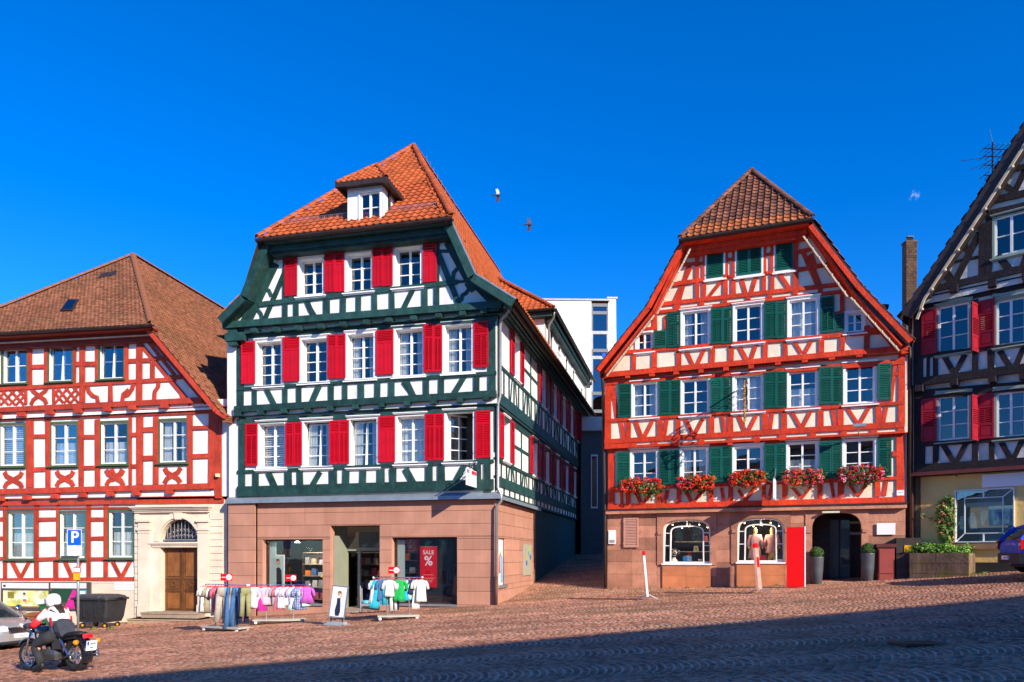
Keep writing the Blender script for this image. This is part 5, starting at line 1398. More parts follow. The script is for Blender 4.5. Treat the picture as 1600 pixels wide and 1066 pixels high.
# portal: rusticated jambs, pilasters, arch, cornice
px2 = lambda x, y, w=0: lf.on(zp[0] + x / zp[2], zp[1] + y / zp[2], w)
D = dict(u0=px2(278, 600)[0], u1=px2(590, 600)[0], zt=px2(430, 165)[1], zs=px2(430, 352)[1], zb=-1.25)
top = px2(430, 20)[1] + .05
hole = [(D['u1'], -1.6)] + [((D['u0'] + D['u1']) / 2 + (D['u1'] - D['u0']) / 2 * math.cos(math.pi * i / 18), D['zs'] + (D['zt'] - D['zs']) * math.sin(math.pi * i / 18)) for i in range(19)] + [(D['u0'], -1.6)]
lf.build(holed_prism([(portR, -1.61), (portR, top), (portL, top), (portL, -1.61)], hole, -.06, .5), 'portal_wall', portal_stone)
def pbox(x0, x1, y0, y1, w0, w1, nm, mat=portal_stone):
    a, b_ = px2(x0, (y0 + y1) / 2)[0], px2(x1, (y0 + y1) / 2)[0]; c, d = px2((x0 + x1) / 2, y1)[1], px2((x0 + x1) / 2, y0)[1]
    return lf.build(MB().box(a, b_, -w1, -w0, c, d), nm, mat)
for i, (y0, y1) in enumerate(((62, 72), (72, 84), (84, 96), (96, 112))): pbox(55 + i * 6, 715 - i * 8, y0, y1, .02, .36 - i * .06, 'cornice')
for x0, x1 in ((105, 205), (598, 690)):
    pbox(x0, x1, 285, 960, .0, .16, 'pilaster')
    for i, (y0, y1) in enumerate(((170, 192), (192, 240), (240, 262), (262, 284))): pbox(x0 - (6 if i % 2 == 0 else 0), x1 + (6 if i % 2 == 0 else 0), y0, y1, .0, (.24, .17, .22, .18)[i], 'capital')
    pbox(x0 - 4, x1 + 4, 880, 975, .0, .20, 'pedestal')
for i in range(16):
    y = 118 + i * 56
    pbox(68, 103, y, y + 52, .03, .10 + random.uniform(0, .01), 'quoin'); pbox(694, 800, y, y + 52, .03, .10 + random.uniform(0, .01), 'quoin')
pbox(195, 605, 357, 372, .0, .20, 'transom'); pbox(205, 598, 372, 386, .0, .15, 'transom'); pbox(215, 595, 386, 402, .0, .11, 'transom')
b = MB(); uc = (D['u0'] + D['u1']) / 2
for r_, w_ in ((1.12, .10), (1.22, .085)):
    P = [(uc + (D['u1'] - D['u0']) / 2 * r_ * math.cos(math.pi * i / 20), -w_, D['zs'] + (D['zt'] - D['zs']) * r_ * math.sin(math.pi * i / 20)) for i in range(21)]
    for p, q in zip(P, P[1:]): b.bar(p, q, .13, .06, (0, 1, 0))
b.prism([(uc - .12, D['zt'] - .03), (uc + .12, D['zt'] - .03), (uc + .18, D['zt'] + .24), (uc - .18, D['zt'] + .24)], -.17, .0)
lf.build(b, 'archivolt', portal_stone)
# fanlight with wrought scrolls
b = MB()
for i in range(-4, 5):
    x = uc + i * .155; h = (D['zt'] - D['zs']) * math.sqrt(max(0, 1 - (i * .155 / ((D['u1'] - D['u0']) / 2)) ** 2)) - .06
    if h > .1: b.tube([(x, .10, D['zs'] + .12), (x, .10, D['zs'] + h)], .012, 6); b.torus((x + .07, .10, D['zs'] + h * .55), .05, .009, 'y', 12, 5); b.torus((x + .07, .10, D['zs'] + h * .3), .04, .009, 'y', 12, 5)
b.bar((D['u0'], .10, D['zs'] + .06), (D['u1'], .10, D['zs'] + .06), .05, .05)
lf.build(b, 'fanlight_grille', steel)
P = [(x, z) for x, z in hole if z > -1]; lf.build(MB().prism(P + [(D['u0'], D['zs']), (D['u1'], D['zs'])][:0], .22, .23), 'fanlight', gutter_m)
# double oak door
d0, d1 = D['u0'] + .03, D['u1'] - .03; zt = px2(430, 402)[1]; zb = px2(430, 945)[1]; mid = (d0 + d1) / 2
for k, (a, b_) in enumerate(((d0, mid - .02), (mid + .02, d1))):
    m = MB(); m.box(a, b_, .20, .27, zb, zt)
    leaf = lf.build(m, 'door', oak); h = zt - zb; w = b_ - a
    def mold(z0_, z1_, nm, mat, inset=.11):
        q = MB(); q.box(a + inset, b_ - inset, .185, .20, zb + h * z0_, zb + h * z1_)
        q.build(nm, mat, leaf)
        q = MB(); x0, x1, y0, y1 = a + inset, b_ - inset, zb + h * z0_, zb + h * z1_
        for e in ((x0 - .03, x1 + .03, y1, y1 + .03), (x0 - .03, x1 + .03, y0 - .03, y0), (x0 - .03, x0, y0, y1), (x1, x1 + .03, y0, y1)): q.box(e[0], e[1], .172, .20, e[2], e[3])
        q.build('moulding', oak_dark, leaf)
    mold(.56, .95, 'door_panel', oak); mold(.37, .50, 'door_panel', oak_dark); mold(.06, .30, 'door_panel', oak)
    MB().torus(((a + b_) / 2, .175, zb + h * .435), .10, .03, 'y', 16, 6).build('rosette', oak_dark, leaf)
    q = MB(); q.box(a + .05, b_ - .05, .165, .20, zb + h * .505, zb + h * .53); q.box(a + .05, b_ - .05, .165, .20, zb + h * .325, zb + h * .35); q.box(a + .02, b_ - .02, .17, .20, zb, zb + h * .035)
    q.build('carving', oak_dark, leaf)
    if k: MB().tube([(a + .05, .19, zb + h * .5), (a + .05, .12, zb + h * .5), (a + .05, .12, zb + h * .44)], .014, 6).build('handle', rust, leaf)
lf.build(MB().box(mid - .045, mid + .045, .15, .26, zb, zt), 'door_mullion', oak_dark)
# steps
b = MB()
zg = gz(*lf.pt(uc, .6, 0).xy)
for x0, x1, y0, y1, w in ((108, 575, 948, 1000, .75), (-5, 600, 1003, 1075, 1.25)):
    a, c = px2(x0, y0, w)[0], px2(x1, y0, w)[0]; z1_ = px2(400, y0, w)[1]
    b.box(a, c, -w, .3, -1.8, z1_); b.box(a - .02, c + .02, -w - .03, .3, z1_ - .05, z1_ + .0 if w > 1 else z1_ + .003)
lf.build(b, 'step', step_stone)
# narrow timber door at the corner, white flank
pbox(776, 822, 495, 760, -.2, .02, 'side_door', oak)
lf.build(MB().box(portR + .001, .35, .0, .3, -2, zl1 + .2), 'corner_wall', portal_stone)
lf.build(MB().box(-.02, .4, -X1 + .02, .3, zl1 + .15, zl2 + .4), 'corner_wall', plaster)
# nameplates, display cases
def plate(fac, x0, x1, y0, y1, w0, w1, nm, mat):
    u0, u1, z0, z1_ = fac.rect(x0, x1, y0, y1, w1); return fac.build(MB().box(u0, u1, -w1, -w0, z0, z1_), nm, mat)
pl = plate(lf, 179, 211, 909.5, 922, .051, .07, 'nameplate', white_flat)
for i, (x0, x1, y0, y1) in enumerate(((181, 194, 911, 915.3), (196, 209, 911, 915.3), (181, 194, 916.7, 920.5), (196, 209, 916.7, 920.5))):
    u0, u1, z0, z1_ = lf.rect(x0, x1, y0, y1, .07); MB().box(u0, u1, -.0735, -.0705, (z0 + z1_) / 2 - .008, (z0 + z1_) / 2 + .008).build('print', grey_print, pl)
for x0, x1, label in ((1.5, 77, 0), (77.5, 141, 1)):
    case = plate(lf, x0, x1, 909.5, 953.5, .051, .13, 'display_case', M('case_frame', (.10, .085, .075), .5, .1, metal=.3))
    def cp(a, b_, c, d, nm, mat, w=.132):
        u0, u1, z0, z1_ = lf.rect(a, b_, c, d, w); return MB().box(u0, u1, -w - .004, -w, z0, z1_).build(nm, mat, case)
    cp(x0 + 1.5, x1 - (1 if not label else 6), 911, 919.5, 'header_board', M('header_white', (.62, .64, .68), .5, .05))
    if not label:
        meadow = M('meadow_print', (.52, .55, .12), .6, .5, 2.5, stain=((.80, .82, .60), 2.0, .45, .65))
        cp(5, 75.5, 923, 947.5, 'poster', meadow); cp(5, 75.5, 948, 949.5, 'poster_edge', M('terracotta', (.35, .08, .05), .6))
        cp(36, 40, 926, 929.5, 'print', M('dark_hair', (.03, .02, .018), .7), .1365); cp(36.5, 39.5, 929, 932, 'print', skin_print, .138); cp(34, 43, 932, 938, 'print', white_flat, .1365); cp(36, 41, 936, 940, 'print', M('pink_print', (.6, .12, .12), .6), .138); cp(57, 75, 937, 946, 'print', white_flat, .1365); cp(12, 22, 925, 935, 'print', M('olive_print', (.22, .20, .03), .7, .4), .1365)
        cp(5, 9, 914, 917, 'print', black_print, .1365)
    else:
        cp(80, 118.5, 922, 951, 'poster', magenta_flat); cp(80, 84.5, 922, 951, 'print', M('orange_print', (.7, .3, .02), .6), .1365); cp(86, 90, 927, 936, 'print', white_flat, .1365); cp(91, 110, 929, 932, 'print', M('pink_light', (.75, .30, .45), .6), .1365); cp(95, 110, 922.5, 927, 'print', sky_print, .1365); cp(91, 108, 934, 937, 'print', M('pink_light', (.75, .30, .45), .6), .1365)
        cp(120.5, 135.5, 922, 951, 'poster', teal_flat); cp(125, 133, 924, 928, 'print', white_flat, .1365); cp(126, 134, 930, 935, 'print', black_print, .1365); cp(122, 134, 938, 946, 'print', sky_print, .1365)
# ---- roof
lf.w = X2
OVL = 1.05
e1 = lf.on(233, 508, OVL); ezl = e1[1]
W_ = lf.on(372, 640, .6)
sl_u = None
VL = .78
vt, vb = lf.on(236, 514, VL), lf.on(344, 642, VL)
pitch = (vt[1] - vb[1]) / (vb[0] - vt[0])
# ridge: solve for the apex seen at (207, 400)
best = None
for i in range(10, 200):
    s_ = i * .06
    t_ = None
    for j in range(0, 160):
        u = -2 - j * .08; zr = vt[1] + pitch * (vt[0] - u)
        p = lf.pt(u, -s_, zr); qx, qy = CX + FOC * p.x / p.y, YH - FOC * (p.z - EYE) / p.y
        e_ = (qx - 207) ** 2 + (qy - 400) ** 2
        if best is None or e_ < best[0]: best = (e_, u, s_, zr)
_, ucl, sdl, RZ3 = best
eRu, eLu = e1[0] + .12, 2 * ucl - e1[0] - .12
kick = .9
cA, cB, apl = (eLu, OVL + .05, ezl + .03), (eRu, OVL + .05, ezl + .03), (ucl, -sdl, RZ3)
back = -13.5
vbz = vb[1] - pitch * .02; vbu = vb[0] + .02
rfaces = [[(vbu, VL + .04, vbz), (vbu, back, vbz), (ucl, back, RZ3), apl, (vt[0] - (cB[2] - vt[1]) / pitch, OVL + .05, cB[2]), (vt[0] + .1, VL + .04, vt[1] - .1 * pitch)]]
rfaces += [[(vbu + .32, VL + .04, vbz - .2), (vbu + .32, back, vbz - .2), (vbu, back, vbz), (vbu, VL + .04, vbz)]]
lfaces = [(2 * ucl - vbu, .6, vbz), (2 * ucl - vbu, back, vbz), (ucl, back, RZ3), apl, (2 * ucl - vt[0], .6, vt[1])]
m = MB(); m.add([rp(cA), rp(cB), rp(apl)], [(0, 1, 2)])
for p in rfaces + [lfaces]: m.add([rp(q) for q in p], [tuple(range(len(p)))])
l_roof = lf.build(m, 'roof', roof_under, fix=False)
roof_face(lf, [cA, cB, apl], plain_tile, .18, .16, tile_old, l_roof, bond=True, jit=.03)
for p in rfaces: roof_face(lf, p, plain_tile, .18, .16, tile_old, l_roof, bond=True, jit=.03)
ridge_line(up(cB, .04), up(apl, .04), tile_old, l_roof, .13, .38); ridge_line(up(cA, .04), up(apl, .04), tile_old, l_roof, .12, .38); ridge_line(up(apl, .04), (ucl, back, RZ3 + .04), tile_old, l_roof, .12, .38)
gutter(lf, (eLu, OVL + .06, ezl - .0), (eRu + .1, OVL + .06, ezl + .0), r=.09)
b = MB(); b.box(eLu, eRu - .05, -OVL + .02, -X2 - .3, ezl - .12, ezl - .05); b.box(eLu, eRu - .12, -X2 - .32, -X2 - .2, ezl - .30, ezl - .06); b.box(eLu, eRu - .12, -X2 - .22, -X2 + .02, ezl - .46, ezl - .28)
lf.build(b, 'eave_fascia', M('dark_red_board', (.20, .022, .014), .6, .2))
lf.build(MB().box(eLu, eRu - .1, -X2 - .36, -X2 - .322, ezl - .28, ezl - .235), 'conduit', conduit)
verge(lf, [(vt[0] - .02, vt[1]), (vbu - .1, vbz + .08), (vbu + .3, vbz - .17)], VL + .08, VL, .17, l_timber); verge(lf, [(vt[0] - .14, vt[1] - .1), (vbu - .2, vbz + .0)], VL, X2 + .02, .06, M('dark_red_board', (.2, .02, .01)))
b = MB()
for i in range(3): b.box(vbu + .0 + i * .04, vbu + .36 - i * .03, -VL, .5, vbz - .26 - i * .07, vbz - .21 - i * .07)
lf.build(b, 'eave_corner', tile_old)
lf.zoom(*zl7); strip_lights(lf, [(60, 262), (212, 256), (365, 250), (517, 240), (665, 232), (820, 222), (972, 210), (1125, 200), (1278, 190), (1430, 180)]); lf.zoom()
# skylight and glass tiles
nl = (Vector(rp(cB)) - Vector(rp(cA))).cross(Vector(rp(apl)) - Vector(rp(cA))).normalized()
if nl.z < 0: nl = -nl
def hip_pt(px, py):
    """where the sight line meets the front hip"""
    ang = lf.ang; A = lf.pt(cA[0], cA[1], cA[2]); B = lf.pt(cB[0], cB[1], cB[2]); Cc = lf.pt(*apl)
    n = (B - A).cross(Cc - A); d = Vector(((px - CX) / FOC, 1, (YH - py) / FOC)); o = Vector((0, 0, EYE)); t = (A - o).dot(n) / d.dot(n); w = o + d * t
    q = w - lf.pt(0, 0, 0); return (q.x * lf.U[0] + q.y * lf.U[1], q.x * lf.N[0] + q.y * lf.N[1], w.z)
for (pts_, nm, mat, h) in (([(96, 488), (114, 488), (124, 471), (108, 471)], 'skylight', sky_glass, .10), ([(154, 436), (180, 431), (184, 425), (160, 429)], 'glass_tile', gutter_m, .06)):
    V = [Vector(rp(hip_pt(*p))) for p in pts_]
    mb = MB(); mb.add([v + nl * h for v in V] + [v for v in V], [(0, 1, 2, 3), (0, 4, 5, 1), (1, 5, 6, 2), (2, 6, 7, 3), (3, 7, 4, 0)])
    o = lf.build(mb, nm, mat if nm == 'glass_tile' else gutter_m, fix=False)
    if nm == 'skylight':
        c = sum(V, Vector()) / 4; MB().add([c + (v - c) * .82 + nl * (h + .006) for v in V], [(0, 1, 2, 3)]).build('pane', sky_glass, o, fix=False)
b = MB(); b.box(lend, .2, 12, 12.2, -2, zl3); b.box(.0, .2, .3, 12, -2, zl2 + .4)
lf.build(b, 'flank_wall', plaster)
b = MB()
for k in range(14): pass
# corner lamp
u, z = lf.on(343, 744, X1); b = MB(); b.box(u - .06, u + .06, -X1 - .2, -X1 - .06, z - .05, z + .08); lf.build(b, 'wall_lamp', M('lamp_cream', (.7, .6, .35), .5))

# ================================================================== RIGHT HOUSE
QY = 25.4
q_root = thing('timbered_house', 'dark brown half-timbered gable house with dark red shutters above a yellow shop wall', 'house', ((1431 - CX) / FOC * QY, QY, 0.9))
qf = Fac((1431 - CX) / FOC * QY, QY, 1.108, -1.0, q_root); qf.mat = b_timber
qs = Fac((1431 - CX) / FOC * QY, QY, -1.0, -1.108, q_root)
Y1_, Y2_, Y3_ = .26, .38, .52
UR = qf.on(1790, 700, 0)[0]
zq1 = qf.on(1500, 735, Y1_)[1]; zq2 = qf.on(1500, 592, Y2_)[1]; zq3 = qf.on(1500, 452, Y3_)[1]
zr7, zr8, zr6 = (1390, 190, 3.676), (1390, 440, 3.133), (1400, 720, 5.33)
interior(qf, .3, UR - .2, [-.2, zq1 + .1, zq2 + .1, zq3 + .1], 4.0)
interior(qf, qf.on(1545, 380, .6)[0], UR - .2, [zq3 + .2, zq3 + 2.6], 1.5, w=.4)
for (w_, za, zb_, wins, shs) in ((Y1_, zq1, zq2, [(1463, 1518.5, 615, 690), (1553.5, 1607, 609.5, 686), (1648, 1706, 602, 682)], [(1440, 1463, 623, 690), (1527.5, 1553, 614, 685.5), (1607, 1630, 608, 683)]),
                                 (Y2_, zq2, zq3, [(1463, 1518.5, 472, 552.5), (1553.5, 1607, 464, 541), (1648, 1706, 450, 533)], [(1440.5, 1463.5, 484, 553), (1529, 1554, 469, 541.5), (1607, 1630, 455, 537)])):
    qf.w, qf.holes = w_, []; qf.zoom()
    for wn_ in wins: window(qf, *wn_, 'right')
    for s_ in shs: shutter(qf, *s_, 'three', dred_shut)
    for x, (y0, y1) in ((1519.5, (wins[0][2] + 5, wins[0][3])),):   # leaf standing open at right angles
        u, z0 = qf.on(x + 6, y1); _, z1_ = qf.on(x + 6, y0); f_, s_m = shutter_meshes(.55, round((z1_ - z0) / .05) * .05, 'three', dred_shut)
        o = qf.place(f_, 'shutter', u + .02, w_ + .32, z0, R(80)); link('slats', s_m, o)
    for xa, xb, y in ((1463, 1519, wins[0][2] - 4), (1553, 1607, wins[1][2] - 4)):
        qf.H(xa - 1, y + .5, xb + 1, y - 4, 5, sage_frame, 'window_cap', .07)
    qf.wall([(-.02, za - .05), (UR, za - .05), (UR, zb_ + .3), (-.02, zb_ + .3)], qf.holes, plaster_old, w_)
qf.w = Y1_; qf.zoom(*zr8)
qf.S(120, 160, 500, 900); qf.H(122, 897, 900, 845, 40, proud=.07); qf.H(125, 535, 900, 470, 45); qf.H(122, 790, 900, 740, 22); qf.S(213, 240, 800, 895); qf.L(263, 800, 315, 885, 30); qf.L(372, 795, 328, 885, 30); qf.S(405, 433, 560, 880); qf.S(488, 515, 780, 880); qf.L(545, 785, 592, 870, 30); qf.L(650, 775, 605, 870, 30); qf.S(122, 175, 800, 895)
qf.w = Y2_
qf.S(118, 165, 110, 490); qf.H(120, 478, 900, 372, 38, proud=.07); qf.H(122, 95, 900, -70, 50); qf.H(122, 358, 900, 270, 22); qf.S(180, 198, 360, 475); qf.S(212, 238, 355, 470); qf.L(268, 365, 318, 455, 30); qf.L(368, 358, 322, 452, 30); qf.S(405, 435, 340, 445); qf.S(480, 514, 325, 435); qf.L(540, 340, 595, 430, 32); qf.L(658, 322, 612, 425, 32); qf.S(405, 435, 90, 350)
b = MB()
for x, y, w_ in ((155, 515, Y1_), (323, 485, Y1_), (510, 470, Y1_), (660, 455, Y1_)): qf.w = Y1_; qf.joist(x, y, 36, 30, .36, Y1_ + .0)
for x, y in ((140, 100), (323, 30), (510, 5), (680, -20)): qf.joist(x, y, 38, 34, .36, Y2_)
qf.w = Y3_; qf.zoom(); qf.holes = []
window(qf, 1550, 1612, 331, 399, 'right', rows=2)
qf.zoom(*zr7)
qf.H(185, 960, 1100, 750, 42, proud=.07); qf.L(330, 815, 530, 775, 34); qf.S(512, 552, 590, 895); qf.S(552, 590, 540, 890, None); qf.L(620, 770, 700, 865, 50); qf.L(300, 830, 360, 920, 50); qf.L(520, 640, 375, 925, 48); qf.L(405, 690, 460, 750, 44); qf.L(480, 590, 200, 950, 60, proud=.034)
qf.H(545, 445, 1000, 345, 40, proud=.06); qf.H(572, 515, 1000, 415, 44); qf.L(640, 350, 720, 410, 44); qf.L(780, 280, 715, 410, 44); qf.H(700, 265, 900, 215, 30); qf.L(560, 470, 780, 150, 70, proud=.034)
qf.L(800, 740, 760, 850, 44)
for x, y in ((380, 952), (600, 925), (790, 880)): qf.joist(x, y, 44, 36, .34, Y3_ - .14)
qf.joist(548, 470, 52, 60, .3, Y3_)
qf.zoom()
qgable = [qf.on(*p) for p in ((1433, 478), (1424, 466), (1532, 318), (1700, 60), (1700, 420))]
qf.wall(qgable, qf.holes, plaster_old, Y3_)
b = MB(); b.box(-.02, UR, -Y1_ - .02, .05, zq1 - .12, zq1 - .06); b.box(-.02, UR, -Y2_ - .02, -Y1_ + .1, zq2 - .04, zq2); b.box(-.02, UR, -Y3_ - .02, -Y2_ + .1, zq3 - .04, zq3)
qf.build(b, 'soffit', b_timber)
qf.build(MB().box(-.06, UR, -Y1_ - .10, -Y1_ + .05, zq1 - .10, zq1 + .02), 'ledge', M('oxblood_ledge', (.16, .04, .035), .6, .2))
# yellow ground floor with its show window
qf.w = 0; sw = qf.rect(1492, 1585.5, 764, 847.5)
qf.wall([(0, -.2), (UR, -.2), (UR, zq1), (0, zq1)], [sw], plaster_yellow, 0)
rough = MB(); nx, nz = 70, 34; random.seed(5)
qf.build(MB().box(.01, UR, -.03, .05, -.2, qf.on(1550, 879)[1]), 'plinth', M('dark_plinth', (.03, .028, .026), .8, .2))
f = MB(); t = .035
f.box(sw[0], sw[1], -.06, .08, sw[3] - t, sw[3]); f.box(sw[0], sw[1], -.10, .08, sw[2], sw[2] + t); f.box(sw[0], sw[0] + t, -.06, .08, sw[2] + t, sw[3] - t); f.box(sw[1] - t, sw[1], -.06, .08, sw[2] + t, sw[3] - t)
i0, i1, j0, j1 = sw[0] + .28, sw[1] - .32, sw[2] + .30, sw[3] - .28
for a, b_ in (((i0, j0), (i1, j0)), ((i1, j0), (i1, j1)), ((i1, j1), (i0, j1)), ((i0, j1), (i0, j0)), ((sw[0], sw[2]), (i0, j0)), ((sw[1], sw[2]), (i1, j0)), ((sw[1], sw[3]), (i1, j1)), ((sw[0], sw[3]), (i0, j1))): f.bar((a[0], .03, a[1]), (b_[0], .03, b_[1]), .026, .04, (0, 1, 0))
mx = (i0 + i1) / 2; f.bar((mx, .03, j1), (mx, .03, sw[3]), .03, .04); f.bar((mx, .03, sw[2]), (mx, .03, j0), .03, .04)
sw_o = qf.build(f, 'show_window', white_paint)
MB().box(sw[0] + t, sw[1] - t, .045, .051, sw[2] + t, sw[3] - t).build('pane', glass_mat('reflecting_shop_glass', (.8, .85, .85), .16), sw_o)
b = MB(); b.box(i0, i1, .3, .34, sw[3] - .55, sw[3] - .42); b.build('valance', white_flat, sw_o)
b = MB()
for i in range(24): x = i0 + (i1 - i0) * i / 24; b.box(x, x + .045, .9, .92, sw[2] + .5, sw[3] - .5)
b.build('string_curtain', M('beige_curtain', (.5, .42, .3), .9, .2), sw_o)
MB().box(i0 + .6, i0 + 1.5, .5, .54, sw[2] + .55, sw[2] + 1.2).build('display_card', sky_print, sw_o); MB().box(i0 + .75, i0 + 1.35, .49, .499, sw[2] + .75, sw[2] + 1.0).build('display_print', blue_sign, sw_o)
qf.build(MB().box(sw[0] - .05, sw[1] + .05, -.10, -.002, sw[2] - .22, sw[2] - .04), 'window_ledge', M('ochre_ledge', (.32, .18, .09), .8, .15))
u0, u1, z0, z1_ = qf.rect(1535, 1680, 737.5, 758.5); qf.build(MB().box(u0, u1, -.06, -.005, z0, z1_), 'shop_sign_board', white_flat)
# roof
vL0, vL1, vL2 = qf.on(1408, 490, .95), qf.on(1432, 456, .95), qf.on(1534, 300, .95)
vL3 = qf.on(1640, 130, .95)
ucq, RZq = vL3[0] + .5, vL3[1] + .5 * (vL3[1] - vL2[1]) / (vL3[0] - vL2[0])
m = MB(); back = -12
qfaces = [[(vL1[0], .95, vL1[1]), (vL1[0], back, vL1[1]), (ucq, back, RZq), (ucq, .95, RZq)], [(vL0[0] - .1, .95, vL0[1] - .08), (vL0[0] - .1, back, vL0[1] - .08), (vL1[0], back, vL1[1]), (vL1[0], .95, vL1[1])], [(2 * ucq - vL1[0], .95, vL1[1]), (2 * ucq - vL1[0], back, vL1[1]), (ucq, back, RZq), (ucq, .95, RZq)]]
for p in qfaces: m.add([rp(q) for q in p], [tuple(range(len(p)))])
q_roof = qf.build(m, 'roof', roof_under, fix=False)
for p in qfaces[:2]: roof_face(qf, p, plain_tile, .22, .2, tile_dark, q_roof, bond=True)
verge(qf, [vL3, vL2, vL1, vL0], 1.0, .90, .36, M('dark_verge', (.05, .036, .034), .7, .3))
verge(qf, [(vL3[0] + .25, vL3[1] - .15), (vL2[0] + .25, vL2[1] - .15), (vL1[0] + .25, vL1[1] - .12)], .9, Y3_, .1, b_timber)
b = MB()
for p, q in ((vL3, vL2), (vL2, vL1), (vL1, (vL0[0] + .25, vL0[1]))):
    p2, q2 = Vector((p[0] + .25, -1.03, p[1] - .32)), Vector((q[0] + .25, -1.03, q[1] - .32)); b.bar(p2, q2, .07, .07)
    n = int((p2 - q2).length / .6)
    for i in range(n): c = p2.lerp(q2, (i + .5) / n); b.lathe([(0, -.05), (.05, -.02), (.05, .03), (0, .06)], 8, c + Vector((.05, -.03, -.03)))
qf.build(b, 'light_string', conduit)
b = MB(); b.box(-.05, .15, -.0, 10, -.2, zq3 + .3); b.box(.0, UR, 10, 10.2, -.2, zq3)
qf.build(b, 'flank_wall', M('brown_flank', (.12, .07, .055), .8, .2))
pipe(qf, [(-.1, .42, zq3 - .2), (-.1, .12, zq2), (-.1, .1, 1.0)], .055, mat=M('brown_pipe', (.10, .05, .04), .6, .2))
# chimney: brick by brick on the lane side
brick_m = M('chimney_brick', (.085, .045, .026), .9, .25, 5, .5, 30, objr=.35)
mort = M('mortar', (.09, .07, .055), .95, .2)
cy = 46.0; p0, p1 = at(1416, 378, cy), at(1433, 378, cy); cw = (p1 - p0).x
ct = thing('chimney', 'tall brick chimney rising between the red and the brown house', 'chimney', tuple(p0))
ch = MB().box(0, cw, 0, .5, -9.0, -.02).build('shaft', mort, ct)
bl = cw / 3
bm_ = MB().box(.006, bl - .008, -.014, .03, .008, .155).mesh('brick', brick_m)
bm_h = MB().box(.006, bl / 2 - .008, -.014, .03, .008, .155).mesh('brick', brick_m)
for r in range(24):
    for c in range(3 if r % 2 == 0 else 4):
        if r % 2 == 0: link('brick', bm_, ch, (bl * c, 0, -.19 - r * .163))
        else: link('brick', bm_h if c in (0, 3) else bm_, ch, (0 if c == 0 else bl * (c - .5), 0, -.19 - r * .163))
MB().box(-.04, cw + .04, -.04, .54, -.02, .09).build('chimney_cap', mort, ct)
b = MB()
for i in range(5): b.tube([(cw * (.25 + .12 * i), .2, .08), (cw * (.25 + .12 * i), .2, .36)], .035, 6)
b.bar((cw * .2, .2, .38), (cw * .8, .2, .38), .2, .06); b.build('chimney_pot', gutter_m, ct)

# ================================================================== modern block at the end of the lane
mY = 51.0
m_root = thing('modern_building', 'plain white modern block with a tall strip of windows at the end of the lane', 'building', (5, mY, 3.0))
mf = Fac((860 - CX) / FOC * mY, mY, 1.0, 0.03, m_root)
uA, uB, uC = 0.0, mf.on(924, 600)[0], mf.on(951, 600)[0]
zt0, zt1 = mf.on(905, 470)[1], mf.on(958, 466)[1]
mod_white = M('smooth_white_render', (.80, .79, .77), .85, .04, .8, .05, 10)
uD = mf.on(963, 600)[0]
b = MB(); b.box(-6, uB, 0, 8, -1, zt0); b.box(uC, uD + .0, .15, 7.5, -1, zt1); mf.build(b, 'wall', mod_white)
b = MB(); b.add([(uD, .15, -1), (uD + .9, 5.0, -1), (uD + .9, 5.0, zt1 - 6), (uD, .15, zt1)], [(0, 1, 2, 3)]); mf.build(b, 'wall', mod_white, fix=False)
b = MB(); b.box(-6, uC + .1, -.08, 8.1, zt0 + .002, zt0 + .12); b.box(uC - .1, uD + .1, .08, 8, zt1 + .002, zt1 + .12); mf.build(b, 'roof_edge', pipe_m)
mf.build(MB().box(uB, uC, .5, .6, -1, zt0), 'stair_back', dark_in)
zs_ = [mf.on(937, y)[1] for y in (474, 486, 517, 545, 556, 612, 640, 700, 760)]
for i, (a, c) in enumerate(zip(zs_, zs_[1:])):
    fr_ = MB(); fr_.box(uB + .02, uC - .02, .04, .16, a - .22, a); fr_.box(uB + .02, uB + .12, .05, .15, c, a - .22); fr_.box(uC - .12, uC - .02, .05, .15, c, a - .22)
    w = mf.build(fr_, 'window', M('slate_frame', (.16, .18, .20), .5, .1) if i not in (2, 4) else pipe_m)
    MB().box(uB + .12, uC - .12, .10, .11, c, a - .22).build('pane', sky_glass, w)
mf.build(MB().box(uC - .45, uC - .2, .02, .05, zs_[4] + .2, zs_[3] - .6), 'blue_banner', blue_sign)
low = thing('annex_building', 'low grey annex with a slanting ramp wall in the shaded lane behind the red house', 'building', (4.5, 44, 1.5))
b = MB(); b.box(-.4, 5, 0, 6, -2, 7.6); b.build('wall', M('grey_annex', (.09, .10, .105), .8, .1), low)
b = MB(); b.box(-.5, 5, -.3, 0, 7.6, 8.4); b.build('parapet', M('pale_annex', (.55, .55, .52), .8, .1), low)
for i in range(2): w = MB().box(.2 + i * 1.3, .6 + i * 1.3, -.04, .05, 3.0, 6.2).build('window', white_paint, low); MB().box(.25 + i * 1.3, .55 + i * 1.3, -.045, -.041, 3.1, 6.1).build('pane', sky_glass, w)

# wall between the red and the brown house
wb = thing('passage_wall', 'maroon wall closing the narrow gap between the red and the brown house', 'wall', (13.6, 25.9, 0.8))
b = MB(); b.box(0, .85, 0, .3, -.6, 2.95); b.build('wall_panel', M('maroon_wall', (.17, .06, .055), .8, .15), wb)
MB().box(-.03, .9, -.05, .35, 2.951, 3.02).build('coping', gutter_m, wb)
MB().box(-.3, 3.2, 4.0, 4.2, -.6, 9.5).build('gap_backing', M('brown_flank', (.12, .07, .055)), wb)  # added dark backing, hides the bright sky so the gap looks black

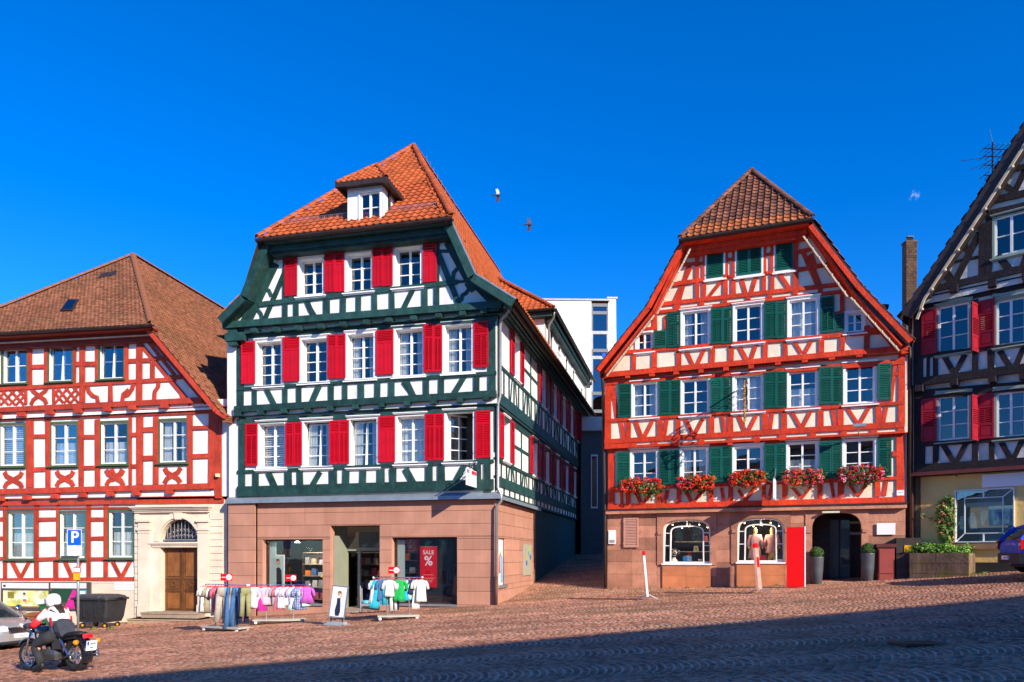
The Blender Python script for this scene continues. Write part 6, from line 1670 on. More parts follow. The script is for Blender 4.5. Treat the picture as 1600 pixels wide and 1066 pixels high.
# ================================================================== houses on the near side of the square (they throw the long shadow)
near_m = M('near_house_render', (.45, .38, .30), .9, .1)
P0, P1 = Vector((12.5, -6.0)), Vector((-2.0, -8.9))
dirn = Vector((1, .2)).normalized(); nor = Vector((-dirn.y, dirn.x))
def shadow_eave(x, y):
    """eave height so that the shadow edge falls where it does in the photograph"""
    return None
edge = [(ground(200, 1056)), (ground(700, 1009)), (ground(1150, 970)), (ground(1600, 931))]
A_, B_ = edge[0], edge[3]
hd = Vector((sun_dir.x, sun_dir.y)).normalized(); tn = math.tan(SUN_EL)
tt = 25.0
E0 = Vector((A_.x, A_.y)) + hd * tt; E1 = Vector((B_.x, B_.y)) + hd * tt
zE0, zE1 = A_.z + tn * tt, B_.z + tn * tt
near_lab = ['white row house with flat eave behind the viewer, westernmost', 'ochre row house with flat eave behind the viewer, next to the westernmost', 'rosy row house with flat eave behind the viewer, third from the west', 'grey row house with flat eave behind the viewer, fourth from the west', 'pale ochre row house with flat eave behind the viewer, western end', 'cream row house with flat eave behind the viewer, second of the row', 'sandy row house with flat eave behind the viewer, third of the row', 'grey beige row house with flat eave behind the viewer, last but one in the east', 'brown row house with flat eave behind the viewer, eastern end']
for i in range(9):
    a0, a1 = -2.9 + i * .475, -2.9 + (i + 1) * .475
    q0, q1 = E0.lerp(E1, a0), E0.lerp(E1, a1); z0, z1_ = zE0 + (zE1 - zE0) * a0, zE0 + (zE1 - zE0) * a1
    base = gz(q0.x, 0) - .6
    h = thing('row_house', near_lab[i], 'house', (q0.x, q0.y, base), 0, 'houses behind the viewer')
    v = (q1 - q0); L_ = v.length; ang = math.atan2(v.y, v.x)
    zz0, zz1 = z0 - base, z1_ - base
    mb = MB(); mb.add([(0, 0, 0), (L_, 0, 0), (L_, -9, 0), (0, -9, 0), (0, 0, zz0 - .1), (L_, 0, zz1 - .1), (L_, -9, zz1), (0, -9, zz0)], [(0, 1, 5, 4), (1, 2, 6, 5), (2, 3, 7, 6), (3, 0, 4, 7)])
    mb.build('wall', M('near_render_%s' % 'abcd'[i % 4], [(.46, .36, .22), (.56, .50, .40), (.42, .30, .25), (.42, .38, .34)][i % 4], .9, .1), h, (0, 0, 0), ang)
    mb = MB(); mb.add([(0, .05, zz0 - .15), (L_, .05, zz1 - .15), (L_, .05, zz1), (0, .05, zz0), (L_, -9, zz1 + 2.6), (0, -9, zz0 + 2.6), (L_, -9, zz1 - .15), (0, -9, zz0 - .15)], [(0, 1, 2, 3), (3, 2, 4, 5), (0, 3, 5, 7), (1, 6, 4, 2), (7, 5, 4, 6), (0, 7, 6, 1)])
    mb.build('roof', tile_brown, h, (0, 0, 0), ang)
    for fl in range(3):
        for k in range(4):
            x, z = (k + .5) * L_ / 4, 1.5 + fl * 3.1
            w = MB().box(-.6, .6, .0, .06, 0, 1.6).build('window', white_paint, h, Vector((math.cos(ang) * x, math.sin(ang) * x, z)), ang)
            MB().box(-.5, .5, .061, .07, .1, 1.5).build('pane', sky_glass, w)

# ================================================================== the square: base sheet and fan-laid setts
joint_m = M('sandy_joint', (.52, .39, .29), .95, .25, 1.2, .2, 60, stain=((.16, .13, .06), .5, .55, .75))
cob_m = M('porphyry_sett', (.40, .188, .118), .62, .36, .30, .35, 90, spec=.12, island=.45, objr=.45, stain=((.20, .125, .065), .28, .52, .72))
xs = [-60 + i * .5 for i in range(241)]; ys = [-26 + i * .5 for i in range(180)]
b = MB(); b.v = [(x, y, gz(x, y) - .002) for y in ys for x in xs]; nx = len(xs)
b.f = [(j * nx + i, j * nx + i + 1, (j + 1) * nx + i + 1, (j + 1) * nx + i) for j in range(len(ys) - 1) for i in range(nx - 1)]
sq = b.build('market_square', joint_m, smooth=True, fix=False); sq['kind'] = 'structure'
far = MB(); far.add([(-1500, -1500, -6), (1500, -1500, -6), (1500, 1500, -6), (-1500, 1500, -6)], [(0, 1, 2, 3)])
fo = far.build('ground', M('far_ground', (.12, .12, .08), .9, .2)); fo['kind'] = 'structure'
# band after band along the street, the bows of every band bulging uphill
stones = []
s0 = .115
BW = 1.75; Rr = BW / (2 * math.sin(R(48)))
y = 6.2; band = 0
while y < 46:
    yc = y + BW / 2; x = -24.0 + random.uniform(0, .1)
    nst = int(2 * R(48) * Rr / s0)
    half = .70 * yc + 2.5
    x = -half - 2.5
    if y > 31.5: x, half = -1.5, 5.5
    while x < half + (6.0 if y < 31.5 else .5):
        w = s0 * random.uniform(.93, 1.07)
        for k in range(nst):
            t = -R(48) + 2 * R(48) * (k + .5) / nst
            px_, py_ = x + Rr * math.cos(t) - Rr * .8, yc + Rr * math.sin(t)
            if -(.70 * py_ + 3.0) < px_ < .70 * py_ + 7.0: stones.append((px_, py_, t, w, 2 * R(48) * Rr / nst))
        x += w * 1.0 + .004
    y += BW; band += 1
stones = np.array(stones)
N = len(stones)
def sett_arrays(S_):
    n = len(S_)
    hx, hy = S_[:, 3] / 2 - .009, S_[:, 4] / 2 - .007
    hx = hx * rng.uniform(.86, 1.0, n); hy = hy * rng.uniform(.86, 1.0, n)
    px_ = S_[:, 0] + rng.normal(0, .004, n); py_ = S_[:, 1] + rng.normal(0, .004, n); th = S_[:, 2] + rng.normal(0, .05, n)
    z = np.array([gz(a, b_) for a, b_ in zip(px_, py_)]) + .007 + rng.uniform(-.004, .005, n)
    tx, ty = rng.normal(.0, .03, n), rng.normal(0, .03, n)
    return px_, py_, z, th, hx, hy, tx, ty
def sett_verts(A):
    px_, py_, z, th, hx, hy, tx, ty = A
    V = []
    for (a, b_, lvl) in ((-1, -1, 0), (1, -1, 0), (1, 1, 0), (-1, 1, 0), (-.74, -.74, 1), (.74, -.74, 1), (.74, .74, 1), (-.74, .74, 1)):
        lx, ly = a * hx, b_ * hy
        c, s_ = np.cos(th), np.sin(th)
        V.append(np.stack([px_ + lx * c - ly * s_, py_ + lx * s_ + ly * c, z + (lx * tx + ly * ty) * 1.0 + (0 if lvl else -.012)], 1))
    return np.stack(V, 1)
FQ = [(4, 5, 6, 7), (0, 1, 5, 4), (1, 2, 6, 5), (2, 3, 7, 6), (3, 0, 4, 7)]
d2 = stones[:, 1] + .35 * np.abs(stones[:, 0]) ** 1.0
vis = np.where((np.abs(stones[:, 0]) < .69 * stones[:, 1]) & ((EYE - .062 * stones[:, 0]) / stones[:, 1] * FOC < 1066 - YH))[0]
order = vis[np.argsort(stones[vis, 1] / (1 + 0 * stones[vis, 1]))]
near = order[:300]
mask = np.ones(N, bool); mask[near] = False
VS = sett_verts(sett_arrays(stones[mask]))
n = len(VS)
me = bpy.data.meshes.new('setts')
me.vertices.add(n * 8); me.vertices.foreach_set('co', VS.reshape(-1))
loops = (np.array(FQ).ravel()[None, :] + (np.arange(n) * 8)[:, None]).ravel().astype(np.int32)
me.loops.add(len(loops)); me.loops.foreach_set('vertex_index', loops)
me.polygons.add(n * 5); me.polygons.foreach_set('loop_start', (np.arange(n * 5) * 4).astype(np.int32)); me.polygons.foreach_set('loop_total', np.full(n * 5, 4, np.int32))
me.update(); me.validate(); me.materials.append(cob_m)
so = link('setts', me, sq); so['kind'] = 'stuff'
VN = sett_verts(sett_arrays(stones[near]))
for k in range(len(near)):
    c = VN[k].mean(0)
    link('sett', MB().add([tuple(p - c) for p in VN[k]], FQ).mesh('sett', cob_m, fix=False), sq, tuple(c))
# drain grating set in the setts
g = ground(1437, 1007)
dg = thing('drain_grate', 'rusty iron drain grating set in the shaded cobbles on the right', 'drain', (g.x, g.y, g.z + .010))
MB().box(-.36, .36, -.25, .25, -.02, .004).build('frame', gutter_m, dg, (0, 0, 0), R(4))
for i in range(11): MB().box(-.30 + i * .06 - .016, -.30 + i * .06 + .016, -.20, .20, .005, .022).build('grate_bar', M('rusty_grate', (.12, .08, .04), .7, .4), dg, (0, 0, 0), R(4))

# ================================================================== things on the square
def text(body, size, mat, parent, loc, rot, name='lettering', ext=.002, bold=0.0):
    c = bpy.data.curves.new(name, 'FONT'); c.body = body; c.size = size; c.extrude = ext; c.align_x = 'CENTER'; c.align_y = 'CENTER'; c.offset = bold
    c.materials.append(mat)
    t_ = bpy.data.objects.new(name, c); COL.objects.link(t_)
    me = bpy.data.meshes.new_from_object(t_.evaluated_get(bpy.context.evaluated_depsgraph_get()))
    bpy.data.objects.remove(t_); bpy.data.curves.remove(c)
    return link(name, me, parent, loc, rot)

def disc(mb, c, r, y0, y1, n=20, sx=1.0):
    mb.prism([(c[0] + r * sx * math.cos(2 * math.pi * i / n), c[1] + r * math.sin(2 * math.pi * i / n)) for i in range(n)], y0, y1); return mb

def fabric(name, col): return M('cloth_' + name, col, .9, .16, 9, .25, 60)
CLOTH = {k: fabric(k, v) for k, v in dict(white=(.66, .65, .63), cream=(.70, .62, .52), slate=(.12, .13, .20), rose=(.60, .13, .19), beige=(.40, .36, .30), sky=(.16, .38, .62), navy=(.015, .03, .10), denim=(.05, .13, .30), olive=(.27, .27, .13), khaki=(.35, .30, .20), magenta=(.60, .03, .36), lilac=(.42, .30, .58), pink=(.75, .42, .52), mint=(.45, .68, .68), lavender=(.45, .45, .66), teal=(.02, .36, .50), green=(.01, .38, .08), aqua=(.10, .48, .60), black=(.02, .02, .03), grey=(.3, .3, .33), violet=(.55, .12, .55), red=(.6, .02, .03), orange=(.7, .2, .03)).items()}

def cloth_ring(cx, z, rx, ry, n, ph, amp):
    return [(cx + (rx * (1 + amp * math.sin(5 * t + ph))) * math.cos(t), ry * (1 + amp * 1.6 * math.sin(4 * t + ph * 1.7)) * math.sin(t), z) for t in [2 * math.pi * i / n for i in range(n)]]

def garment(kind, L=.62, W=.19, seed=0, sleeve=.22):
    L *= 1 + .12 * math.sin(seed * 7.3)
    """hanging garment, shoulders at z = 0, hanging down"""
    r = random.Random(seed); b = MB(); n = 22
    ph0 = r.uniform(0, 6)
    if kind in ('shirt', 'jacket', 'dress'):
        prof = {'shirt': [(-.0, .30, .30), (-.02, .55, .5), (-.07, .90, .6), (-.16, .80, .75), (-.35, .76, .85), (-.6, .80, .9), (-.85, .86, .95), (-1, .90, 1.0)], 'jacket': [(-.0, .34, .4), (-.04, .95, .9), (-.2, .95, 1.2), (-.6, .95, 1.2), (-1, 1.0, 1.2)],
                'dress': [(-.0, .30, .30), (-.03, .72, .55), (-.2, .62, .7), (-.42, .60, .75), (-1, 1.15, 1.3)]}[kind]
        b.loft([cloth_ring(0, p[0] * L, W * p[1], .055 * p[2], n, ph0 + .8 * p[0], .05 + .13 * (-p[0])) for p in prof])
        for sg in (-1, 1):
            ln = sleeve; b.tube([(sg * W * .72, 0, -.045), (sg * (W * .92 + ln * .10), .008, -.06 - ln * .35), (sg * (W * .95 + ln * .22), .0, -.06 - ln)], [.05, .052, .048], 8)
    elif kind == 'trousers':
        b.loft([cloth_ring(0, 0, W * .80, .045, n, 0, .03), cloth_ring(0, -.10 * L, W * .88, .055, n, 1, .05), cloth_ring(0, -.26 * L, W * .95, .06, n, 2, .05)])
        for sg in (-1, 1):
            ph = r.uniform(0, 6)
            b.loft([cloth_ring(sg * W * .46, -.20 * L, W * .50, .055, 10, ph, .05), cloth_ring(sg * W * .52, -.6 * L, W * .40, .05, 10, ph + 1, .08), cloth_ring(sg * W * .60, -L, W * .44, .052, 10, ph + 2, .10)])
    elif kind == 'skirt':
        b.loft([cloth_ring(0, 0, W * .6, .04, 16, 0, .03), cloth_ring(0, -.3 * L, W * .8, .07, 16, 1, .08), cloth_ring(0, -L, W * 1.2, .10, 16, 2, .12)])
    return b

def pattern_cloth(name, a, b_, kind):
    m = M('cloth_' + name, a, .9, .12, 9, .25, 60); n, l = m.node_tree.nodes, m.node_tree.links
    p = n['Principled BSDF']; src = p.inputs['Base Color'].links[0].from_socket
    tc = n.new('ShaderNodeTexCoord'); out = src
    for d in (('X', 'Z') if kind == 'check' else ('X',)):
        w = n.new('ShaderNodeTexWave'); w.bands_direction = d; w.inputs['Scale'].default_value = 6 if kind != 'blot' else 3
        if kind == 'blot': w = n.new('ShaderNodeTexVoronoi'); w.inputs['Scale'].default_value = 14
        l.new(tc.outputs['Object'], w.inputs['Vector'])
        r = n.new('ShaderNodeMapRange'); r.inputs['From Min'].default_value = .45; r.inputs['From Max'].default_value = .55; l.new(w.outputs['Distance' if kind == 'blot' else 'Fac'], r.inputs['Value'])
        x = n.new('ShaderNodeMix'); x.data_type = 'RGBA'; l.new(r.outputs[0], x.inputs['Factor']); l.new(out, x.inputs['A']); x.inputs['B'].default_value = (*b_, 1); out = x.outputs['Result']
    l.new(out, p.inputs['Base Color']); return m
PATTERN = {'striped': pattern_cloth('striped', (.78, .77, .76), (.25, .28, .45), 'stripe'), 'checked': pattern_cloth('checked', (.60, .64, .78), (.12, .16, .40), 'check'), 'patterned': pattern_cloth('patterned', (.10, .48, .60), (.65, .75, .75), 'blot')}
red_hanger = M('red_hanger', (.55, .03, .06), .4, .1)
def clothes_rack(label, p, ang, length, height, items, price, where, base=True):
    """wheeled rail with garments hanging from it; every garment is a thing of its own"""
    rk = thing('clothes_rack', label, 'clothes rack', tuple(p), ang)
    h = length / 2
    MB().tube([(-h, 0, height), (h, 0, height)], .014, 8).build('rail', chrome, rk)
    for x in (-h, h): MB().lathe([(.0, -.03), (.03, -.02), (.03, .02), (0, .03)], 8, (x, 0, height), 'x').build('rail_cap', white_flat, rk)
    for x in (-h * .45, h * .45): MB().tube([(x, 0, .14), (x, 0, height)], .018, 8).build('post', steel, rk)
    if base:
        MB().box(-h * .85, h * .85, -.24, .24, .09, .14).build('base', M('rack_base', (.40, .38, .33), .5, .15), rk)
        for x in (-h * .75, h * .75):
            for y in (-.2, .2): MB().lathe([(.0, -.02), (.045, -.018), (.045, .018), (.0, .02)], 10, (x, y, .045), 'y').build('caster', white_flat, rk)
    if price:
        t = price
        sg = MB().box(-.17, .17, -.006, .006, 0, .20).build('price_sign', red_flat, rk, (t, 0, height + .12), -ang)
        MB().tube([(t, 0, height), (t, 0, height + .13)], .008, 6).build('sign_stem', steel, rk)
        disc(MB(), (.075, .10), .085, -.012, -.0065).build('price_disc', white_flat, sg)
        for k in range(2): MB().box(.045 + k * .03, .06 + k * .03, -.0145, -.0125, .07, .13).build('print', red_flat, sg)
        MB().box(-.14, -.03, -.009, -.0065, .09, .11).build('print', white_flat, sg)
    c, s = math.cos(ang), math.sin(ang)
    n = len(items)
    for i, it in enumerate(items):
        kind, col, L, W, desc = it[:5]
        x = -h * .93 + 2 * h * .93 * (i / max(1, n - 1))
        tw = random.uniform(R(34), R(52)) - ang; fw = 0
        if len(it) > 5: tw = -ang + it[5]; fw = .10 if it[5] < R(25) else 0
        g = garment(kind, L, W, i + n).build('garment', CLOTH[col], None, (p[0] + c * x + s * fw, p[1] + s * x - c * fw, p[2] + height - .07), tw + ang, smooth=True)
        g.rotation_euler = (R(random.gauss(0, 3)), R(random.gauss(0, 4)), tw + ang)
        if 'striped' in desc or 'checked' in desc or 'patterned' in desc: g.data.materials[0] = PATTERN['checked' if 'checked' in desc else 'striped' if 'striped' in desc else 'patterned']
        g.name = {'shirt': 'hanging_shirt', 'jacket': 'hanging_jacket', 'dress': 'hanging_dress', 'trousers': 'hanging_trousers', 'skirt': 'hanging_skirt'}[kind]
        tag(g, desc + ' ' + where, {'shirt': 'shirt', 'jacket': 'jacket', 'dress': 'dress', 'trousers': 'trousers', 'skirt': 'skirt'}[kind], 'clothes on ' + where.split(' on ', 1)[-1] if ' on ' in where else 'clothes hanging on the racks')
        hb = MB(); hb.tube([(-W * .75, 0, -.02), (0, 0, .02), (W * .75, 0, -.02)], .011, 6); hb.tube([(0, 0, .02), (0, 0, .06), (.018, 0, .085)], .006, 6)
        hb.build('hanger', red_hanger, g)
    return rk

pA = ground(352, 986)
clothes_rack('wheeled rack of trousers and long jackets nearest the stone portal', pA, R(-26), 1.75, 1.36,
    [('jacket', 'cream', .85, .20, 'cream long jacket at the left end', R(50)), ('jacket', 'white', .86, .20, 'white long jacket next to the cream one', R(46)), ('jacket', 'khaki', .80, .18, 'khaki jacket half hidden between the white ones', R(50)), ('shirt', 'white', .80, .18, 'white shirt hanging between the jackets', R(42)), ('shirt', 'slate', .62, .18, 'slate blue shirt hanging before the rose one', R(42)),
     ('shirt', 'rose', .68, .20, 'rose coloured blouse hanging', R(35)), ('trousers', 'slate', .98, .16, 'dark slate trousers behind the beige pair', R(30)), ('trousers', 'grey', 1.05, .17, 'grey trousers half hidden behind the beige pair', R(36)), ('trousers', 'beige', 1.12, .21, 'beige grey trousers turned to the square', R(16)), ('trousers', 'sky', 1.10, .17, 'light blue jeans beside the beige trousers', R(40)), ('trousers', 'denim', 1.08, .17, 'mid blue jeans beside the light pair', R(42)), ('trousers', 'khaki', 1.0, .16, 'khaki trousers between blue jeans', R(42)), ('trousers', 'denim', 1.12, .17, 'denim blue trousers before the navy pair', R(44)), ('trousers', 'sky', .95, .15, 'short pale blue jeans before the navy pair', R(44)), ('trousers', 'navy', 1.12, .17, 'navy trousers second from the right', R(44)), ('trousers', 'olive', .82, .17, 'olive trousers at the right end', R(38))],
    .05, 'on the rack nearest the stone portal')
pB = ground(437, 974)
clothes_rack('wheeled rack of white, pink and lilac tops under the left shop window', pB, R(9), 1.85, 1.22,
    [('dress', 'magenta', .72, .16, 'magenta dress at the left end'), ('shirt', 'mint', .56, .16, 'mint green top second from the left'), ('shirt', 'white', .58, .19, 'plain white top turned to the square', R(14)), ('skirt', 'magenta', .70, .15, 'dark magenta skirt behind the white top'), ('shirt', 'pink', .58, .18, 'pale pink top beside the white one', R(20)), ('shirt', 'lilac', .38, .16, 'short lilac top'), ('shirt', 'slate', .52, .16, 'slate top beside the short lilac one'), ('shirt', 'grey', .58, .16, 'soft grey top half hidden in the middle'), ('dress', 'rose', .66, .15, 'dusty rose dress half hidden in the middle'),
     ('shirt', 'white', .62, .16, 'white striped top in the middle'), ('shirt', 'lavender', .60, .16, 'lavender top right of the middle'), ('shirt', 'white', .66, .15, 'long white vest'), ('shirt', 'lilac', .60, .16, 'muted lilac top beside the long white vest'), ('shirt', 'mint', .72, .15, 'long pale mint top'), ('dress', 'pink', .60, .15, 'pink dress before the blue checked shirt'), ('shirt', 'lavender', .66, .18, 'blue checked shirt', R(22)), ('shirt', 'mint', .62, .16, 'dusty mint top next to the violet one'), ('dress', 'violet', .56, .18, 'bright violet dress at the right end', R(12))],
    .35, 'on the rack under the left shop window')
pC = ground(622, 968)
clothes_rack('wheeled rack of green, teal and white shirts before the right shop window', pC, R(14), 1.45, 1.25,
    [('shirt', 'grey', .60, .16, 'grey striped shirt at the left end'), ('shirt', 'teal', .80, .17, 'long teal shirt'), ('shirt', 'denim', .66, .16, 'denim shirt beside the long teal shirt'), ('trousers', 'teal', .84, .15, 'teal trousers beside the long teal shirt'), ('shirt', 'white', .52, .165, 'white tee shirt left of the green one', R(14)), ('trousers', 'white', .86, .14, 'white trousers under the tee shirt'), ('trousers', 'navy', .8, .15, 'navy trousers left of the green shirt'), ('shirt', 'green', .58, .185, 'bright green shirt turned to the square', R(8)), ('shirt', 'aqua', .66, .17, 'aqua patterned shirt right of the green one'), ('shirt', 'teal', .70, .16, 'teal shirt right of the aqua one'), ('shirt', 'mint', .64, .16, 'pale mint shirt behind the navy top'), ('shirt', 'navy', .42, .17, 'short navy top', R(25)), ('shirt', 'white', .78, .15, 'long white shirt under the navy top'), ('shirt', 'white', .60, .17, 'white blouse at the right end', R(15))],
    .0001 - .12, 'on the rack before the right shop window')
# low trolley with folded clothes behind that rack
pD = ground(590, 958)
tr_ = thing('display_trolley', 'low wheeled grey trolley with folded clothes before the shop door', 'trolley', tuple(pD), R(6))
b = MB()
for x in (-.55, .55): b.tube([(x, -.25, .05), (x * 1.03, -.25, .95)], .024, 8); b.tube([(x, .25, .05), (x * 1.03, .25, .85)], .024, 8)
b.build('frame', steel, tr_)
MB().box(-.54, .54, -.24, .24, .26, .34).build('tray', M('grey_tray', (.20, .22, .25), .5, .1), tr_)
for x in (-.55, .55): MB().lathe([(0, -.02), (.05, -.018), (.05, .018), (0, .02)], 10, (x, -.25, .05), 'y').build('caster', rubber, tr_)
for i, (c, x) in enumerate((('aqua', -.40), ('olive', -.22), ('white', -.02), ('teal', .18), ('mint', .38))):
    b = MB(); rr = random.Random(i)
    b.loft([cloth_ring(0, .0, .13, .14, 12, rr.uniform(0, 6), .10), cloth_ring(0, .05, .14, .15, 12, rr.uniform(0, 6), .12), cloth_ring(.01, .10, .10, .10, 12, rr.uniform(0, 6), .15)])
    m_ = Matrix.Rotation(R(6), 3, 'Z') @ Vector((x, -.02, .341))
    o = b.build('folded_clothes', CLOTH[c], None, tuple(Vector(pD) + m_), R(rr.uniform(0, 90)), True)
    tag(o, {'aqua': 'aqua', 'olive': 'olive', 'white': 'white', 'teal': 'teal', 'mint': 'mint'}[c] + ' folded garment lying in the low trolley by the shop door', 'clothes', 'folded clothes in the trolley')

# swinging poster stand by the door
p = ground(526, 977)
ps = thing('poster_stand', 'white swinging poster stand with a woman in a dark dress beside the shop door', 'poster stand', tuple(p), R(-22))
b = MB(); b.box(-.36, .36, -.13, .13, .0, .05); b.box(-.30, .30, -.09, .09, .05, .10); b.build('base', M('grey_water_base', (.30, .36, .42), .5, .1), ps)
b = MB()
for x in (-.2, .2): b.tube([(x, 0, .10), (x * .95, 0, .25)], .02, 6)
b.build('spring', rubber, ps)
fr = MB(); fr.box(-.27, -.245, -.018, .018, .0, .92); fr.box(.245, .27, -.018, .018, .0, .92); fr.box(-.245, .245, -.018, .018, .0, .025); fr.box(-.245, .245, -.018, .018, .895, .92)
fo_ = fr.build('frame', steel, ps, (0, 0, .22), (R(-7), R(4), 0))
MB().box(-.245, .245, -.010, .010, .025, .895).build('poster', white_flat, fo_)
b = MB(); b.prism([(-.06, .56), (.05, .57), (.07, .42), (.10, .18), (.06, .05), (-.06, .05), (-.09, .2), (-.05, .42)], -.0135, -.0115); b.build('printed_dress', M('navy_print', (.02, .025, .06), .6, .4, 30), fo_)
disc(MB(), (-.01, .68), .045, -.014, -.0115).build('printed_face', skin_print, fo_)
b = MB(); disc(b, (-.005, .715), .055, -.0128, -.0112); b.build('printed_hair', M('brown_print', (.16, .07, .03), .6), fo_)
b = MB(); b.bar((.05, -.0126, .56), (.09, -.0126, .72), .03, .003, (0, 1, 0)); b.bar((.09, -.0126, .72), (.02, -.0126, .78), .03, .003, (0, 1, 0)); b.build('printed_arm', skin_print, fo_)
b = MB(); b.box(.08, .20, -.0125, -.011, .33, .36); b.box(.09, .18, -.0125, -.011, .40, .42); b.build('print', sky_print, fo_)

# two tall narrow boards on feet before the red house
for (px, py, h, lab, col) in ((1012, 937, 1.58, 'narrow white board on wire feet before the louvred hatch', 'w'), (1187, 927, 1.60, 'narrow sandstone coloured board on wire feet before the mannequin window', 'r')):
    p = ground(px, py)
    sb = thing('pavement_board', lab, 'signboard', tuple(p), R(82) if col == 'w' else R(60), 'narrow boards before the red house')
    fm = M('board_face_' + col, (.78, .74, .72) if col == 'w' else (.62, .34, .28), .5, .12, 5)
    b = MB(); b.prism([(-.25, .10), (.25, .10), (.25, h - .12), (.17, h - .02), (0, h), (-.17, h - .02), (-.25, h - .12)], -.035, .035)
    bo = b.build('board', fm, sb, (0, 0, 0), (R(-5), 0, 0))
    MB().prism([(-.252, h - .15), (.252, h - .15), (.252, h - .12), (.17, h - .015), (0, h + .005), (-.17, h - .015), (-.252, h - .12)], -.038, .038).build('board_cap', red_flat, bo)
    MB().box(-.2, .2, -.0385, -.0355, h * .52, h * .72).build('print', red_flat if col == 'r' else grey_print, bo)
    b = MB()
    for x in (-.22, .22): b.tube([(x, -.34, .012), (x, -.02, .16), (x, .34, .012)], .013, 6)
    b.bar((-.22, -.34, .012), (.22, -.34, .012), .02, .02); b.bar((-.22, .34, .012), (.22, .34, .012), .02, .02)
    b.build('foot', steel, sb)
# red display stele by the doorway
u, z = rf.on(1244, 915, 1.0)
p = ground(1244, 918)
rs = thing('advertising_stele', 'plain bright red advertising stele with white edge beside the arched doorway', 'sign', tuple(p), rf.ang)
w_ = rf.on(1259, 870, .9)[0] - rf.on(1230, 870, .9)[0]
MB().box(-w_ / 2, w_ / 2 - .04, -.05, .05, .02, 2.05).build('panel', red_flat, rs); MB().box(w_ / 2 - .039, w_ / 2, -.06, .06, .0, 2.07).build('edge_strip', white_flat, rs)

# parking sign with plates, ticket notice, orange box on a grey pole
p = Vector(((122 - CX) / FOC * 23.0, 23.0, 0)); p.z = gz(p.x, p.y)
pk = thing('parking_sign', 'blue parking sign on a grey pole before the left house', 'road sign', tuple(p))
top_z = at(122, 832, 23).z - p.z
MB().tube([(0, 0, 0), (0, 0, top_z - .35)], .038, 10).build('pole', pipe_m, pk, smooth=True)
x0 = -.055
sg = MB().box(x0 - .24, x0 + .21, -.075, -.060, top_z - .42, top_z + .09).build('sign_plate', blue_sign, pk)
b = MB()
for e in ((x0 - .24, x0 + .21, top_z - .42, top_z - .405), (x0 - .24, x0 + .21, top_z + .075, top_z + .09), (x0 - .24, x0 - .225, top_z - .405, top_z + .075), (x0 + .195, x0 + .21, top_z - .405, top_z + .075)): b.box(e[0], e[1], -.078, -.0755, e[2], e[3])
b.build('sign_border', white_flat, sg)
text('P', .50, white_flat, sg, (x0 - .005, -.077, top_z - .165), (R(90), 0, 0), bold=.008)
sub = MB().box(x0 - .23, x0 + .20, -.075, -.060, top_z - .72, top_z - .44).build('sub_plate', white_flat, pk)
for i in range(4): MB().box(x0 - .17 + .02 * (i % 2), x0 + .15 - .03 * (i % 3), -.078, -.0755, top_z - .52 - i * .055, top_z - .50 - i * .055).build('print', grey_print, sub)
MB().box(-.42, .02, -.20, -.04, top_z - .80, top_z - .73).build('ledge_plate', M('dark_plate', (.05, .055, .07), .5), pk)
nt = MB().box(-.09, .12, -.075, -.06, top_z - 1.26, top_z - 1.08).build('notice_plate', red_flat, pk); MB().box(-.07, .10, -.078, -.0755, top_z - 1.235, top_z - 1.105).build('print', white_flat, nt); MB().box(-.04, .07, -.0805, -.0785, top_z - 1.18, top_z - 1.16).build('print', grey_print, nt)
MB().box(-.07, .09, -.13, -.04, top_z - 1.48, top_z - 1.27).build('orange_box', yellow_flat, pk)

# wheeled waste container, green bin with open lid
p = Vector((at(157, 900, 27.0).x, 27.0, 0)); p.z = gz(p.x, p.y)
wc = thing('waste_container', 'big dark grey four wheeled waste container by the stone steps', 'waste container', tuple(p), R(-14))
def ring4(x0, x1, y0, y1, z, ch=.06):
    return [(x0 + ch, y0, z), (x1 - ch, y0, z), (x1, y0 + ch, z), (x1, y1 - ch, z), (x1 - ch, y1, z), (x0 + ch, y1, z), (x0, y1 - ch, z), (x0, y0 + ch, z)]
MB().loft([ring4(-.60, .60, -.40, .40, .22), ring4(-.66, .66, -.46, .46, .40), ring4(-.74, .74, -.52, .52, 1.02)]).build('body', black_plastic, wc)
MB().loft([ring4(-.80, .80, -.58, .56, 1.03), ring4(-.80, .80, -.58, .56, 1.10)]).build('rim', black_plastic, wc)
MB().loft([ring4(-.76, .76, -.55, .55, 1.101, .1), ring4(-.74, .74, -.50, .52, 1.17, .14), ring4(-.6, .6, -.34, .36, 1.22, .14)]).build('lid', M('lid_grey', (.05, .05, .055), .5, .2), wc)
for sx in (-1, 1):
    MB().tube([(sx * .80, -.1, 1.06), (sx * .90, -.1, 1.12), (sx * .90, .1, 1.12), (sx * .80, .1, 1.06)], .022, 6).build('handle', black_plastic, wc)
    for y in (-.3, .3):
        wh = MB().lathe([(0, -.025), (.10, -.022), (.10, .022), (0, .025)], 14, (sx * .48, y, .10), 'y').build('wheel', rubber, wc); MB().lathe([(0, -.03), (.05, -.028), (.05, .028), (0, .03)], 10, (sx * .48, y, .10), 'y').build('hub', yellow_flat, wh)
    for k in range(2): MB().box(sx * .25 - .02, sx * .25 + .02, -.53, -.47, .42, .98).build('rib', black_plastic, wc); break
b = MB(); b.tube([(.45, -.52, 1.0), (.45, -.60, 1.14), (.55, -.60, 1.16)], .014, 6); b.build('lid_lever', steel, wc)
p = Vector((at(82, 900, 26.6).x, 26.6, 0)); p.z = gz(p.x, p.y)
gb = thing('wheelie_bin', 'green wheelie bin with its lid open behind the motorcyclist', 'bin', tuple(p), R(12))
gbm = M('bin_green', (.015, .10, .035), .5, .15)
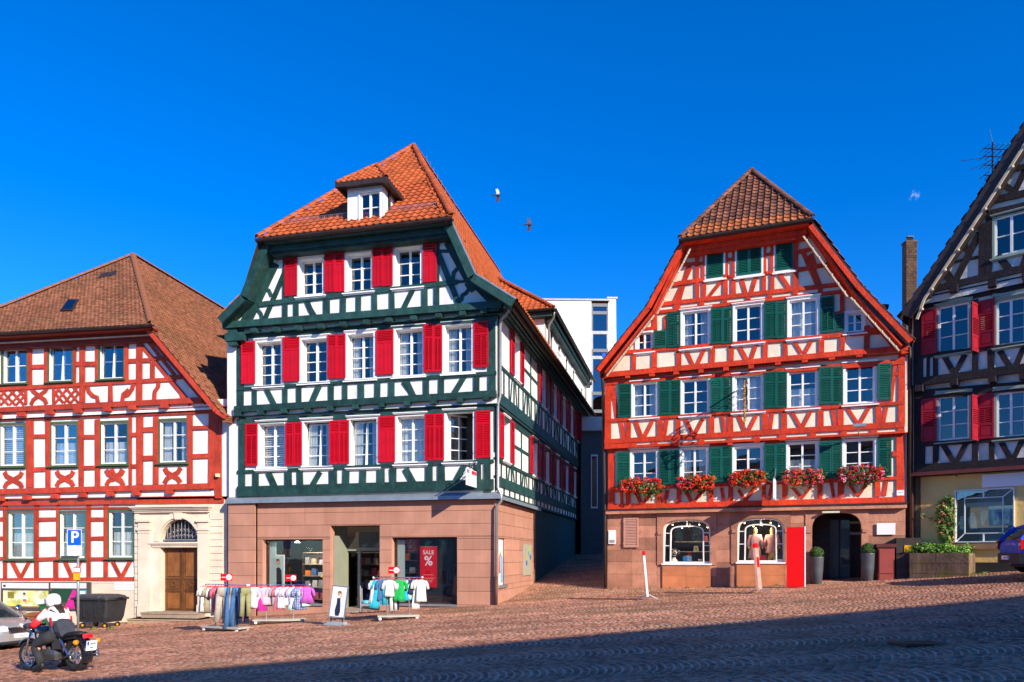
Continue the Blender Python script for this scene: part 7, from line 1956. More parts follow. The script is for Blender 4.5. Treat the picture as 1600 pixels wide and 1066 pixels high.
MB().loft([ring4(-.26, .26, -.28, .28, .06, .04), ring4(-.32, .32, -.36, .36, .95, .04)]).build('body', gbm, gb); MB().box(-.35, .35, -.39, .39, .951, .99).build('rim', gbm, gb)
MB().box(-.35, .35, 0, .75, 0, .04).build('lid', M('bin_lid_dark', (.012, .05, .025), .5, .1), gb, (0, .36, 1.0), (R(38), 0, 0)); MB().box(-.16, .16, -.345, -.33, .45, .75).build('label_sticker', sky_print, gb)
for x in (-.28, .28): MB().lathe([(0, -.03), (.10, -.03), (.10, .03), (0, .03)], 12, (x, .28, .10), 'x').build('wheel', rubber, gb)
p = Vector((at(58, 900, 26.6).x, 26.6, 0)); p.z = gz(p.x, p.y)
bb = thing('wheelie_bin', 'low rust brown bin left of the open green bin', 'bin', tuple(p), R(8))
brm = M('bin_brown', (.20, .07, .02), .6, .2)
MB().loft([ring4(-.28, .28, -.25, .25, .03, .04), ring4(-.34, .34, -.30, .30, .60, .04)]).build('body', brm, bb); MB().loft([ring4(-.37, .37, -.33, .33, .601, .04), ring4(-.30, .30, -.25, .28, .70, .06)]).build('lid', brm, bb)

# bracket sign on the green house corner (seen almost edge-on) and its lettering band
gf.zoom(); us, zs_ = gf.on(745, 737, W1)
hs = thing('bracket_sign', 'white shop sign with coloured top band hanging from an iron arm at the green corner', 'shop sign', tuple(gf.pt(us - .0, W1, zs_)), gf.ang)
b = MB(); b.bar((0, 0, .06), (0, -1.35, .06), .03, .04); b.tube([(0, 0, .35), (0, -.35, .22), (0, -.7, .10)], .015, 6); b.torus((0, -.35, .2), .1, .012, 'x', 14, 5); b.torus((0, -.9, .13), .06, .012, 'x', 14, 5); b.build('arm', iron, hs)
pl_ = MB().box(-.02, .02, -1.25, -.10, -.58, -.02).build('sign_plate', white_flat, hs)
for y0, y1, m_ in ((-1.22, -1.06, blue_sign), (-1.05, -.96, yellow_flat), (-.95, -.88, M('pale_green', (.5, .6, .4), .5)), (-.70, -.45, red_flat), (-.44, -.30, M('orange_red', (.7, .08, .02), .5)), (-.29, -.12, magenta_flat)):
    for sx in (-.0225, .0205): MB().box(sx, sx + .002, y0, y1, -.17, -.04).build('colour_block', m_, pl_)

# wrought iron guild sign and banner arm on the red house
rf.zoom(); ug, zg_ = rf.on(1168, 640, V2)
gd = thing('guild_sign', 'gilded wrought iron guild sign hanging before the middle windows of the red house', 'hanging sign', tuple(rf.pt(ug, V2, zg_)), rf.ang)
b = MB(); b.bar((0, 0, .95), (0, -1.7, .75), .035, .05); b.tube([(0, 0, -.2), (0, -.6, .35), (0, -1.1, .78)], .018, 6)
for y, z, r_ in ((-.3, .6, .16), (-.62, .5, .13), (-.9, .62, .10), (-.2, .2, .12), (-1.3, .62, .10)): b.torus((0, y, z), r_, .014, 'x', 16, 5)
b.build('arm', iron, gd)
b = MB()
for i, (y, z, r_) in enumerate(((-1.45, .45, .22), (-1.45, .05, .28), (-1.45, -.35, .22), (-1.25, .2, .12), (-1.65, .2, .12), (-1.3, -.15, .10), (-1.6, -.15, .10))): b.torus((0, y, z), r_, .022, 'x', 18, 6)
b.tube([(0, -1.45, .75), (0, -1.45, -.75)], .03, 6); b.tube([(0, -1.45, -.75), (0, -1.45, -.98)], [.03, .005], 6); b.prism([], 0, 0) if False else None
for i in range(12): t = i * .55; b.tube([(0, -1.45 + .25 * math.sin(t), -.65 + i * .11), (.03, -1.45 + .33 * math.sin(t + .5), -.60 + i * .11)], .025, 5)
b.build('ornament', rust, gd)
b = MB()
for dx in (-1.15, 1.25): b.tube([(0, -1.4, .8), (dx, -.02, 1.35)], .007, 5)
b.build('stay_wire', iron, gd)
ub, zb2 = rf.on(1212, 757, V1)
bn = thing('banner_arm', 'white banner hanging edge-on from an iron arm above the mannequin window', 'banner', tuple(rf.pt(ub, V1, zb2)), rf.ang)
b = MB(); b.bar((0, 0, .1), (0, -1.55, .1), .035, .045); b.tube([(0, 0, .62), (0, -.5, .3), (0, -1.1, .12)], .014, 6); b.bar((-.4, -.03, .30), (.4, -.03, .30), .03, .03); b.tube([(-.4, -.03, .3), (-.22, -.2, .08), (0, -.3, .05)], .015, 6); b.tube([(.4, -.03, .3), (.22, -.2, .08), (0, -.3, .05)], .015, 6); b.build('arm', pipe_m, bn)
MB().box(-.03, .03, -1.5, -.35, -.62, .07).build('banner_cloth', white_flat, bn)

# planters by the door with clipped balls, maroon cabinet, stone trough with shrub, climbing rose
leaf_box = M('box_leaf', (.050, .105, .022), .6, .2, 8, island=.5, spec=.3)
leaf_bright = M('spring_leaf', (.14, .30, .035), .6, .2, 6, island=.45)
leaf_rose = M('rose_leaf', (.15, .24, .05), .6, .2, 6, island=.5, stain=((.35, .25, .04), 4, .58, .75))
leaf_ger = M('geranium_leaf', (.05, .13, .03), .6, .2, 6, island=.4)
def leaves(name, pts, size, mat, parent, loc=(0, 0, 0), rot=0.0, flat=.6):
    mats = []
    for p_, n_ in pts:
        s = size * random.uniform(.7, 1.3)
        q = Vector(n_).to_track_quat('Z', 'Y') @ Quaternion((random.uniform(-1, 1), random.uniform(-1, 1), random.uniform(-1, 1)), random.uniform(0, flat * 2)) @ Quaternion((0, 0, 1), random.uniform(0, 6.28))
        mats.append(np.array(Matrix.Translation(p_) @ q.to_matrix().to_4x4() @ Matrix.Scale(s, 4)))
    o = instanced([(0, -.55, 0), (.32, -.05, .08), (0, .6, -.02), (-.32, -.05, .08)], [(0, 1, 2, 3)], mats, name, mat, parent, loc, rot)
    o['kind'] = 'stuff'; return o
def ball_points(r, n, c=(0, 0, 0), sq=(1, 1, 1), shell=.75):
    out = []
    for _ in range(n):
        d = Vector((random.gauss(0, 1), random.gauss(0, 1), random.gauss(0, 1))).normalized(); k = r * random.uniform(shell, 1.03)
        out.append((Vector((c[0] + d.x * k * sq[0], c[1] + d.y * k * sq[1], c[2] + d.z * k * sq[2])), d))
    return out
pot_m = M('zinc_pot', (.10, .11, .13), .45, .2, 4, metal=.3)
for px, py, lab in ((1276, 917, 'tall grey planter with a clipped box ball left of the arched doorway'), (1356, 914, 'tall grey planter with a clipped box ball right of the arched doorway')):
    u, _ = rf.on(px, 900, .30); w0 = rf.pt(u, .30, 0); w0.z = gz(w0.x, w0.y)
    pt_ = thing('planter', lab, 'planter', tuple(w0), 0, 'planters at the doorway')
    MB().lathe([(.14, 0), (.17, .02), (.21, .45), (.235, .92), (.245, .95), (.215, .95), (.20, .88), (.0, .87)], 20).build('pot', pot_m, pt_, smooth=True)
    bc = MB().lathe([(0.02, .88), (.10, .95), (.17, 1.0), (.17, 1.14), (.10, 1.25), (0.0, 1.28)], 12).build('crown', leaf_box, pt_)
    leaves('leaf_mass', ball_points(.235, 1500, (0, 0, 1.07), shell=.85), .04, leaf_box, pt_)
u0, u1 = rf.on(1372, 880, .45)[0], rf.on(1398, 880, .45)[0]; w0 = rf.pt(u0, .45, 0); w0.z = gz(w0.x, w0.y) - .05
cbm = M('maroon_cabinet', (.30, .06, .05), .6, .12)
cb = thing('utility_cabinet', 'maroon utility cabinet between the right planter and the stone trough', 'cabinet', tuple(w0), rf.ang)
cwid = u1 - u0
MB().box(0, cwid, 0, .42, 0, 1.18).build('body', cbm, cb); MB().box(-.05, cwid + .05, -.05, .46, 1.181, 1.30).build('cap', M('maroon_dark', (.10, .03, .028), .6, .1), cb); MB().box(.04, cwid - .04, -.025, -.001, .30, 1.12).build('door', cbm, cb); MB().box(.04, cwid - .04, -.02, -.001, .03, .27).build('door', cbm, cb)
u2 = rf.on(1404, 880, .45)[0]
w0 = rf.pt(u1 + .05, .45, 0); w0.z = gz(w0.x, w0.y) - .1
b2 = thing('stone_pillar', 'dark stone pillar with a small orange tag beside the maroon cabinet', 'pillar', tuple(w0), rf.ang)
MB().box(0, .75, 0, .6, 0, 1.5).build('shaft', M('dark_stone', (.05, .04, .035), .9, .3, 3, .3), b2); MB().box(.24, .44, -.02, -.001, 1.02, 1.25).build('tag_plate', yellow_flat, b2)
# trough
qf.zoom(); _ua, _ub = qf.on(1421, 900, 1.0)[0], qf.on(1514, 890, 1.0)[0]; pL, pR = qf.pt(_ua, 1.0, 0), qf.pt(_ub, 1.0, 0); pL.z = min(gz(pL.x, pL.y), gz(pR.x, pR.y)); pR.z = pL.z
tv = (pR - pL); tl_ = Vector((tv.x, tv.y)).length; ta = math.atan2(tv.y, tv.x)
trm = M('mossy_stone', (.19, .12, .08), .95, .35, 2.5, .6, 10, stain=((.16, .15, .035), 1.8, .5, .68), streak=.3)
tg = thing('stone_trough', 'mossy stone planting trough at the foot of the yellow wall', 'planter', (pL.x, pL.y, pL.z - .15), ta)
htop = at(1465, 864, (pL.y + pR.y) / 2).z - tg.location.z
nrow = 3
for r in range(nrow):
    z0, z1_ = htop * r / nrow, htop * (r + 1) / nrow
    cuts = [0, .45 + .12 * (r % 2), 1.0] if r != 1 else [0, .3, .72, 1.0]
    for a, c in zip(cuts, cuts[1:]): MB().box(tl_ * a + .004, tl_ * c - .004, -.004 * r, .2, z0 + .004, z1_ - .004).build('stone_block', trm, tg)
MB().box(-.0, .18, .2, 1.1, 0, htop - .01).build('trough_wall', trm, tg); MB().box(tl_ - .18, tl_, .2, 1.1, 0, htop - .01).build('trough_wall', trm, tg); MB().box(0.18, tl_ - .18, .2, 1.1, 0, htop - .1).build('soil', M('soil', (.05, .035, .02), .95, .3), tg)
bs = thing('shrub', 'low bright green shrub filling the stone trough', 'shrub', (pL.x, pL.y, pL.z - .15 + htop), ta)
pts = []
for i in range(16): pts += ball_points(.26, 190, (.15 + (tl_ - .35) * (i % 8) / 7.0, .30 + .38 * (i // 8) + random.uniform(-.08, .08), .08 + random.uniform(-.05, .08)), (1.1, 1, .8), .55)
leaves('foliage', pts, .062, leaf_bright, bs)
b = MB()
for i in range(10): x = .2 + (tl_ - .4) * i / 9; b.tube([(x, .4, -.08), (x + random.uniform(-.1, .1), .45, .2)], .012, 5)
b.build('stem', oak_dark, bs)
qf.zoom(); u, z = qf.on(1478, 855, .12)
cr = thing('climbing_rose', 'slender climbing rose against the yellow wall beside the show window', 'climbing plant', tuple(qf.pt(u, .06, z - .4)), qf.ang)
b = MB(); pts = []
for k in range(5):
    P = []; x = random.uniform(-.08, .1); ph = random.uniform(0, 6)
    H_ = random.uniform(1.35, 2.0)
    for i in range(9): t = i / 8; P.append((x + .12 * math.sin(t * 4 + ph) - .04 * t, -.04 + .05 * math.sin(t * 5 + ph), t * H_))
    b.tube(P, [.016 - .0014 * i for i in range(9)], 5)
    for i, q_ in enumerate(P[1:]):
        for _ in range(52): d = Vector((random.gauss(0, 1), random.gauss(-.6, .7), random.gauss(.1, 1))).normalized(); pts.append((Vector(q_) + Vector((d.x, d.y * .5, d.z)) * random.uniform(.03, .22), d))
P = [(.05, -.05, 1.25), (-.2, -.08, 1.42), (-.45, -.08, 1.36), (-.7, -.06, 1.48)]; b.tube(P, .008, 5)
for q_ in P:
    for _ in range(9): d = Vector((random.gauss(0, 1), random.gauss(-.5, .6), random.gauss(.1, 1))).normalized(); pts.append((Vector(q_) + d * random.uniform(.02, .12), d))
b.build('stem', oak_dark, cr); leaves('foliage', pts, .085, leaf_rose, cr)
blm = M('rose_bloom', (.65, .18, .08), .6, .2, 8, island=.3)
leaves('blossom', [(Vector((random.uniform(-.15, .3), -.2, random.uniform(.2, 2.0))), (0, -1, .2)) for _ in range(26)], .08, blm, cr)
# thin pole before the show window
p = ground(1489, 897); pz = Vector((at(1489, 800, p.y - .0).x, p.y, p.z))
sp = thing('sign_pole', 'thin pale pole with a dark sign seen edge-on before the show window', 'road sign', tuple(pz))
topz = at(1489, 702, p.y).z - p.z
MB().tube([(0, 0, -.2), (0, 0, topz - .3)], .03, 8).build('pole', pipe_m, sp); b = MB(); b.box(-.02, .02, -.32, .32, topz - .95, topz); b.build('sign_plate', gutter_m, sp, (0, 0, 0), R(-12))

# geranium boxes
bloom_cols = {'red': M('geranium_red', (.75, .022, .008), .6, .15, 8, island=.35), 'pink': M('geranium_pink', (.66, .05, .13), .6, .15, 8, island=.35), 'orange': M('geranium_orange', (.80, .085, .010), .6, .15, 8, island=.3), 'rose': M('geranium_rose', (.74, .30, .38), .6, .15, 8, island=.3)}
rf.zoom()
gboxes = [(970, 1036, 768, 'leftmost geranium box, mostly red with pink at its left end', ('red', 'orange', 'pink'), (95, 40, 22)), (1058, 1118, 764, 'second geranium box from the left, red with orange at its right end', ('red', 'orange', 'pink'), (85, 50, 18)), (1140, 1198, 758, 'middle geranium box under the guild sign, deep red with magenta edge', ('red', 'orange', 'pink'), (100, 40, 14)), (1222, 1288, 756, 'fourth geranium box, mixed pink and orange red', ('pink', 'orange', 'rose'), (55, 75, 18)), (1308, 1380, 752, 'rightmost geranium box, mostly pink with pale rose flowers', ('pink', 'red', 'rose'), (50, 62, 26))]
for i, (xa, xb, yb, lab, cols, cnt) in enumerate(gboxes):
    u0, z0 = rf.on(xa + 8, yb, V1 + .25); u1, _ = rf.on(xb - 8, yb, V1 + .25); L_ = u1 - u0
    g = thing('flower_box', lab, 'flower box', tuple(rf.pt(u0, V1 + .07, z0)), rf.ang, 'geranium boxes on the first floor')
    MB().loft([[(0.04, -.04, -.02), (L_ - .04, -.04, -.02), (L_ - .04, -.22, -.02), (.04, -.22, -.02)], [(0, -.02, .18), (L_, -.02, .18), (L_, -.26, .18), (0, -.26, .18)]]).build('trough', M('brown_trough', (.08, .035, .025), .7, .2), g)
    pts = []
    for k in range(9): pts += ball_points(.30, 120, (L_ * (k + .3) / 8.6, -.22 + random.uniform(-.06, .04), .16 + random.uniform(-.12, .14)), (1.15, .9, 1.0), .5)
    leaves('foliage', pts, .085, leaf_ger, g)
    for ci, (c, n_) in enumerate(zip(cols, cnt)):
        P = []
        for k in range(n_):
            x = random.uniform(-.12, L_ + .12)
            if i < 3 and c == 'pink': x = random.uniform(-.18, L_ * .35)
            if i == 1 and c == 'orange': x = random.uniform(L_ * .5, L_ + .15)
            e = 1 - abs(x / L_ - .5) * .55
            ctr = Vector((x, -.26 - random.uniform(.0, .22), .17 + random.uniform(-.27, .36) * e)); r_ = random.uniform(.045, .070)
            P += ball_points(r_, 20, ctr, (1, 1, .8), .8)
        leaves('blossom', P, .048, bloom_cols[c], g)

# aerial on the dark gable
p = at(1551, 262, 29.0)
an = thing('roof_aerial', 'dark television aerial mast behind the brown gable', 'antenna', tuple(p))
b = MB(); b.tube([(0, 0, -2.2), (0, 0, 1.0)], .03, 6); b.tube([(-.35, 0, .9), (-.28, 0, 1.4)], .012, 5) if False else None
b.build('mast', iron, an)
for z, L_ in ((.75, .95), (.45, 1.15), (.1, .9), (-.3, 1.05)):
    q_ = MB(); q_.tube([(-.35, 0, z), (L_, .25, z + .06)], .022, 5)
    for k in range(6): t = -.3 + k * (L_ + .2) / 6; q_.tube([(t, -.3, z + .03), (t, .35, z + .02)], .012, 5)
    q_.build('aerial_boom', iron, an)
b = MB(); b.tube([(0, 0, 1.0), (-.12, 0, 1.5)], .008, 5); b.tube([(-.9, 0, -.1), (0, 0, .3)], .01, 5); b.tube([(-1.0, 0, -1.9), (0, 0, .1)], .006, 5); b.tube([(-1.3, 0, .25), (-.2, 0, .4)], .01, 5); b.build('stay_wire', iron, an)

# two pigeons in flight
def pigeon(lab, px, py, Y, flip, wingcol):
    p = at(px, py, Y)
    g = thing('pigeon', lab, 'bird', tuple(p), 0, None)
    b = MB(); rings = []
    for x, r_, zz in ((-.20, .012, 0), (-.12, .035, 0), (-.02, .062, -.005), (.08, .055, 0), (.13, .032, .015), (.17, .034, .022), (.20, .022, .02), (.225, .006, .012)):
        rings.append([(x, r_ * math.cos(t), zz + r_ * math.sin(t)) for t in [2 * math.pi * k / 10 for k in range(10)]])
    b.loft(rings); b.add([(-.18, -.02, 0), (-.18, .02, 0), (-.34, .07, .01), (-.34, -.07, .01), (-.18, 0, .012), (-.34, 0, .02)], [(0, 3, 2, 1), (0, 4, 5, 3), (1, 2, 5, 4)])
    b.build('body', M('pigeon_grey', (.035, .030, .045), .8, .3), g, smooth=True)
    for sgn in (-1, 1):
        w = MB(); L_ = .36
        P = [(.08, .03, 0), (.12, .18, .06), (.04, L_, .10), (-.10, L_ * .92, .10), (-.09, .2, .05), (-.08, .04, 0)]
        P = [(x, y * sgn, z) for x, y, z in P]
        w.add(P + [(x, y, z + .012) for x, y, z in P], [tuple(range(6)), tuple(range(11, 5, -1))] + [(i, (i + 1) % 6, 6 + (i + 1) % 6, 6 + i) for i in range(6)])
        w.build('wing', M('pigeon_wing_' + ('light' if wingcol and sgn < 0 else 'brown'), (.42, .42, .50) if wingcol and sgn < 0 else (.10, .045, .045), .8, .2), g)
    g.rotation_euler = (R(72 * flip), R(-8), R(18)); g.scale = (.62, .62, .62)
pigeon('pigeon in flight with one pale wing, the higher bird in the sky', 778, 305, 27, -1, True)
pigeon('pigeon in flight with dark wings, the lower bird in the sky', 827, 351, 27, -1, False)

# weeds and moss along the wall feet
weed_m = M('weed_green', (.10, .17, .03), .7, .3, 6, island=.5)
def weeds(lab, places):
    pts = []
    for c, n_, s_ in places:
        for _ in range(n_):
            d = Vector((random.gauss(0, 1), random.gauss(0, 1), abs(random.gauss(.6, .6)))).normalized(); pts.append((Vector(c) + Vector((d.x * s_, d.y * s_, d.z * s_ * .8)), d))
    o = leaves('weeds', pts, .05, weed_m, None); tag(o, lab, 'weeds', None, 'stuff'); return o
pl_ = []
for px, py, n_ in ((146, 984, 60), (172, 984, 60), (222, 982, 20), (300, 972, 14)): pl_.append((ground(px, py), n_, .12))
for i in range(26): u = random.uniform(rl_g, -3.2); q_ = rf.pt(u, .10, 0); q_.z = gz(q_.x, q_.y); pl_.append((q_, random.randint(3, 12), .06))
for i in range(6): u = _ub + .1 + random.uniform(0, .3); q_ = qf.pt(u, .9 - random.uniform(0, .5), 0); q_.z = gz(q_.x, q_.y); pl_.append((q_, 16, .10))
weeds('small green weeds growing along the feet of the walls', pl_)

# ================================================================== shop fittings behind the glass
def local_thing(fac, name, lab, cat, u, inward, z, group=None):
    return thing(name, lab, cat, tuple(fac.pt(u, -inward, z)), fac.ang, group)
gf.zoom(); gf.w = 0
floorz = -.60
# shelf units with goods
def shelf(fac, u, inward, z, W, H, lab, seed):
    s = local_thing(fac, 'shelf_unit', lab, 'shelf', u, inward, z)
    r = random.Random(seed); wood = M('dark_shelf', (.045, .03, .025), .6, .2)
    MB().box(0, W, .36, .40, 0, H).build('back_panel', wood, s)
    for x in (0, W - .04): MB().box(x, x + .04, 0, .36, 0, H).build('side_panel', wood, s)
    k = int(H / .45)
    for i in range(k + 1): MB().box(.04, W - .04, 0, .36, i * H / k - .001, i * H / k + .03).build('shelf_board', M('shelf_board', (.30, .24, .18), .6, .1), s)
    cols = ['orange', 'beige', 'navy', 'white', 'red', 'teal', 'khaki', 'rose', 'grey', 'denim']
    for i in range(k):
        x = .08
        while x < W - .3:
            w = r.uniform(.18, .30); h = r.uniform(.10, .32)
            b = MB().loft([ring4(x, x + w, .05, .33, i * H / k + .031, .02), ring4(x + .01, x + w - .01, .06, .32, i * H / k + .03 + h, .03)])
            b.build('folded_stack', CLOTH[r.choice(cols)], s); x += w + r.uniform(.02, .12)
    return s
shelf(gf, win1[0] + .2, 2.6, floorz, 2.0, 2.4, 'dark shelf of folded clothes deep in the left shop window', 1)
shelf(gf, win1[0] + 2.3, 3.2, floorz, 1.6, 2.4, 'dark shelf of folded clothes behind the pier left of the door', 2)
shelf(gf, door[0] + .6, 3.3, floorz, 1.6, 2.6, 'shelf of warm coloured clothes straight behind the shop door', 3)
shelf(gf, win2[0] + .1, 2.9, floorz, 2.4, 2.4, 'long dark shelf deep in the right shop window', 4)
def rail(u, inward, L_, lab, cols, seed):
    s = local_thing(gf, 'clothes_rail', lab, 'clothes rail', u, inward, floorz)
    b = MB(); b.tube([(0, 0, 1.3), (L_, 0, 1.3)], .014, 6); b.tube([(0, 0, 0), (0, 0, 1.3)], .014, 6); b.tube([(L_, 0, 0), (L_, 0, 1.3)], .014, 6); b.build('frame', chrome, s)
    for i, c in enumerate(cols):
        x = .1 + (L_ - .2) * i / (len(cols) - 1)
        g = garment('shirt' if i % 2 else 'jacket', .8, .18, seed + i).build('hanging_clothes', CLOTH[c], None, tuple(gf.pt(u + x, -inward, floorz + 1.25)), gf.ang + R(50), True)
        tag(g, '%s garment, number %s from the left %s' % (c, ['one', 'two', 'three', 'four', 'five', 'six'][i], lab.split(' ', 2)[2] if False else 'on the ' + lab), 'clothes', 'clothes on the indoor rails')
rail(door[0] + .75, 1.9, .9, 'dim clothes rail inside the shop door', ['navy', 'black', 'navy', 'denim', 'black'], 40)
rail(win2[0] + .9, 1.8, 1.3, 'dim clothes rail inside the right window', ['khaki', 'beige', 'black', 'olive', 'grey', 'orange'], 60)
# display table with goods in the right window, orange goods
t = local_thing(gf, 'display_table', 'low display table with orange goods at the foot of the right shop window', 'table', win2[0] + .75, .95, floorz)
MB().box(0, 1.1, 0, .5, .62, .66).build('table_top', M('shelf_board', (.3, .24, .18)), t)
for x in (.03, 1.05):
    for y in (.03, .45): MB().box(x, x + .03, y, y + .03, 0, .62).build('leg', steel, t)
for i, (c, x) in enumerate((('orange', .1), ('orange', .42), ('khaki', .74))):
    g = MB().loft([ring4(0, .28, 0, .3, 0, .03), ring4(.02, .26, .02, .28, .16, .05)]).build('folded_clothes', CLOTH[c], None, tuple(gf.pt(win2[0] + .75 + x, -1.05, floorz + .661)), gf.ang)
    tag(g, ['orange folded pile at the left of the window table', 'orange folded pile in the middle of the window table', 'khaki folded pile at the right of the window table'][i], 'clothes', 'folded clothes on the window table')
# red SALE banner
u0, u1, z0, z1_ = gf.rect(656, 682.5, 854, 918, -.40)
sb = local_thing(gf, 'sale_banner', 'red hanging sale banner with white lettering in the right shop window', 'banner', (u0 + u1) / 2, .42, z0)
W_, H_ = u1 - u0, z1_ - z0
MB().box(-W_ / 2, W_ / 2, -.006, .006, 0, H_).build('banner_cloth', red_flat, sb)
MB().tube([(-W_ / 2 - .03, 0, H_), (W_ / 2 + .03, 0, H_)], .012, 6).build('hanging_rod', steel, sb)
text('SALE', .205, white_flat, sb, (0, -.008, H_ * .85), (R(90), 0, 0), bold=.002)
text('%', .48, white_flat, sb, (0, -.008, H_ * .64), (R(90), 0, 0), bold=.008)
for i, (w, zf_) in enumerate(((.30, .30), (.36, .22), (.26, .17), (.22, .13))): MB().box(-W_ * w, W_ * w, -.009, -.0065, H_ * zf_, H_ * zf_ + .018).build('print', M('pale_red_print', (.78, .45, .42), .5), sb)
# red valance with percent signs in the right window
v = local_thing(gf, 'sale_valance', 'dark red valance with percent signs along the top of the right shop window', 'banner', win2[0] + .1, .62, win2[3] - .48)
MB().box(0, win2[1] - win2[0] - .2, -.005, .005, 0, .44).build('banner_cloth', M('dull_red_cloth', (.30, .015, .02), .7, .1), v)
for i in range(4): text('%', .42, M('pink_white_print', (.7, .45, .45), .5), v, (.3 + i * .62, -.008, .22), (R(90), 0, R(0)))
# ceiling lamps
for i, (u, inn, z, lab) in enumerate(((win1[0] + .95, .9, win1[3] - .10, 'small white ceiling lamp at the top of the left shop window'), (win2[0] + 1.05, .8, win2[3] - .06, 'small white ceiling lamp at the top of the right shop window'))):
    l_ = local_thing(gf, 'ceiling_lamp', lab, 'lamp', u, inn, z)
    MB().lathe([(.03, .10), (.05, .06), (.11, 0), (.10, -.01), (.0, -.012)], 14).build('shade', M('lit_lamp_shade', (1, .95, .85), .5, 0, emit=4.0), l_, smooth=True)
    pl_l = bpy.data.lights.new('lamp_light', 'POINT'); pl_l.energy = 90; pl_l.shadow_soft_size = .12; pl_l.color = (1, .9, .75)
    po_ = bpy.data.objects.new('lamp_light', pl_l); COL.objects.link(po_); po_.parent = l_; po_.location = (0, .9, -.25)
# tall picture panel and yellow lampshade in the left window
u0, u1, z0, z1_ = gf.rect(426, 443.5, 867, 932, -.5)
pp = local_thing(gf, 'picture_panel', 'tall framed picture of a laughing woman in the left shop window', 'poster', (u0 + u1) / 2, .55, z0)
W_, H_ = u1 - u0, z1_ - z0
MB().box(-W_ / 2, W_ / 2, -.01, .02, 0, H_).build('frame', white_flat, pp); MB().box(-W_ / 2 + .04, W_ / 2 - .04, -.014, -.0105, .05, H_ - .05).build('picture', M('pale_aqua_print', (.45, .60, .55), .6, .1), pp)
disc(MB(), (-.02, H_ * .80), .085, -.018, -.0145, sx=.8).build('printed_face', skin_print, pp); MB().prism([(-.14, .30), (.14, .30), (.12, H_ * .62), (.02, H_ * .70), (-.10, H_ * .68)], -.018, -.0145).build('printed_jacket', black_print, pp); disc(MB(), (-.04, H_ * .85), .09, -.0165, -.0142, sx=.9).build('printed_hair', M('brown_print', (.16, .07, .03)), pp)
yl = local_thing(gf, 'floor_lamp', 'floor lamp with a yellow shade deep in the left shop window', 'lamp', win1[0] + 1.75, 1.7, floorz)
MB().tube([(0, 0, 0), (0, 0, 1.75)], .015, 6).build('stem', rust, yl); MB().lathe([(.10, .18), (.22, 0)], 16, (0, 0, 1.45), cap=False).build('lamp_shade', M('yellow_shade', (.6, .45, .08), .7), yl); MB().lathe([(.0, 0), (.15, .0), (.15, .03), (0, .03)], 14).build('base', rust, yl)
# green-white side strips on the window jambs
for o_, lab in ((win1, 'pale aqua film strip at the left edge of the left shop window'), (win2, 'pale aqua film strip at the left edge of the right shop window')):
    s_ = local_thing(gf, 'side_blind', lab, 'blind', o_[0] + .08, .36, o_[2])
    MB().box(0, .28, 0, .02, 0, o_[3] - o_[2] - .1).build('blind_cloth', M('aqua_blind', (.45, .58, .52), .7, .05), s_)
# side window poster and plate on the lane wall
gs.zoom(); gs.w = 0
o_ = sopen[0]
ps2 = thing('window_poster', 'white poster of a holiday group in the small lane window', 'poster', tuple(gs.pt(o_[0], -.10, o_[2])), gs.ang)
W_, H_ = o_[1] - o_[0], o_[3] - o_[2]
MB().box(0, W_, 0, .02, 0, H_).build('poster', white_flat, ps2)
for x0, x1, a, c, m_ in ((.06, .22, .22, .66, 'navy'), (.24, .42, .18, .60, 'orange'), (.44, .60, .25, .62, 'red'), (.62, .95, .04, .60, 'sky'), (.10, .30, .10, .30, 'khaki'), (.02, .2, .62, .74, 'beige'), (.5, .8, .60, .66, 'olive')):
    b = MB(); xa, xb = x0 * W_, x1 * W_; b.prism([(xa, a * H_), (xb, a * H_), (xb - .02, c * H_), ((xa + xb) / 2, c * H_ + .08), (xa + .02, c * H_)], -.004 - .001 * x0, -.0005); b.build('printed_figure', CLOTH[m_], ps2)
gs.build(MB().box(o_[0] - .05, o_[1] + .08, -.08, .12, o_[2] - .10, o_[2] - .004), 'window_ledge', pipe_m); gs.build(MB().box(o_[0] - .001, o_[0] + .02, .002, .12, o_[2], o_[3]), 'opening_reveal', panel_stone)
u0, u1 = gs.on(816.5, 870)[0], gs.on(829, 870)[0]; za, zb_ = gs.on(823, 899)[1], gs.on(823, 851)[1]
pp2 = gs.build(MB().box(u0, u1, -.05, -.006, za, zb_), 'notice_board', M('grey_green_board', (.36, .34, .26), .6, .08))
for i, (a, c, m_) in enumerate(((.15, .28, blue_sign), (.30, .42, yellow_flat), (.44, .58, teal_flat), (.60, .74, M('lime_print', (.35, .5, .05), .5)), (.34, .5, blue_sign))):
    disc(MB(), (u0 + (u1 - u0) * (.35 + .12 * i % .5), za + (zb_ - za) * (a + .25)), .12, -.0535, -.0505, 10).build('print', m_, pp2)

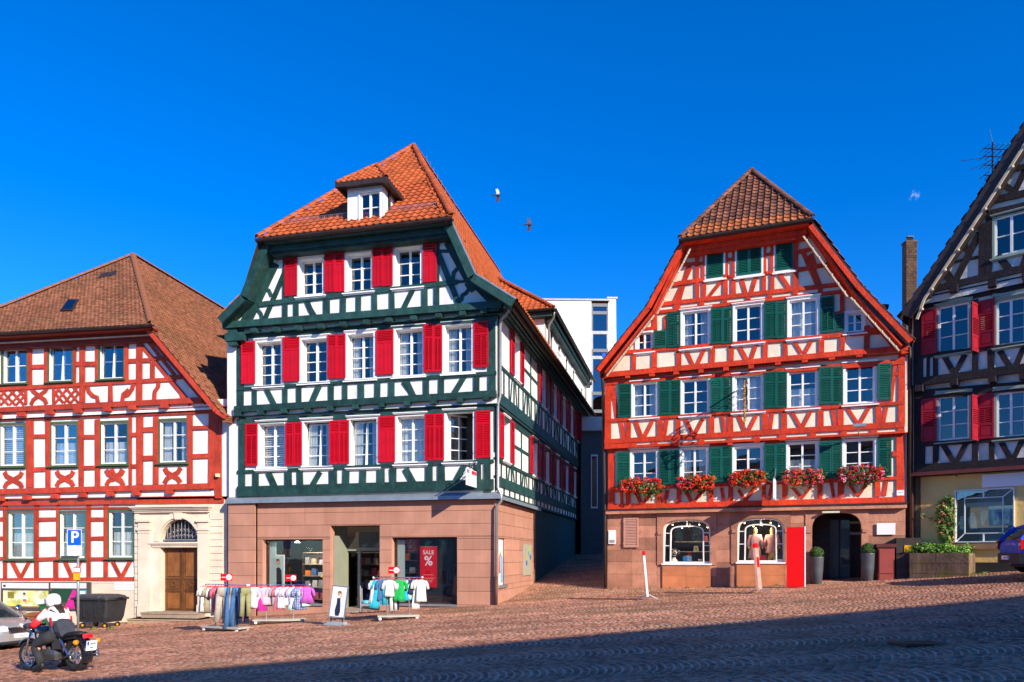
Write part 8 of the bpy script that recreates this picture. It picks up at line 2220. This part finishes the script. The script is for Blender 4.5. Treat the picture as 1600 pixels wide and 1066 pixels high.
# ---- red house shop windows
rf.zoom(); rf.w = 0
def mannequin(lab, u, inward, z, dress, seed):
    mq = local_thing(rf, 'mannequin', lab, 'mannequin', u, inward, z)
    mesh = bpy.data.meshes.new('figure'); bm = bmesh.new(); sk = bm.verts.layers.skin.verify()
    J = {'pel': (0, 0, .92, .13), 'wa': (0, 0, 1.08, .105), 'ch': (0, -.01, 1.30, .135), 'ne': (0, 0, 1.47, .05), 'hd': (0, -.01, 1.58, .075), 'ht': (0, -.0, 1.70, .06),
         'sl': (-.17, 0, 1.40, .05), 'el': (-.24, .0, 1.13, .038), 'hl': (-.22, -.06, .90, .03), 'sr': (.17, 0, 1.40, .05), 'er': (.23, .02, 1.13, .038), 'hr': (.27, -.03, .90, .03),
         'kl': (-.09, -.02, .50, .065), 'fl': (-.10, 0, .06, .04), 'kr': (.09, .0, .50, .065), 'fr': (.11, .02, .06, .04)}
    V = {k: bm.verts.new(v[:3]) for k, v in J.items()}
    for k, v in J.items(): V[k][sk].radius = (v[3], v[3] * (.8 if k in ('wa', 'ch', 'pel') else 1)); V[k][sk].use_root = k == 'pel'
    for a, b_ in (('pel', 'wa'), ('wa', 'ch'), ('ch', 'ne'), ('ne', 'hd'), ('hd', 'ht'), ('ch', 'sl'), ('sl', 'el'), ('el', 'hl'), ('ch', 'sr'), ('sr', 'er'), ('er', 'hr'), ('pel', 'kl'), ('kl', 'fl'), ('pel', 'kr'), ('kr', 'fr')): bm.edges.new((V[a], V[b_]))
    bm.to_mesh(mesh); bm.free(); mesh.materials.append(M('mannequin_shell', (.62, .42, .12), .5, .1))
    o = link('figure', mesh, mq); o.modifiers.new('skin', 'SKIN'); s_ = o.modifiers.new('sub', 'SUBSURF'); s_.levels = 1; s_.render_levels = 2
    b = MB(); b.loft([cloth_ring(0, 1.43, .15, .09, 16, seed, .02), cloth_ring(0, 1.30, .19, .15, 16, seed + 1, .03), cloth_ring(0, 1.08, .15, .135, 16, seed + 2, .03), cloth_ring(0, .90, .20, .17, 16, seed + 3, .05), cloth_ring(0, .55 if seed % 2 else .75, .24, .20, 16, seed + 4, .08)], cap=False)
    for sg in (-1, 1): b.tube([(sg * .15, 0, 1.41), (sg * .23, 0, 1.18), (sg * .25, -.02, .98)], [.065, .06, .075], 8)
    b.build('dress', M('mannequin_dress_%d' % seed, dress, .8, .25, 8), mq, smooth=True)
    return mq
um = (A2['u0'] + A2['u1']) / 2
mannequin('left mannequin in a dusty rose dress in the second arched window', rf.on(1180, 850, -.6)[0], .62, A2['zb'] - .35, (.40, .22, .26), 1)
mannequin('right mannequin in a brownish rose suit in the second arched window', rf.on(1206, 850, -.6)[0], .66, A2['zb'] - .35, (.30, .15, .16), 2)
for A, lab in ((A1, 'display ledge inside the first arched window'), (A2, 'display ledge inside the second arched window')):
    d = local_thing(rf, 'display_ledge', lab, 'ledge', A['u0'], .32, A['zb'] - .45)
    MB().box(0, A['u1'] - A['u0'], 0, .9, 0, .42).build('ledge_top', M('shelf_board', (.3, .24, .18)), d)
zl = A1['zb'] - .028
def goods(name, lab, cat, px, mb, mat, A=A1, inn=.5):
    o = thing(name, lab, cat, tuple(rf.pt(rf.on(px, 870, -inn)[0], -inn, zl if A is A1 else A2['zb'] - .028)), rf.ang)
    mb.build('body', mat, o, smooth=False); return o
goods('vase', 'round white vase at the left of the first arched window', 'vase', 1053, MB().lathe([(.08, 0), (.15, .06), (.16, .14), (.10, .24), (.06, .28), (.075, .32)], 18), white_flat)
goods('bag', 'bright blue shopping bag in the middle of the first arched window', 'bag', 1074, MB().loft([ring4(-.15, .15, -.06, .06, 0, .01), ring4(-.16, .16, -.07, .07, .36, .01)]), M('bag_blue', (.02, .22, .62), .5, .1))
goods('candle_jar', 'small white candle jar right of the blue bag', 'jar', 1086, MB().lathe([(.05, 0), (.055, .13), (.04, .15)], 14), white_flat)
goods('candle_jar', 'larger pale jar at the right of the first arched window', 'jar', 1094, MB().lathe([(.07, 0), (.075, .22), (.06, .25)], 14), M('pale_jar', (.5, .52, .55), .4))
f = goods('blossom_twigs', 'white blossom twigs standing in the round vase', 'flowers', 1053, MB().tube([(0, 0, .30), (.05, -.02, .55), (.12, -.03, .68)], .008, 5), oak_dark)
leaves('blossom', ball_points(.16, 60, (.05, -.02, .52), (1.2, .6, 1), .3), .05, white_flat, f)
goods('price_card', 'small framed red card between the mannequins', 'card', 1192, MB().box(-.12, .12, -.01, .01, 0, .34), M('rose_card', (.5, .05, .06), .5), A2)
goods('white_box', 'white gift box at the right of the second arched window', 'box', 1216, MB().loft([ring4(-.15, .15, -.1, .1, 0, .01), ring4(-.15, .15, -.1, .1, .2, .01)]), white_flat, A2)
# warm spot lamps inside the arched windows (lit in the photograph)
spot = M('lit_bulb', (1.0, .72, .30), .5, 0, emit=9.0)
k = 0
names = ['far left', 'left of the middle', 'middle', 'right of the middle', 'far right']
for A, nm in ((A1, 'first'), (A2, 'second')):
    for i in range(5):
        u = A['u0'] + (A['u1'] - A['u0']) * (.12 + .19 * i); 
        o = local_thing(rf, 'spot_lamp', 'lit warm spot lamp at the %s of the %s arched window' % (names[i], nm), 'lamp', u, .9 + .2 * (i % 2), A['zt'] - .16 - .06 * ((i * 2) % 3), 'spot lamps in the arched windows')
        MB().lathe([(.0, -.03), (.026, -.015), (.026, .015), (0, .03)], 8).build('bulb', spot, o); MB().lathe([(.03, .0), (.04, .09), (.0, .1)], 10).build('housing', gutter_m, o)
        if i == 2:
            pl_l = bpy.data.lights.new('lamp_light', 'POINT'); pl_l.energy = 55; pl_l.shadow_soft_size = .08; pl_l.color = (1, .78, .45)
            po_ = bpy.data.objects.new('lamp_light', pl_l); COL.objects.link(po_); po_.parent = o; po_.location = (0, -.35, -.12)
s = local_thing(rf, 'shelf_unit', 'shelf with warm brown goods at the back of the first arched window', 'shelf', A1['u0'] + .1, 2.0, A1['zb'] - .3)
for i in range(4): MB().box(0, 1.7, 0, .3, .4 * i, .4 * i + .03).build('shelf_board', M('shelf_board', (.3, .24, .18)), s)
for i in range(14): x = .05 + (i * .37) % 1.5; z = .031 + .4 * (i % 4); MB().loft([ring4(x, x + .16, .05, .2, z, .02), ring4(x + .02, x + .14, .06, .18, z + .22, .03)]).build('goods', CLOTH[['khaki', 'orange', 'beige', 'rose'][i % 4]], s)

# ================================================================== parked cars
def car(name, lab, p, ang, paint, plate_front=True, hatch=True):
    c = thing(name, lab, 'car', tuple(p), ang)
    #        x     halfw  zb   belt  crown
    st = [(-2.02, .62, .42, .78, .80), (-1.98, .76, .30, .90, .93), (-1.7, .84, .22, .98, 1.0), (-1.0, .86, .20, .96, .98), (0, .87, .20, .93, .95), (.9, .86, .20, .90, .95), (1.25, .85, .22, .86, .93), (1.75, .80, .24, .76, .84), (2.0, .70, .30, .66, .72), (2.06, .56, .36, .58, .60)]
    rings = []
    for x, w, zb, bl, cr in st:
        h = [(w * .80, zb), (w * .97, zb + .10), (w, zb + (bl - zb) * .45), (w * .985, bl - .10), (w * .90, bl), (w * .5, cr)]
        rings.append([(x, y, z) for y, z in h] + [(x, 0, cr + .012)] + [(x, -y, z) for y, z in h[::-1]] + [(x, 0, zb - .01)])
    body = MB().loft(rings).build('body', paint, c, smooth=True)
    sb = body.modifiers.new('sub', 'SUBSURF'); sb.levels = 1; sb.render_levels = 2
    gr = []
    for x, w, z0, z1 in ((-1.95, .70, .90, .93), (-1.62, .72, .93, 1.30), (-1.2, .72, .95, 1.44), (-.3, .72, .93, 1.48), (.35, .71, .92, 1.42), (1.15, .68, .90, .93)):
        t = w * .80 if z1 > 1.2 else w
        gr.append([(x, w, z0), (x, t, z1 - .02), (x, t * .7, z1), (x, -t * .7, z1), (x, -t, z1 - .02), (x, -w, z0)])
    MB().loft(gr).build('windows', M('car_glass', (.012, .018, .02), .08, .02, spec=.8, coat=.5), c, smooth=True)
    rf_ = MB().loft([[(x, w * .80, z - .035), (x, w * .80, z), (x, w * .45, z + .025), (x, -w * .45, z + .025), (x, -w * .80, z), (x, -w * .80, z - .035)] for x, w, z in ((-1.66, .70, 1.29), (-1.2, .73, 1.44), (-.3, .73, 1.485), (.33, .72, 1.42))])
    rf_.build('roof', paint, c, smooth=True)
    for sy in (-1, 1):
        for q in (((1.16, sy * .69, .92), (.33, sy * .575, 1.43), .05, .06), ((-1.97, sy * .70, .92), (-1.64, sy * .58, 1.31), .07, .09), ((-.45, sy * .725, .93), (-.45, sy * .585, 1.47), .05, .03), ((-1.2, sy * .73, .95), (-1.3, sy * .585, 1.42), .08, .03)): MB().bar(*q).build('pillar', paint, c)
    dark = M('bumper_dark', (.03, .03, .035), .5, .1)
    for x in (-1.28, 1.32):
        for sy in (-1, 1):
            w = MB().torus((x, sy * .78, .31), .235, .085, 'y', 24, 8).build('tyre', rubber, c, smooth=True)
            b = MB(); b.lathe([(.0, -.06), (.05, -.07), (.16, -.05), (.175, -.02), (.175, .06), (0, .06)], 16, (x, sy * .80, .31), 'y'); b.build('rim', chrome, w)
            MB().lathe([(.0, -.12), (.34, -.12), (.35, .02), (0, .02)], 20, (x, sy * .80, .34), 'y').build('wheel_arch', rubber, c)
    MB().loft([[(x, y, z) for y in (-w, w) for z in ((.30, .50) if y < 0 else (.50, .30))] for x, w in ((1.95, .76), (2.06, .66), (2.10, .40))]).build('front_bumper', paint, c)
    MB().loft([[(x, y, z) for y in (-w, w) for z in ((.28, .56) if y < 0 else (.56, .28))] for x, w in ((-1.80, .845), (-2.02, .74), (-2.07, .50))]).build('rear_bumper', dark if not plate_front else paint, c)
    b = MB()
    for i in range(5): b.box(2.05, 2.085, -.36, .36, .52 + i * .03, .535 + i * .03)
    b.build('grille', chrome, c); MB().box(2.02, 2.055, -.37, .37, .51, .67).build('grille_back', black_print, c); MB().box(1.9, 2.105, -.62, .62, .24, .31).build('air_intake', dark, c)
    for sy in (-1, 1):
        h = MB().loft([[(1.88, sy * .74, .58), (1.88, sy * .76, .70), (1.80, sy * .42, .77), (1.9, sy * .40, .62)], [(2.0, sy * .66, .57), (1.98, sy * .67, .66), (2.05, sy * .40, .70), (2.07, sy * .39, .58)]])
        h.build('headlight', M('headlamp_glass', (.72, .74, .76), .08, .03, spec=.8, coat=1.0), c)
        t = MB(); t.box(-2.03, -1.86, sy * .78 - .09, sy * .78 + .03, .66, .92); tl = t.build('tail_light', M('tail_red', (.45, .01, .015), .15, .05, coat=.8), c)
        MB().box(-2.035, -1.9, sy * .78 - .07, sy * .78 + .035, .76, .83).build('reverse_lamp', M('reverse_white', (.7, .62, .58), .2), tl)
        MB().loft([[(.92, sy * .86, .96), (.92, sy * 1.02, .96), (.92, sy * 1.02, 1.06), (.92, sy * .86, 1.04)], [(.80, sy * .86, .95), (.80, sy * 1.04, .95), (.80, sy * 1.04, 1.08), (.80, sy * .86, 1.06)]]).build('wing_mirror', paint, c)
        for x in (-.30, .55): MB().box(x, x + .16, sy * .865 - .012, sy * .865 + .012, .80, .825).build('door_handle', dark, c)
        b = MB(); b.bar((.95, sy * .868, .30), (.95, sy * .855, .88), .012, .012); b.bar((-.42, sy * .875, .30), (-.42, sy * .86, .90), .012, .012); b.build('door_seam', black_print, c)
    for x, s_ in ((2.115, 1), (-2.085, -1)):
        n = MB().box(x - .008, x + .008, -.26, .26, .38, .49).build('number_plate', white_flat, c); MB().box(x + .0085 * s_ - .001, x + .0085 * s_ + .001, .215 * s_ - .04, .215 * s_ + .04, .385, .485).build('country_strip', blue_sign, n); MB().box(x + .0085 * s_ - .001, x + .0085 * s_ + .001, -.12, .10, .42, .45).build('print', grey_print, n)
    b = MB(); b.tube([(.95, .3, .975), (.55, -.25, 1.1)], .012, 5); b.tube([(.98, -.1, .97), (.6, -.55, 1.08)], .012, 5); b.build('wiper', black_print, c)
    MB().box(-1.7, 1.7, -.7, .7, .17, .3).build('underbody', black_print, c)
    return c
hd = Vector((math.cos(R(-19)), math.sin(R(-19)), 0))
p = ground(38, 1013); ctr = p - hd * 2.1; zc = (gz(*p.xy) + gz(*(p - hd * 3.5).xy)) / 2
sc_ = car('parked_car', 'silver car at the left edge facing the motorcyclist', (ctr.x, ctr.y, zc), R(-19), silver_paint)
sl = (gz(*p.xy) - gz(*(p - hd * 3.5).xy)) / 3.5
sc_.location.z -= .10
sc_.rotation_euler = (0, -math.atan(sl), R(-19))
hb_ = Vector((math.cos(R(-14)), math.sin(R(-14)), 0))
p = ground(1590, 889); rear = Vector((at(1573, 880, 20.6).x, 20.6, 0)); ctr = rear + hb_ * 2.05
bz = gz(rear.x, rear.y)
bc = car('parked_car', 'bright blue car cut off by the right edge beside the show window', (ctr.x, ctr.y, bz + .24), R(-14), blue_paint, plate_front=False)
bc.rotation_euler = (0, math.atan(-.15 * 0), R(-14))

# ================================================================== motorcycle and rider
rc = ground(121, 1049)
MA = R(155)
hm = Vector((math.cos(MA), math.sin(MA), 0)); fc = Vector((rc.x, rc.y, 0)) + hm * 1.5
pitch_ = math.atan((gz(fc.x, fc.y) - gz(rc.x, rc.y)) / 1.5)
mo = thing('motorcycle', 'black cruiser motorcycle with orange indicators riding away to the left', 'motorcycle', (rc.x, rc.y, rc.z), 0)
mo.rotation_euler = (R(0), -pitch_, MA)
def wheel(x, R0, r0, nm):
    w = MB().torus((x, 0, R0 + r0 - .005), R0, r0, 'y', 32, 10).build(nm, rubber, mo, smooth=True)
    zc = R0 + r0 - .005
    MB().torus((x, 0, zc), R0 - r0 * .75, .022, 'y', 28, 8).build('rim', chrome, w, smooth=True)
    b = MB(); b.lathe([(.0, -.08), (.05, -.075), (.055, -.05), (.035, -.04), (.035, .04), (.055, .05), (.05, .075), (0, .08)], 14, (x, 0, zc), 'y'); b.build('hub', chrome, w)
    b = MB()
    for k in range(18): t = 2 * math.pi * k / 18; b.tube([(x, .05 * (-1) ** k, zc), (x + (R0 - r0 * .8) * math.cos(t), 0, zc + (R0 - r0 * .8) * math.sin(t))], .0045, 4, False)
    b.build('spokes', chrome, w); b = MB(); b.lathe([(.09, .085), (.13, .085), (.13, .092), (.09, .092), (.09, .085)], 20, (x, 0, zc), 'y', cap=False); b.build('brake_disc', steel, w)
    return zc
zr = wheel(0, .265, .075, 'rear_wheel'); zf = wheel(1.5, .275, .052, 'front_wheel')
def fender(x, zc, r, wd, a0, a1, nm):
    b = MB(); n = 14; rings = []
    for i in range(n + 1):
        t = R(a0 + (a1 - a0) * i / n); c, s = math.cos(t), math.sin(t)
        rings.append([(x + (r + dr) * c, y, zc + (r + dr) * s) for y, dr in ((-wd, -.03), (-wd * .8, .005), (0, .018), (wd * .8, .005), (wd, -.03), (wd * .75, -.012), (0, .004), (-wd * .75, -.012))])
    b.loft(rings); return b.build(nm, black_paint, mo, smooth=True)
fender(0, zr, .375, .10, 40, 205, 'rear_fender'); fender(1.5, zf, .355, .075, 35, 165, 'front_fender')
b = MB()
for sy in (-.10, .10): b.tube([(1.5, sy, zf), (1.22, sy, .98)], .024, 8)
b.build('fork', chrome, mo, smooth=True); b = MB(); b.box(1.14, 1.30, -.13, .13, .94, .98); b.box(1.20, 1.34, -.12, .12, .80, .84); b.build('fork_clamp', black_paint, mo)
b = MB(); b.lathe([(.0, -.09), (.06, -.08), (.09, -.02), (.092, .05), (.08, .06), (.0, .065)], 16, (1.40, 0, .90), 'x'); b.build('headlight', chrome, mo, smooth=True)
b = MB(); b.tube([(1.20, 0, 1.0), (1.18, .14, 1.06), (1.08, .30, 1.12), (.96, .40, 1.10)], .014, 8); b.tube([(1.20, 0, 1.0), (1.18, -.14, 1.06), (1.08, -.30, 1.12), (.96, -.40, 1.10)], .014, 8); b.build('handlebar', chrome, mo, smooth=True)
for sy in (-1, 1):
    b = MB(); b.tube([(1.03, sy * .34, 1.115), (.93, sy * .415, 1.10)], .02, 8); g_ = b.build('grip', rubber, mo)
    b = MB(); b.tube([(1.10, sy * .30, 1.12), (1.10, sy * .42, 1.30)], .007, 5); b.build('mirror_stem', chrome, mo); b = MB(); b.lathe([(.0, -.012), (.06, -.008), (.062, .01), (0, .016)], 14, (1.10, sy * .44, 1.34), 'x'); b.build('mirror', chrome, mo, smooth=True)
    b = MB(); b.tube([(1.06, sy * .27, 1.10), (1.0, sy * .36, 1.07), (.96, sy * .42, 1.06)], .007, 5); b.build('brake_lever', chrome, mo)
rings = []
for x, w, z0, z1 in ((.62, .06, .72, .80), (.74, .13, .70, .88), (.92, .165, .70, .94), (1.08, .15, .74, .95), (1.18, .06, .80, .90)):
    rings.append([(x, w * math.cos(t), (z0 + z1) / 2 + (z1 - z0) / 2 * math.sin(t)) for t in [2 * math.pi * k / 14 for k in range(14)]])
MB().loft(rings).build('fuel_tank', black_paint, mo, smooth=True)
rings = []
for x, w, z, th in ((-.22, .10, .76, .03), (-.05, .13, .75, .06), (.15, .14, .74, .06), (.28, .16, .70, .06), (.48, .15, .68, .05), (.64, .10, .72, .05)):
    rings.append([(x, w * math.cos(t), z + th * math.sin(t)) for t in [2 * math.pi * k / 12 for k in range(12)]])
MB().loft(rings).build('seat', M('seat_leather', (.012, .012, .014), .5, .2, 9, .2, 50), mo, smooth=True)
b = MB(); b.loft([ring4(.42, .98, -.15, .15, .24, .05), ring4(.40, 1.0, -.17, .17, .36, .05), ring4(.45, .9, -.14, .14, .46, .05)]); b.build('engine', M('engine_grey', (.16, .16, .17), .35, .2, 6, metal=.7), mo)
for x, tilt in ((.62, -18), (.80, 22)):
    b = MB(); mt = Matrix.Translation((x, 0, .44)) @ Matrix.Rotation(R(tilt), 4, 'Y')
    m_ = MB()
    for k in range(7): m_.lathe([(.085, k * .032), (.085, k * .032 + .016)], 12)
    m_.lathe([(.065, 0), (.065, .24), (.05, .27), (0, .28)], 12)
    m_.v = [tuple(mt @ Vector(v)) for v in m_.v]; m_.build('cylinder', M('engine_grey', (.16, .16, .17)), mo)
b = MB()
for sy in (-.13, .13): b.tube([(1.2, sy * .5, .86), (1.02, sy, .28), (.40, sy, .22), (.05, sy, zr)], .018, 6); b.tube([(1.18, sy * .4, .90), (.60, sy, .66), (.25, sy, .66), (-.2, sy, .70)], .018, 6)
b.build('frame', black_paint, mo)
for sy in (-1, 1):
    b = MB(); b.tube([(.02, sy * .17, zr + .02), (.26, sy * .17, .68)], .016, 8); s_ = b.build('shock_absorber', chrome, mo)
    b = MB()
    for k in range(9): b.torus((.06 + .02 * k, sy * .17, zr + .09 + .028 * k), .03, .006, 'z', 10, 4)
    b.build('spring', chrome, s_)
    b = MB(); b.box(.24, .52, sy * .15 - .015, sy * .15 + .015, .46, .66); b.build('side_cover', black_paint, mo); b = MB(); b.tube([(.72, sy * .14, .27), (.72, sy * .30, .25)], .02, 6); b.build('footrest', rubber, mo)
    st = MB(); st.tube([(-.30, 0, .60), (-.30, sy * .20, .60)], .010, 6); i_ = st.build('indicator', black_paint, mo); MB().lathe([(.0, -.05), (.045, -.04), (.05, .01), (.03, .05), (0, .055)], 12, (-.32, sy * .235, .60), 'x').build('lens', M('amber_lens', (.80, .26, .0), .25, .05, coat=.6), i_, smooth=True)
for dz in (0, .075): MB().tube([(.80, -.17, .52 - dz), (.85, -.22, .34 - dz), (.4, -.23, .25 - dz * .3), (-.30, -.24, .30 + dz)], [.022, .025, .03, .042], 10).build('exhaust', chrome, mo, smooth=True)
tl = MB().loft([[(-.33, y, z) for y, z in ((-.09, .66), (.09, .66), (.08, .76), (-.08, .76))], [(-.42, y, z) for y, z in ((-.07, .67), (.07, .67), (.06, .74), (-.06, .74))]]).build('tail_light', M('tail_red_bright', (.70, .008, .01), .2, .03, coat=.8), mo)
np_ = MB().box(-.008, .008, -.11, .11, 0, .20).build('number_plate', white_flat, mo, (-.43, 0, .42), (0, R(-14), 0)); MB().box(-.0105, -.0085, .06, .10, .11, .19).build('country_strip', blue_sign, np_); MB().box(-.0105, -.0085, -.08, .04, .12, .16).build('print', grey_print, np_); disc(MB(), (0, 0), .0, 0, 0) if False else None
MB().box(-.0105, -.0085, -.03, .03, .05, .075).build('print', M('green_seal', (.05, .25, .10), .5), np_)
b = MB(); b.bar((-.30, 0, .66), (-.42, 0, .50), .10, .02); b.build('plate_holder', black_paint, mo)

rd = thing('person', 'motorcyclist in white helmet and white and red jacket riding the black motorcycle', 'person', (rc.x, rc.y, rc.z), 0)
rd.rotation_euler = (0, -pitch_ + R(8), MA)
mo.scale = rd.scale = (.95, .95, .95)
def skin_mesh(name, J, E, root, mat, parent, lv=2):
    me = bpy.data.meshes.new(name); bm = bmesh.new(); sk = bm.verts.layers.skin.verify()
    V = {k: bm.verts.new(v[:3]) for k, v in J.items()}
    for k, v in J.items(): V[k][sk].radius = (v[3], v[4] if len(v) > 4 else v[3]); V[k][sk].use_root = k == root
    for a, b_ in E: bm.edges.new((V[a], V[b_]))
    bm.to_mesh(me); bm.free(); me.materials.append(mat)
    o = link(name, me, parent); o.modifiers.new('skin', 'SKIN').use_smooth_shade = True; s_ = o.modifiers.new('sub', 'SUBSURF'); s_.levels = 1; s_.render_levels = lv
    return o
skin_m = M('skin', (.55, .32, .23), .6, .08)
J = {'pel': (.30, 0, .84, .15), 'wa': (.34, 0, 1.0, .13), 'ch': (.40, 0, 1.22, .16), 'nk': (.44, 0, 1.38, .055), 'hd': (.47, 0, 1.48, .085), 'ht': (.47, 0, 1.60, .07)}
E = [('pel', 'wa'), ('wa', 'ch'), ('ch', 'nk'), ('nk', 'hd'), ('hd', 'ht')]
for s, k in ((1, 'l'), (-1, 'r')):
    J.update({'s' + k: (.42, s * .19, 1.28, .065), 'e' + k: (.66, s * .33, 1.06, .045), 'w' + k: (.90, s * .37, 1.09, .032), 'p' + k: (.965, s * .385, 1.115, .034), 'h' + k: (.34, s * .11, .80, .09), 'n' + k: (.80, s * .24, .68, .062), 'a' + k: (.70, s * .25, .24, .045), 't' + k: (.90, s * .26, .20, .035)})
    E += [('ch', 's' + k), ('s' + k, 'e' + k), ('e' + k, 'w' + k), ('w' + k, 'p' + k), ('pel', 'h' + k), ('h' + k, 'n' + k), ('n' + k, 'a' + k), ('a' + k, 't' + k)]
    for i in range(4):
        y = s * (.355 + .022 * i); L_ = (.030, .036, .034, .026)[i]
        J['f%d1' % i + k] = (.995, y, 1.135, .010); J['f%d2' % i + k] = (1.02, y + s * .004, 1.115, .009); J['f%d3' % i + k] = (1.005, y + s * .006, 1.115 - L_, .008)
        E += [('p' + k, 'f%d1' % i + k), ('f%d1' % i + k, 'f%d2' % i + k), ('f%d2' % i + k, 'f%d3' % i + k)]
    J['th1' + k] = (.955, s * .345, 1.095, .011); J['th2' + k] = (.985, s * .338, 1.075, .009); E += [('p' + k, 'th1' + k), ('th1' + k, 'th2' + k)]
skin_mesh('body', J, E, 'pel', skin_m, rd)
# face details under the helmet visor, hair, helmet
b = MB(); b.loft([[(.555, -.012, 1.46), (.555, .012, 1.46), (.56, 0, 1.47)], [(.56, -.006, 1.52), (.56, .006, 1.52), (.565, 0, 1.52)]]); b.build('nose', skin_m, rd)
rings = []
for z, r_, dx in ((1.40, .095, .0), (1.44, .125, .0), (1.50, .138, .0), (1.57, .135, -.005), (1.62, .115, -.008), (1.655, .075, -.008), (1.67, .02, -.008)):
    rings.append([(.475 + dx + r_ * 1.12 * math.cos(t), r_ * math.sin(t), z) for t in [2 * math.pi * k / 20 for k in range(20)]])
he = MB().loft(rings).build('helmet', M('helmet_white', (.82, .81, .80), .2, .02, coat=.8), rd, smooth=True)
rings = []
for z, r_ in ((1.455, .141), (1.50, .148), (1.55, .147), (1.575, .143)):
    rings.append([(.475 + r_ * 1.12 * math.cos(t), r_ * math.sin(t), z) for t in [R(-62) + R(124) * k / 12 for k in range(13)]] + [(.475 + (r_ - .01) * 1.12 * math.cos(t), (r_ - .01) * math.sin(t), z) for t in [R(62) - R(124) * k / 12 for k in range(13)]])
MB().loft(rings).build('visor', M('car_glass', (.012, .018, .02)), he, smooth=True)
b = MB()
for k in range(5): y = -.05 + .025 * k; b.tube([(.37, y, 1.42), (.29, y * 1.1, 1.34), (.245, y * .9, 1.24), (.25, y * .6, 1.14 + .01 * k)], [.02, .024, .02, .008], 6)
b.build('hair', M('dark_brown_hair', (.03, .016, .010), .6, .3, 12), rd, smooth=True)
jw, jr, jg = M('jacket_white', (.74, .72, .73), .7, .12, 7, .3, 12), M('jacket_red', (.62, .02, .03), .7, .12, 7, .2, 12), M('jacket_charcoal', (.045, .05, .07), .75, .2, 7, .3, 12)
def torso_ring(x, z, rx, ry, n=18): return [(x + rx * math.cos(t) * (1 + .03 * math.sin(5 * t + z * 20)), ry * math.sin(t) * (1 + .03 * math.sin(4 * t + z * 30)), z) for t in [2 * math.pi * k / n for k in range(n)]]
MB().loft([torso_ring(.33, .96, .165, .205), torso_ring(.35, 1.06, .17, .21), torso_ring(.385, 1.18, .17, .225), torso_ring(.41, 1.28, .155, .225), torso_ring(.425, 1.345, .115, .16), torso_ring(.44, 1.40, .07, .085)]).build('jacket', jw, rd, smooth=True)
MB().loft([torso_ring(.435, 1.375, .085, .10), torso_ring(.445, 1.425, .075, .088)]).build('collar', jg, rd, smooth=True)
for s in (1, -1):
    b = MB(); b.tube([(.415, s * .165, 1.30), (.50, s * .245, 1.225), (.57, s * .29, 1.155)], [.085, .080, .074], 12); sl_ = b.build('sleeve', jw, rd, smooth=True)
    b = MB(); b.tube([(.42, s * .17, 1.325), (.50, s * .25, 1.255), (.58, s * .302, 1.18)], [.06, .065, .062], 10); b.build('shoulder_stripe', jr, sl_, smooth=True)
    b = MB(); b.tube([(.56, s * .285, 1.165), (.66, s * .33, 1.065), (.72, s * .342, 1.07)], [.0765, .072, .066], 12); b.build('elbow_panel', jr, sl_, smooth=True)
    b = MB(); b.tube([(.71, s * .34, 1.068), (.80, s * .355, 1.08), (.90, s * .37, 1.092)], [.067, .058, .048], 12); b.build('forearm_panel', jg, sl_, smooth=True)
    b = MB(); b.tube([(.885, s * .368, 1.09), (.93, s * .378, 1.10), (.985, s * .386, 1.128), (1.01, s * .388, 1.12)], [.050, .043, .046, .03], 10); b.build('glove', jw, rd, smooth=True)
    b = MB(); b.box(.27, .34, s * .212 - .006, s * .212 + .006, .99, 1.16); b.build('side_stripe', jr, rd)
# dark jacket tail gathered round the hips, trousers, boots
MB().loft([torso_ring(.335, 1.08, .175, .216, 24), torso_ring(.32, .98, .185, .225, 24), torso_ring(.31, .88, .20, .245, 24), torso_ring(.33, .79, .21, .25, 24), torso_ring(.38, .73, .17, .21, 24)]).build('jacket_tail', jg, rd, smooth=True)
for s in (1, -1):
    b = MB(); b.tube([(.32, s * .11, .82), (.56, s * .19, .77), (.80, s * .245, .69), (.83, s * .25, .62), (.75, s * .252, .42), (.70, s * .252, .24)], [.135, .118, .095, .088, .078, .072], 12); b.build('trouser_leg', M('trouser_dark', (.03, .032, .038), .8, .2, 7, .3, 15), rd, smooth=True)
    b = MB(); b.loft([[(x, s * .255 + w * math.cos(t), z + h * math.sin(t)) for t in [2 * math.pi * k / 12 for k in range(12)]] for x, w, z, h in ((.62, .045, .235, .05), (.66, .06, .25, .085), (.74, .06, .245, .085), (.82, .055, .225, .06), (.92, .05, .215, .05), (.965, .03, .21, .035))]); b.build('boot', M('boot_black', (.015, .015, .016), .5, .2), rd, smooth=True)
b = MB(); b.bar((.30, .20, 1.32), (.24, -.22, .98), .045, .02); b.build('bag_strap', jg, rd)
MB().loft([[(x + .02 * math.sin(z * 20), .06 + y, z) for y, z in ((-.17, .80), (-.05, .74), (.12, .74), (.20, .84), (.19, 1.02), (.08, 1.10), (-.08, 1.08), (-.18, .96))] for x in (.07, .10, .17)]).build('shoulder_bag', jg, rd, smooth=False)
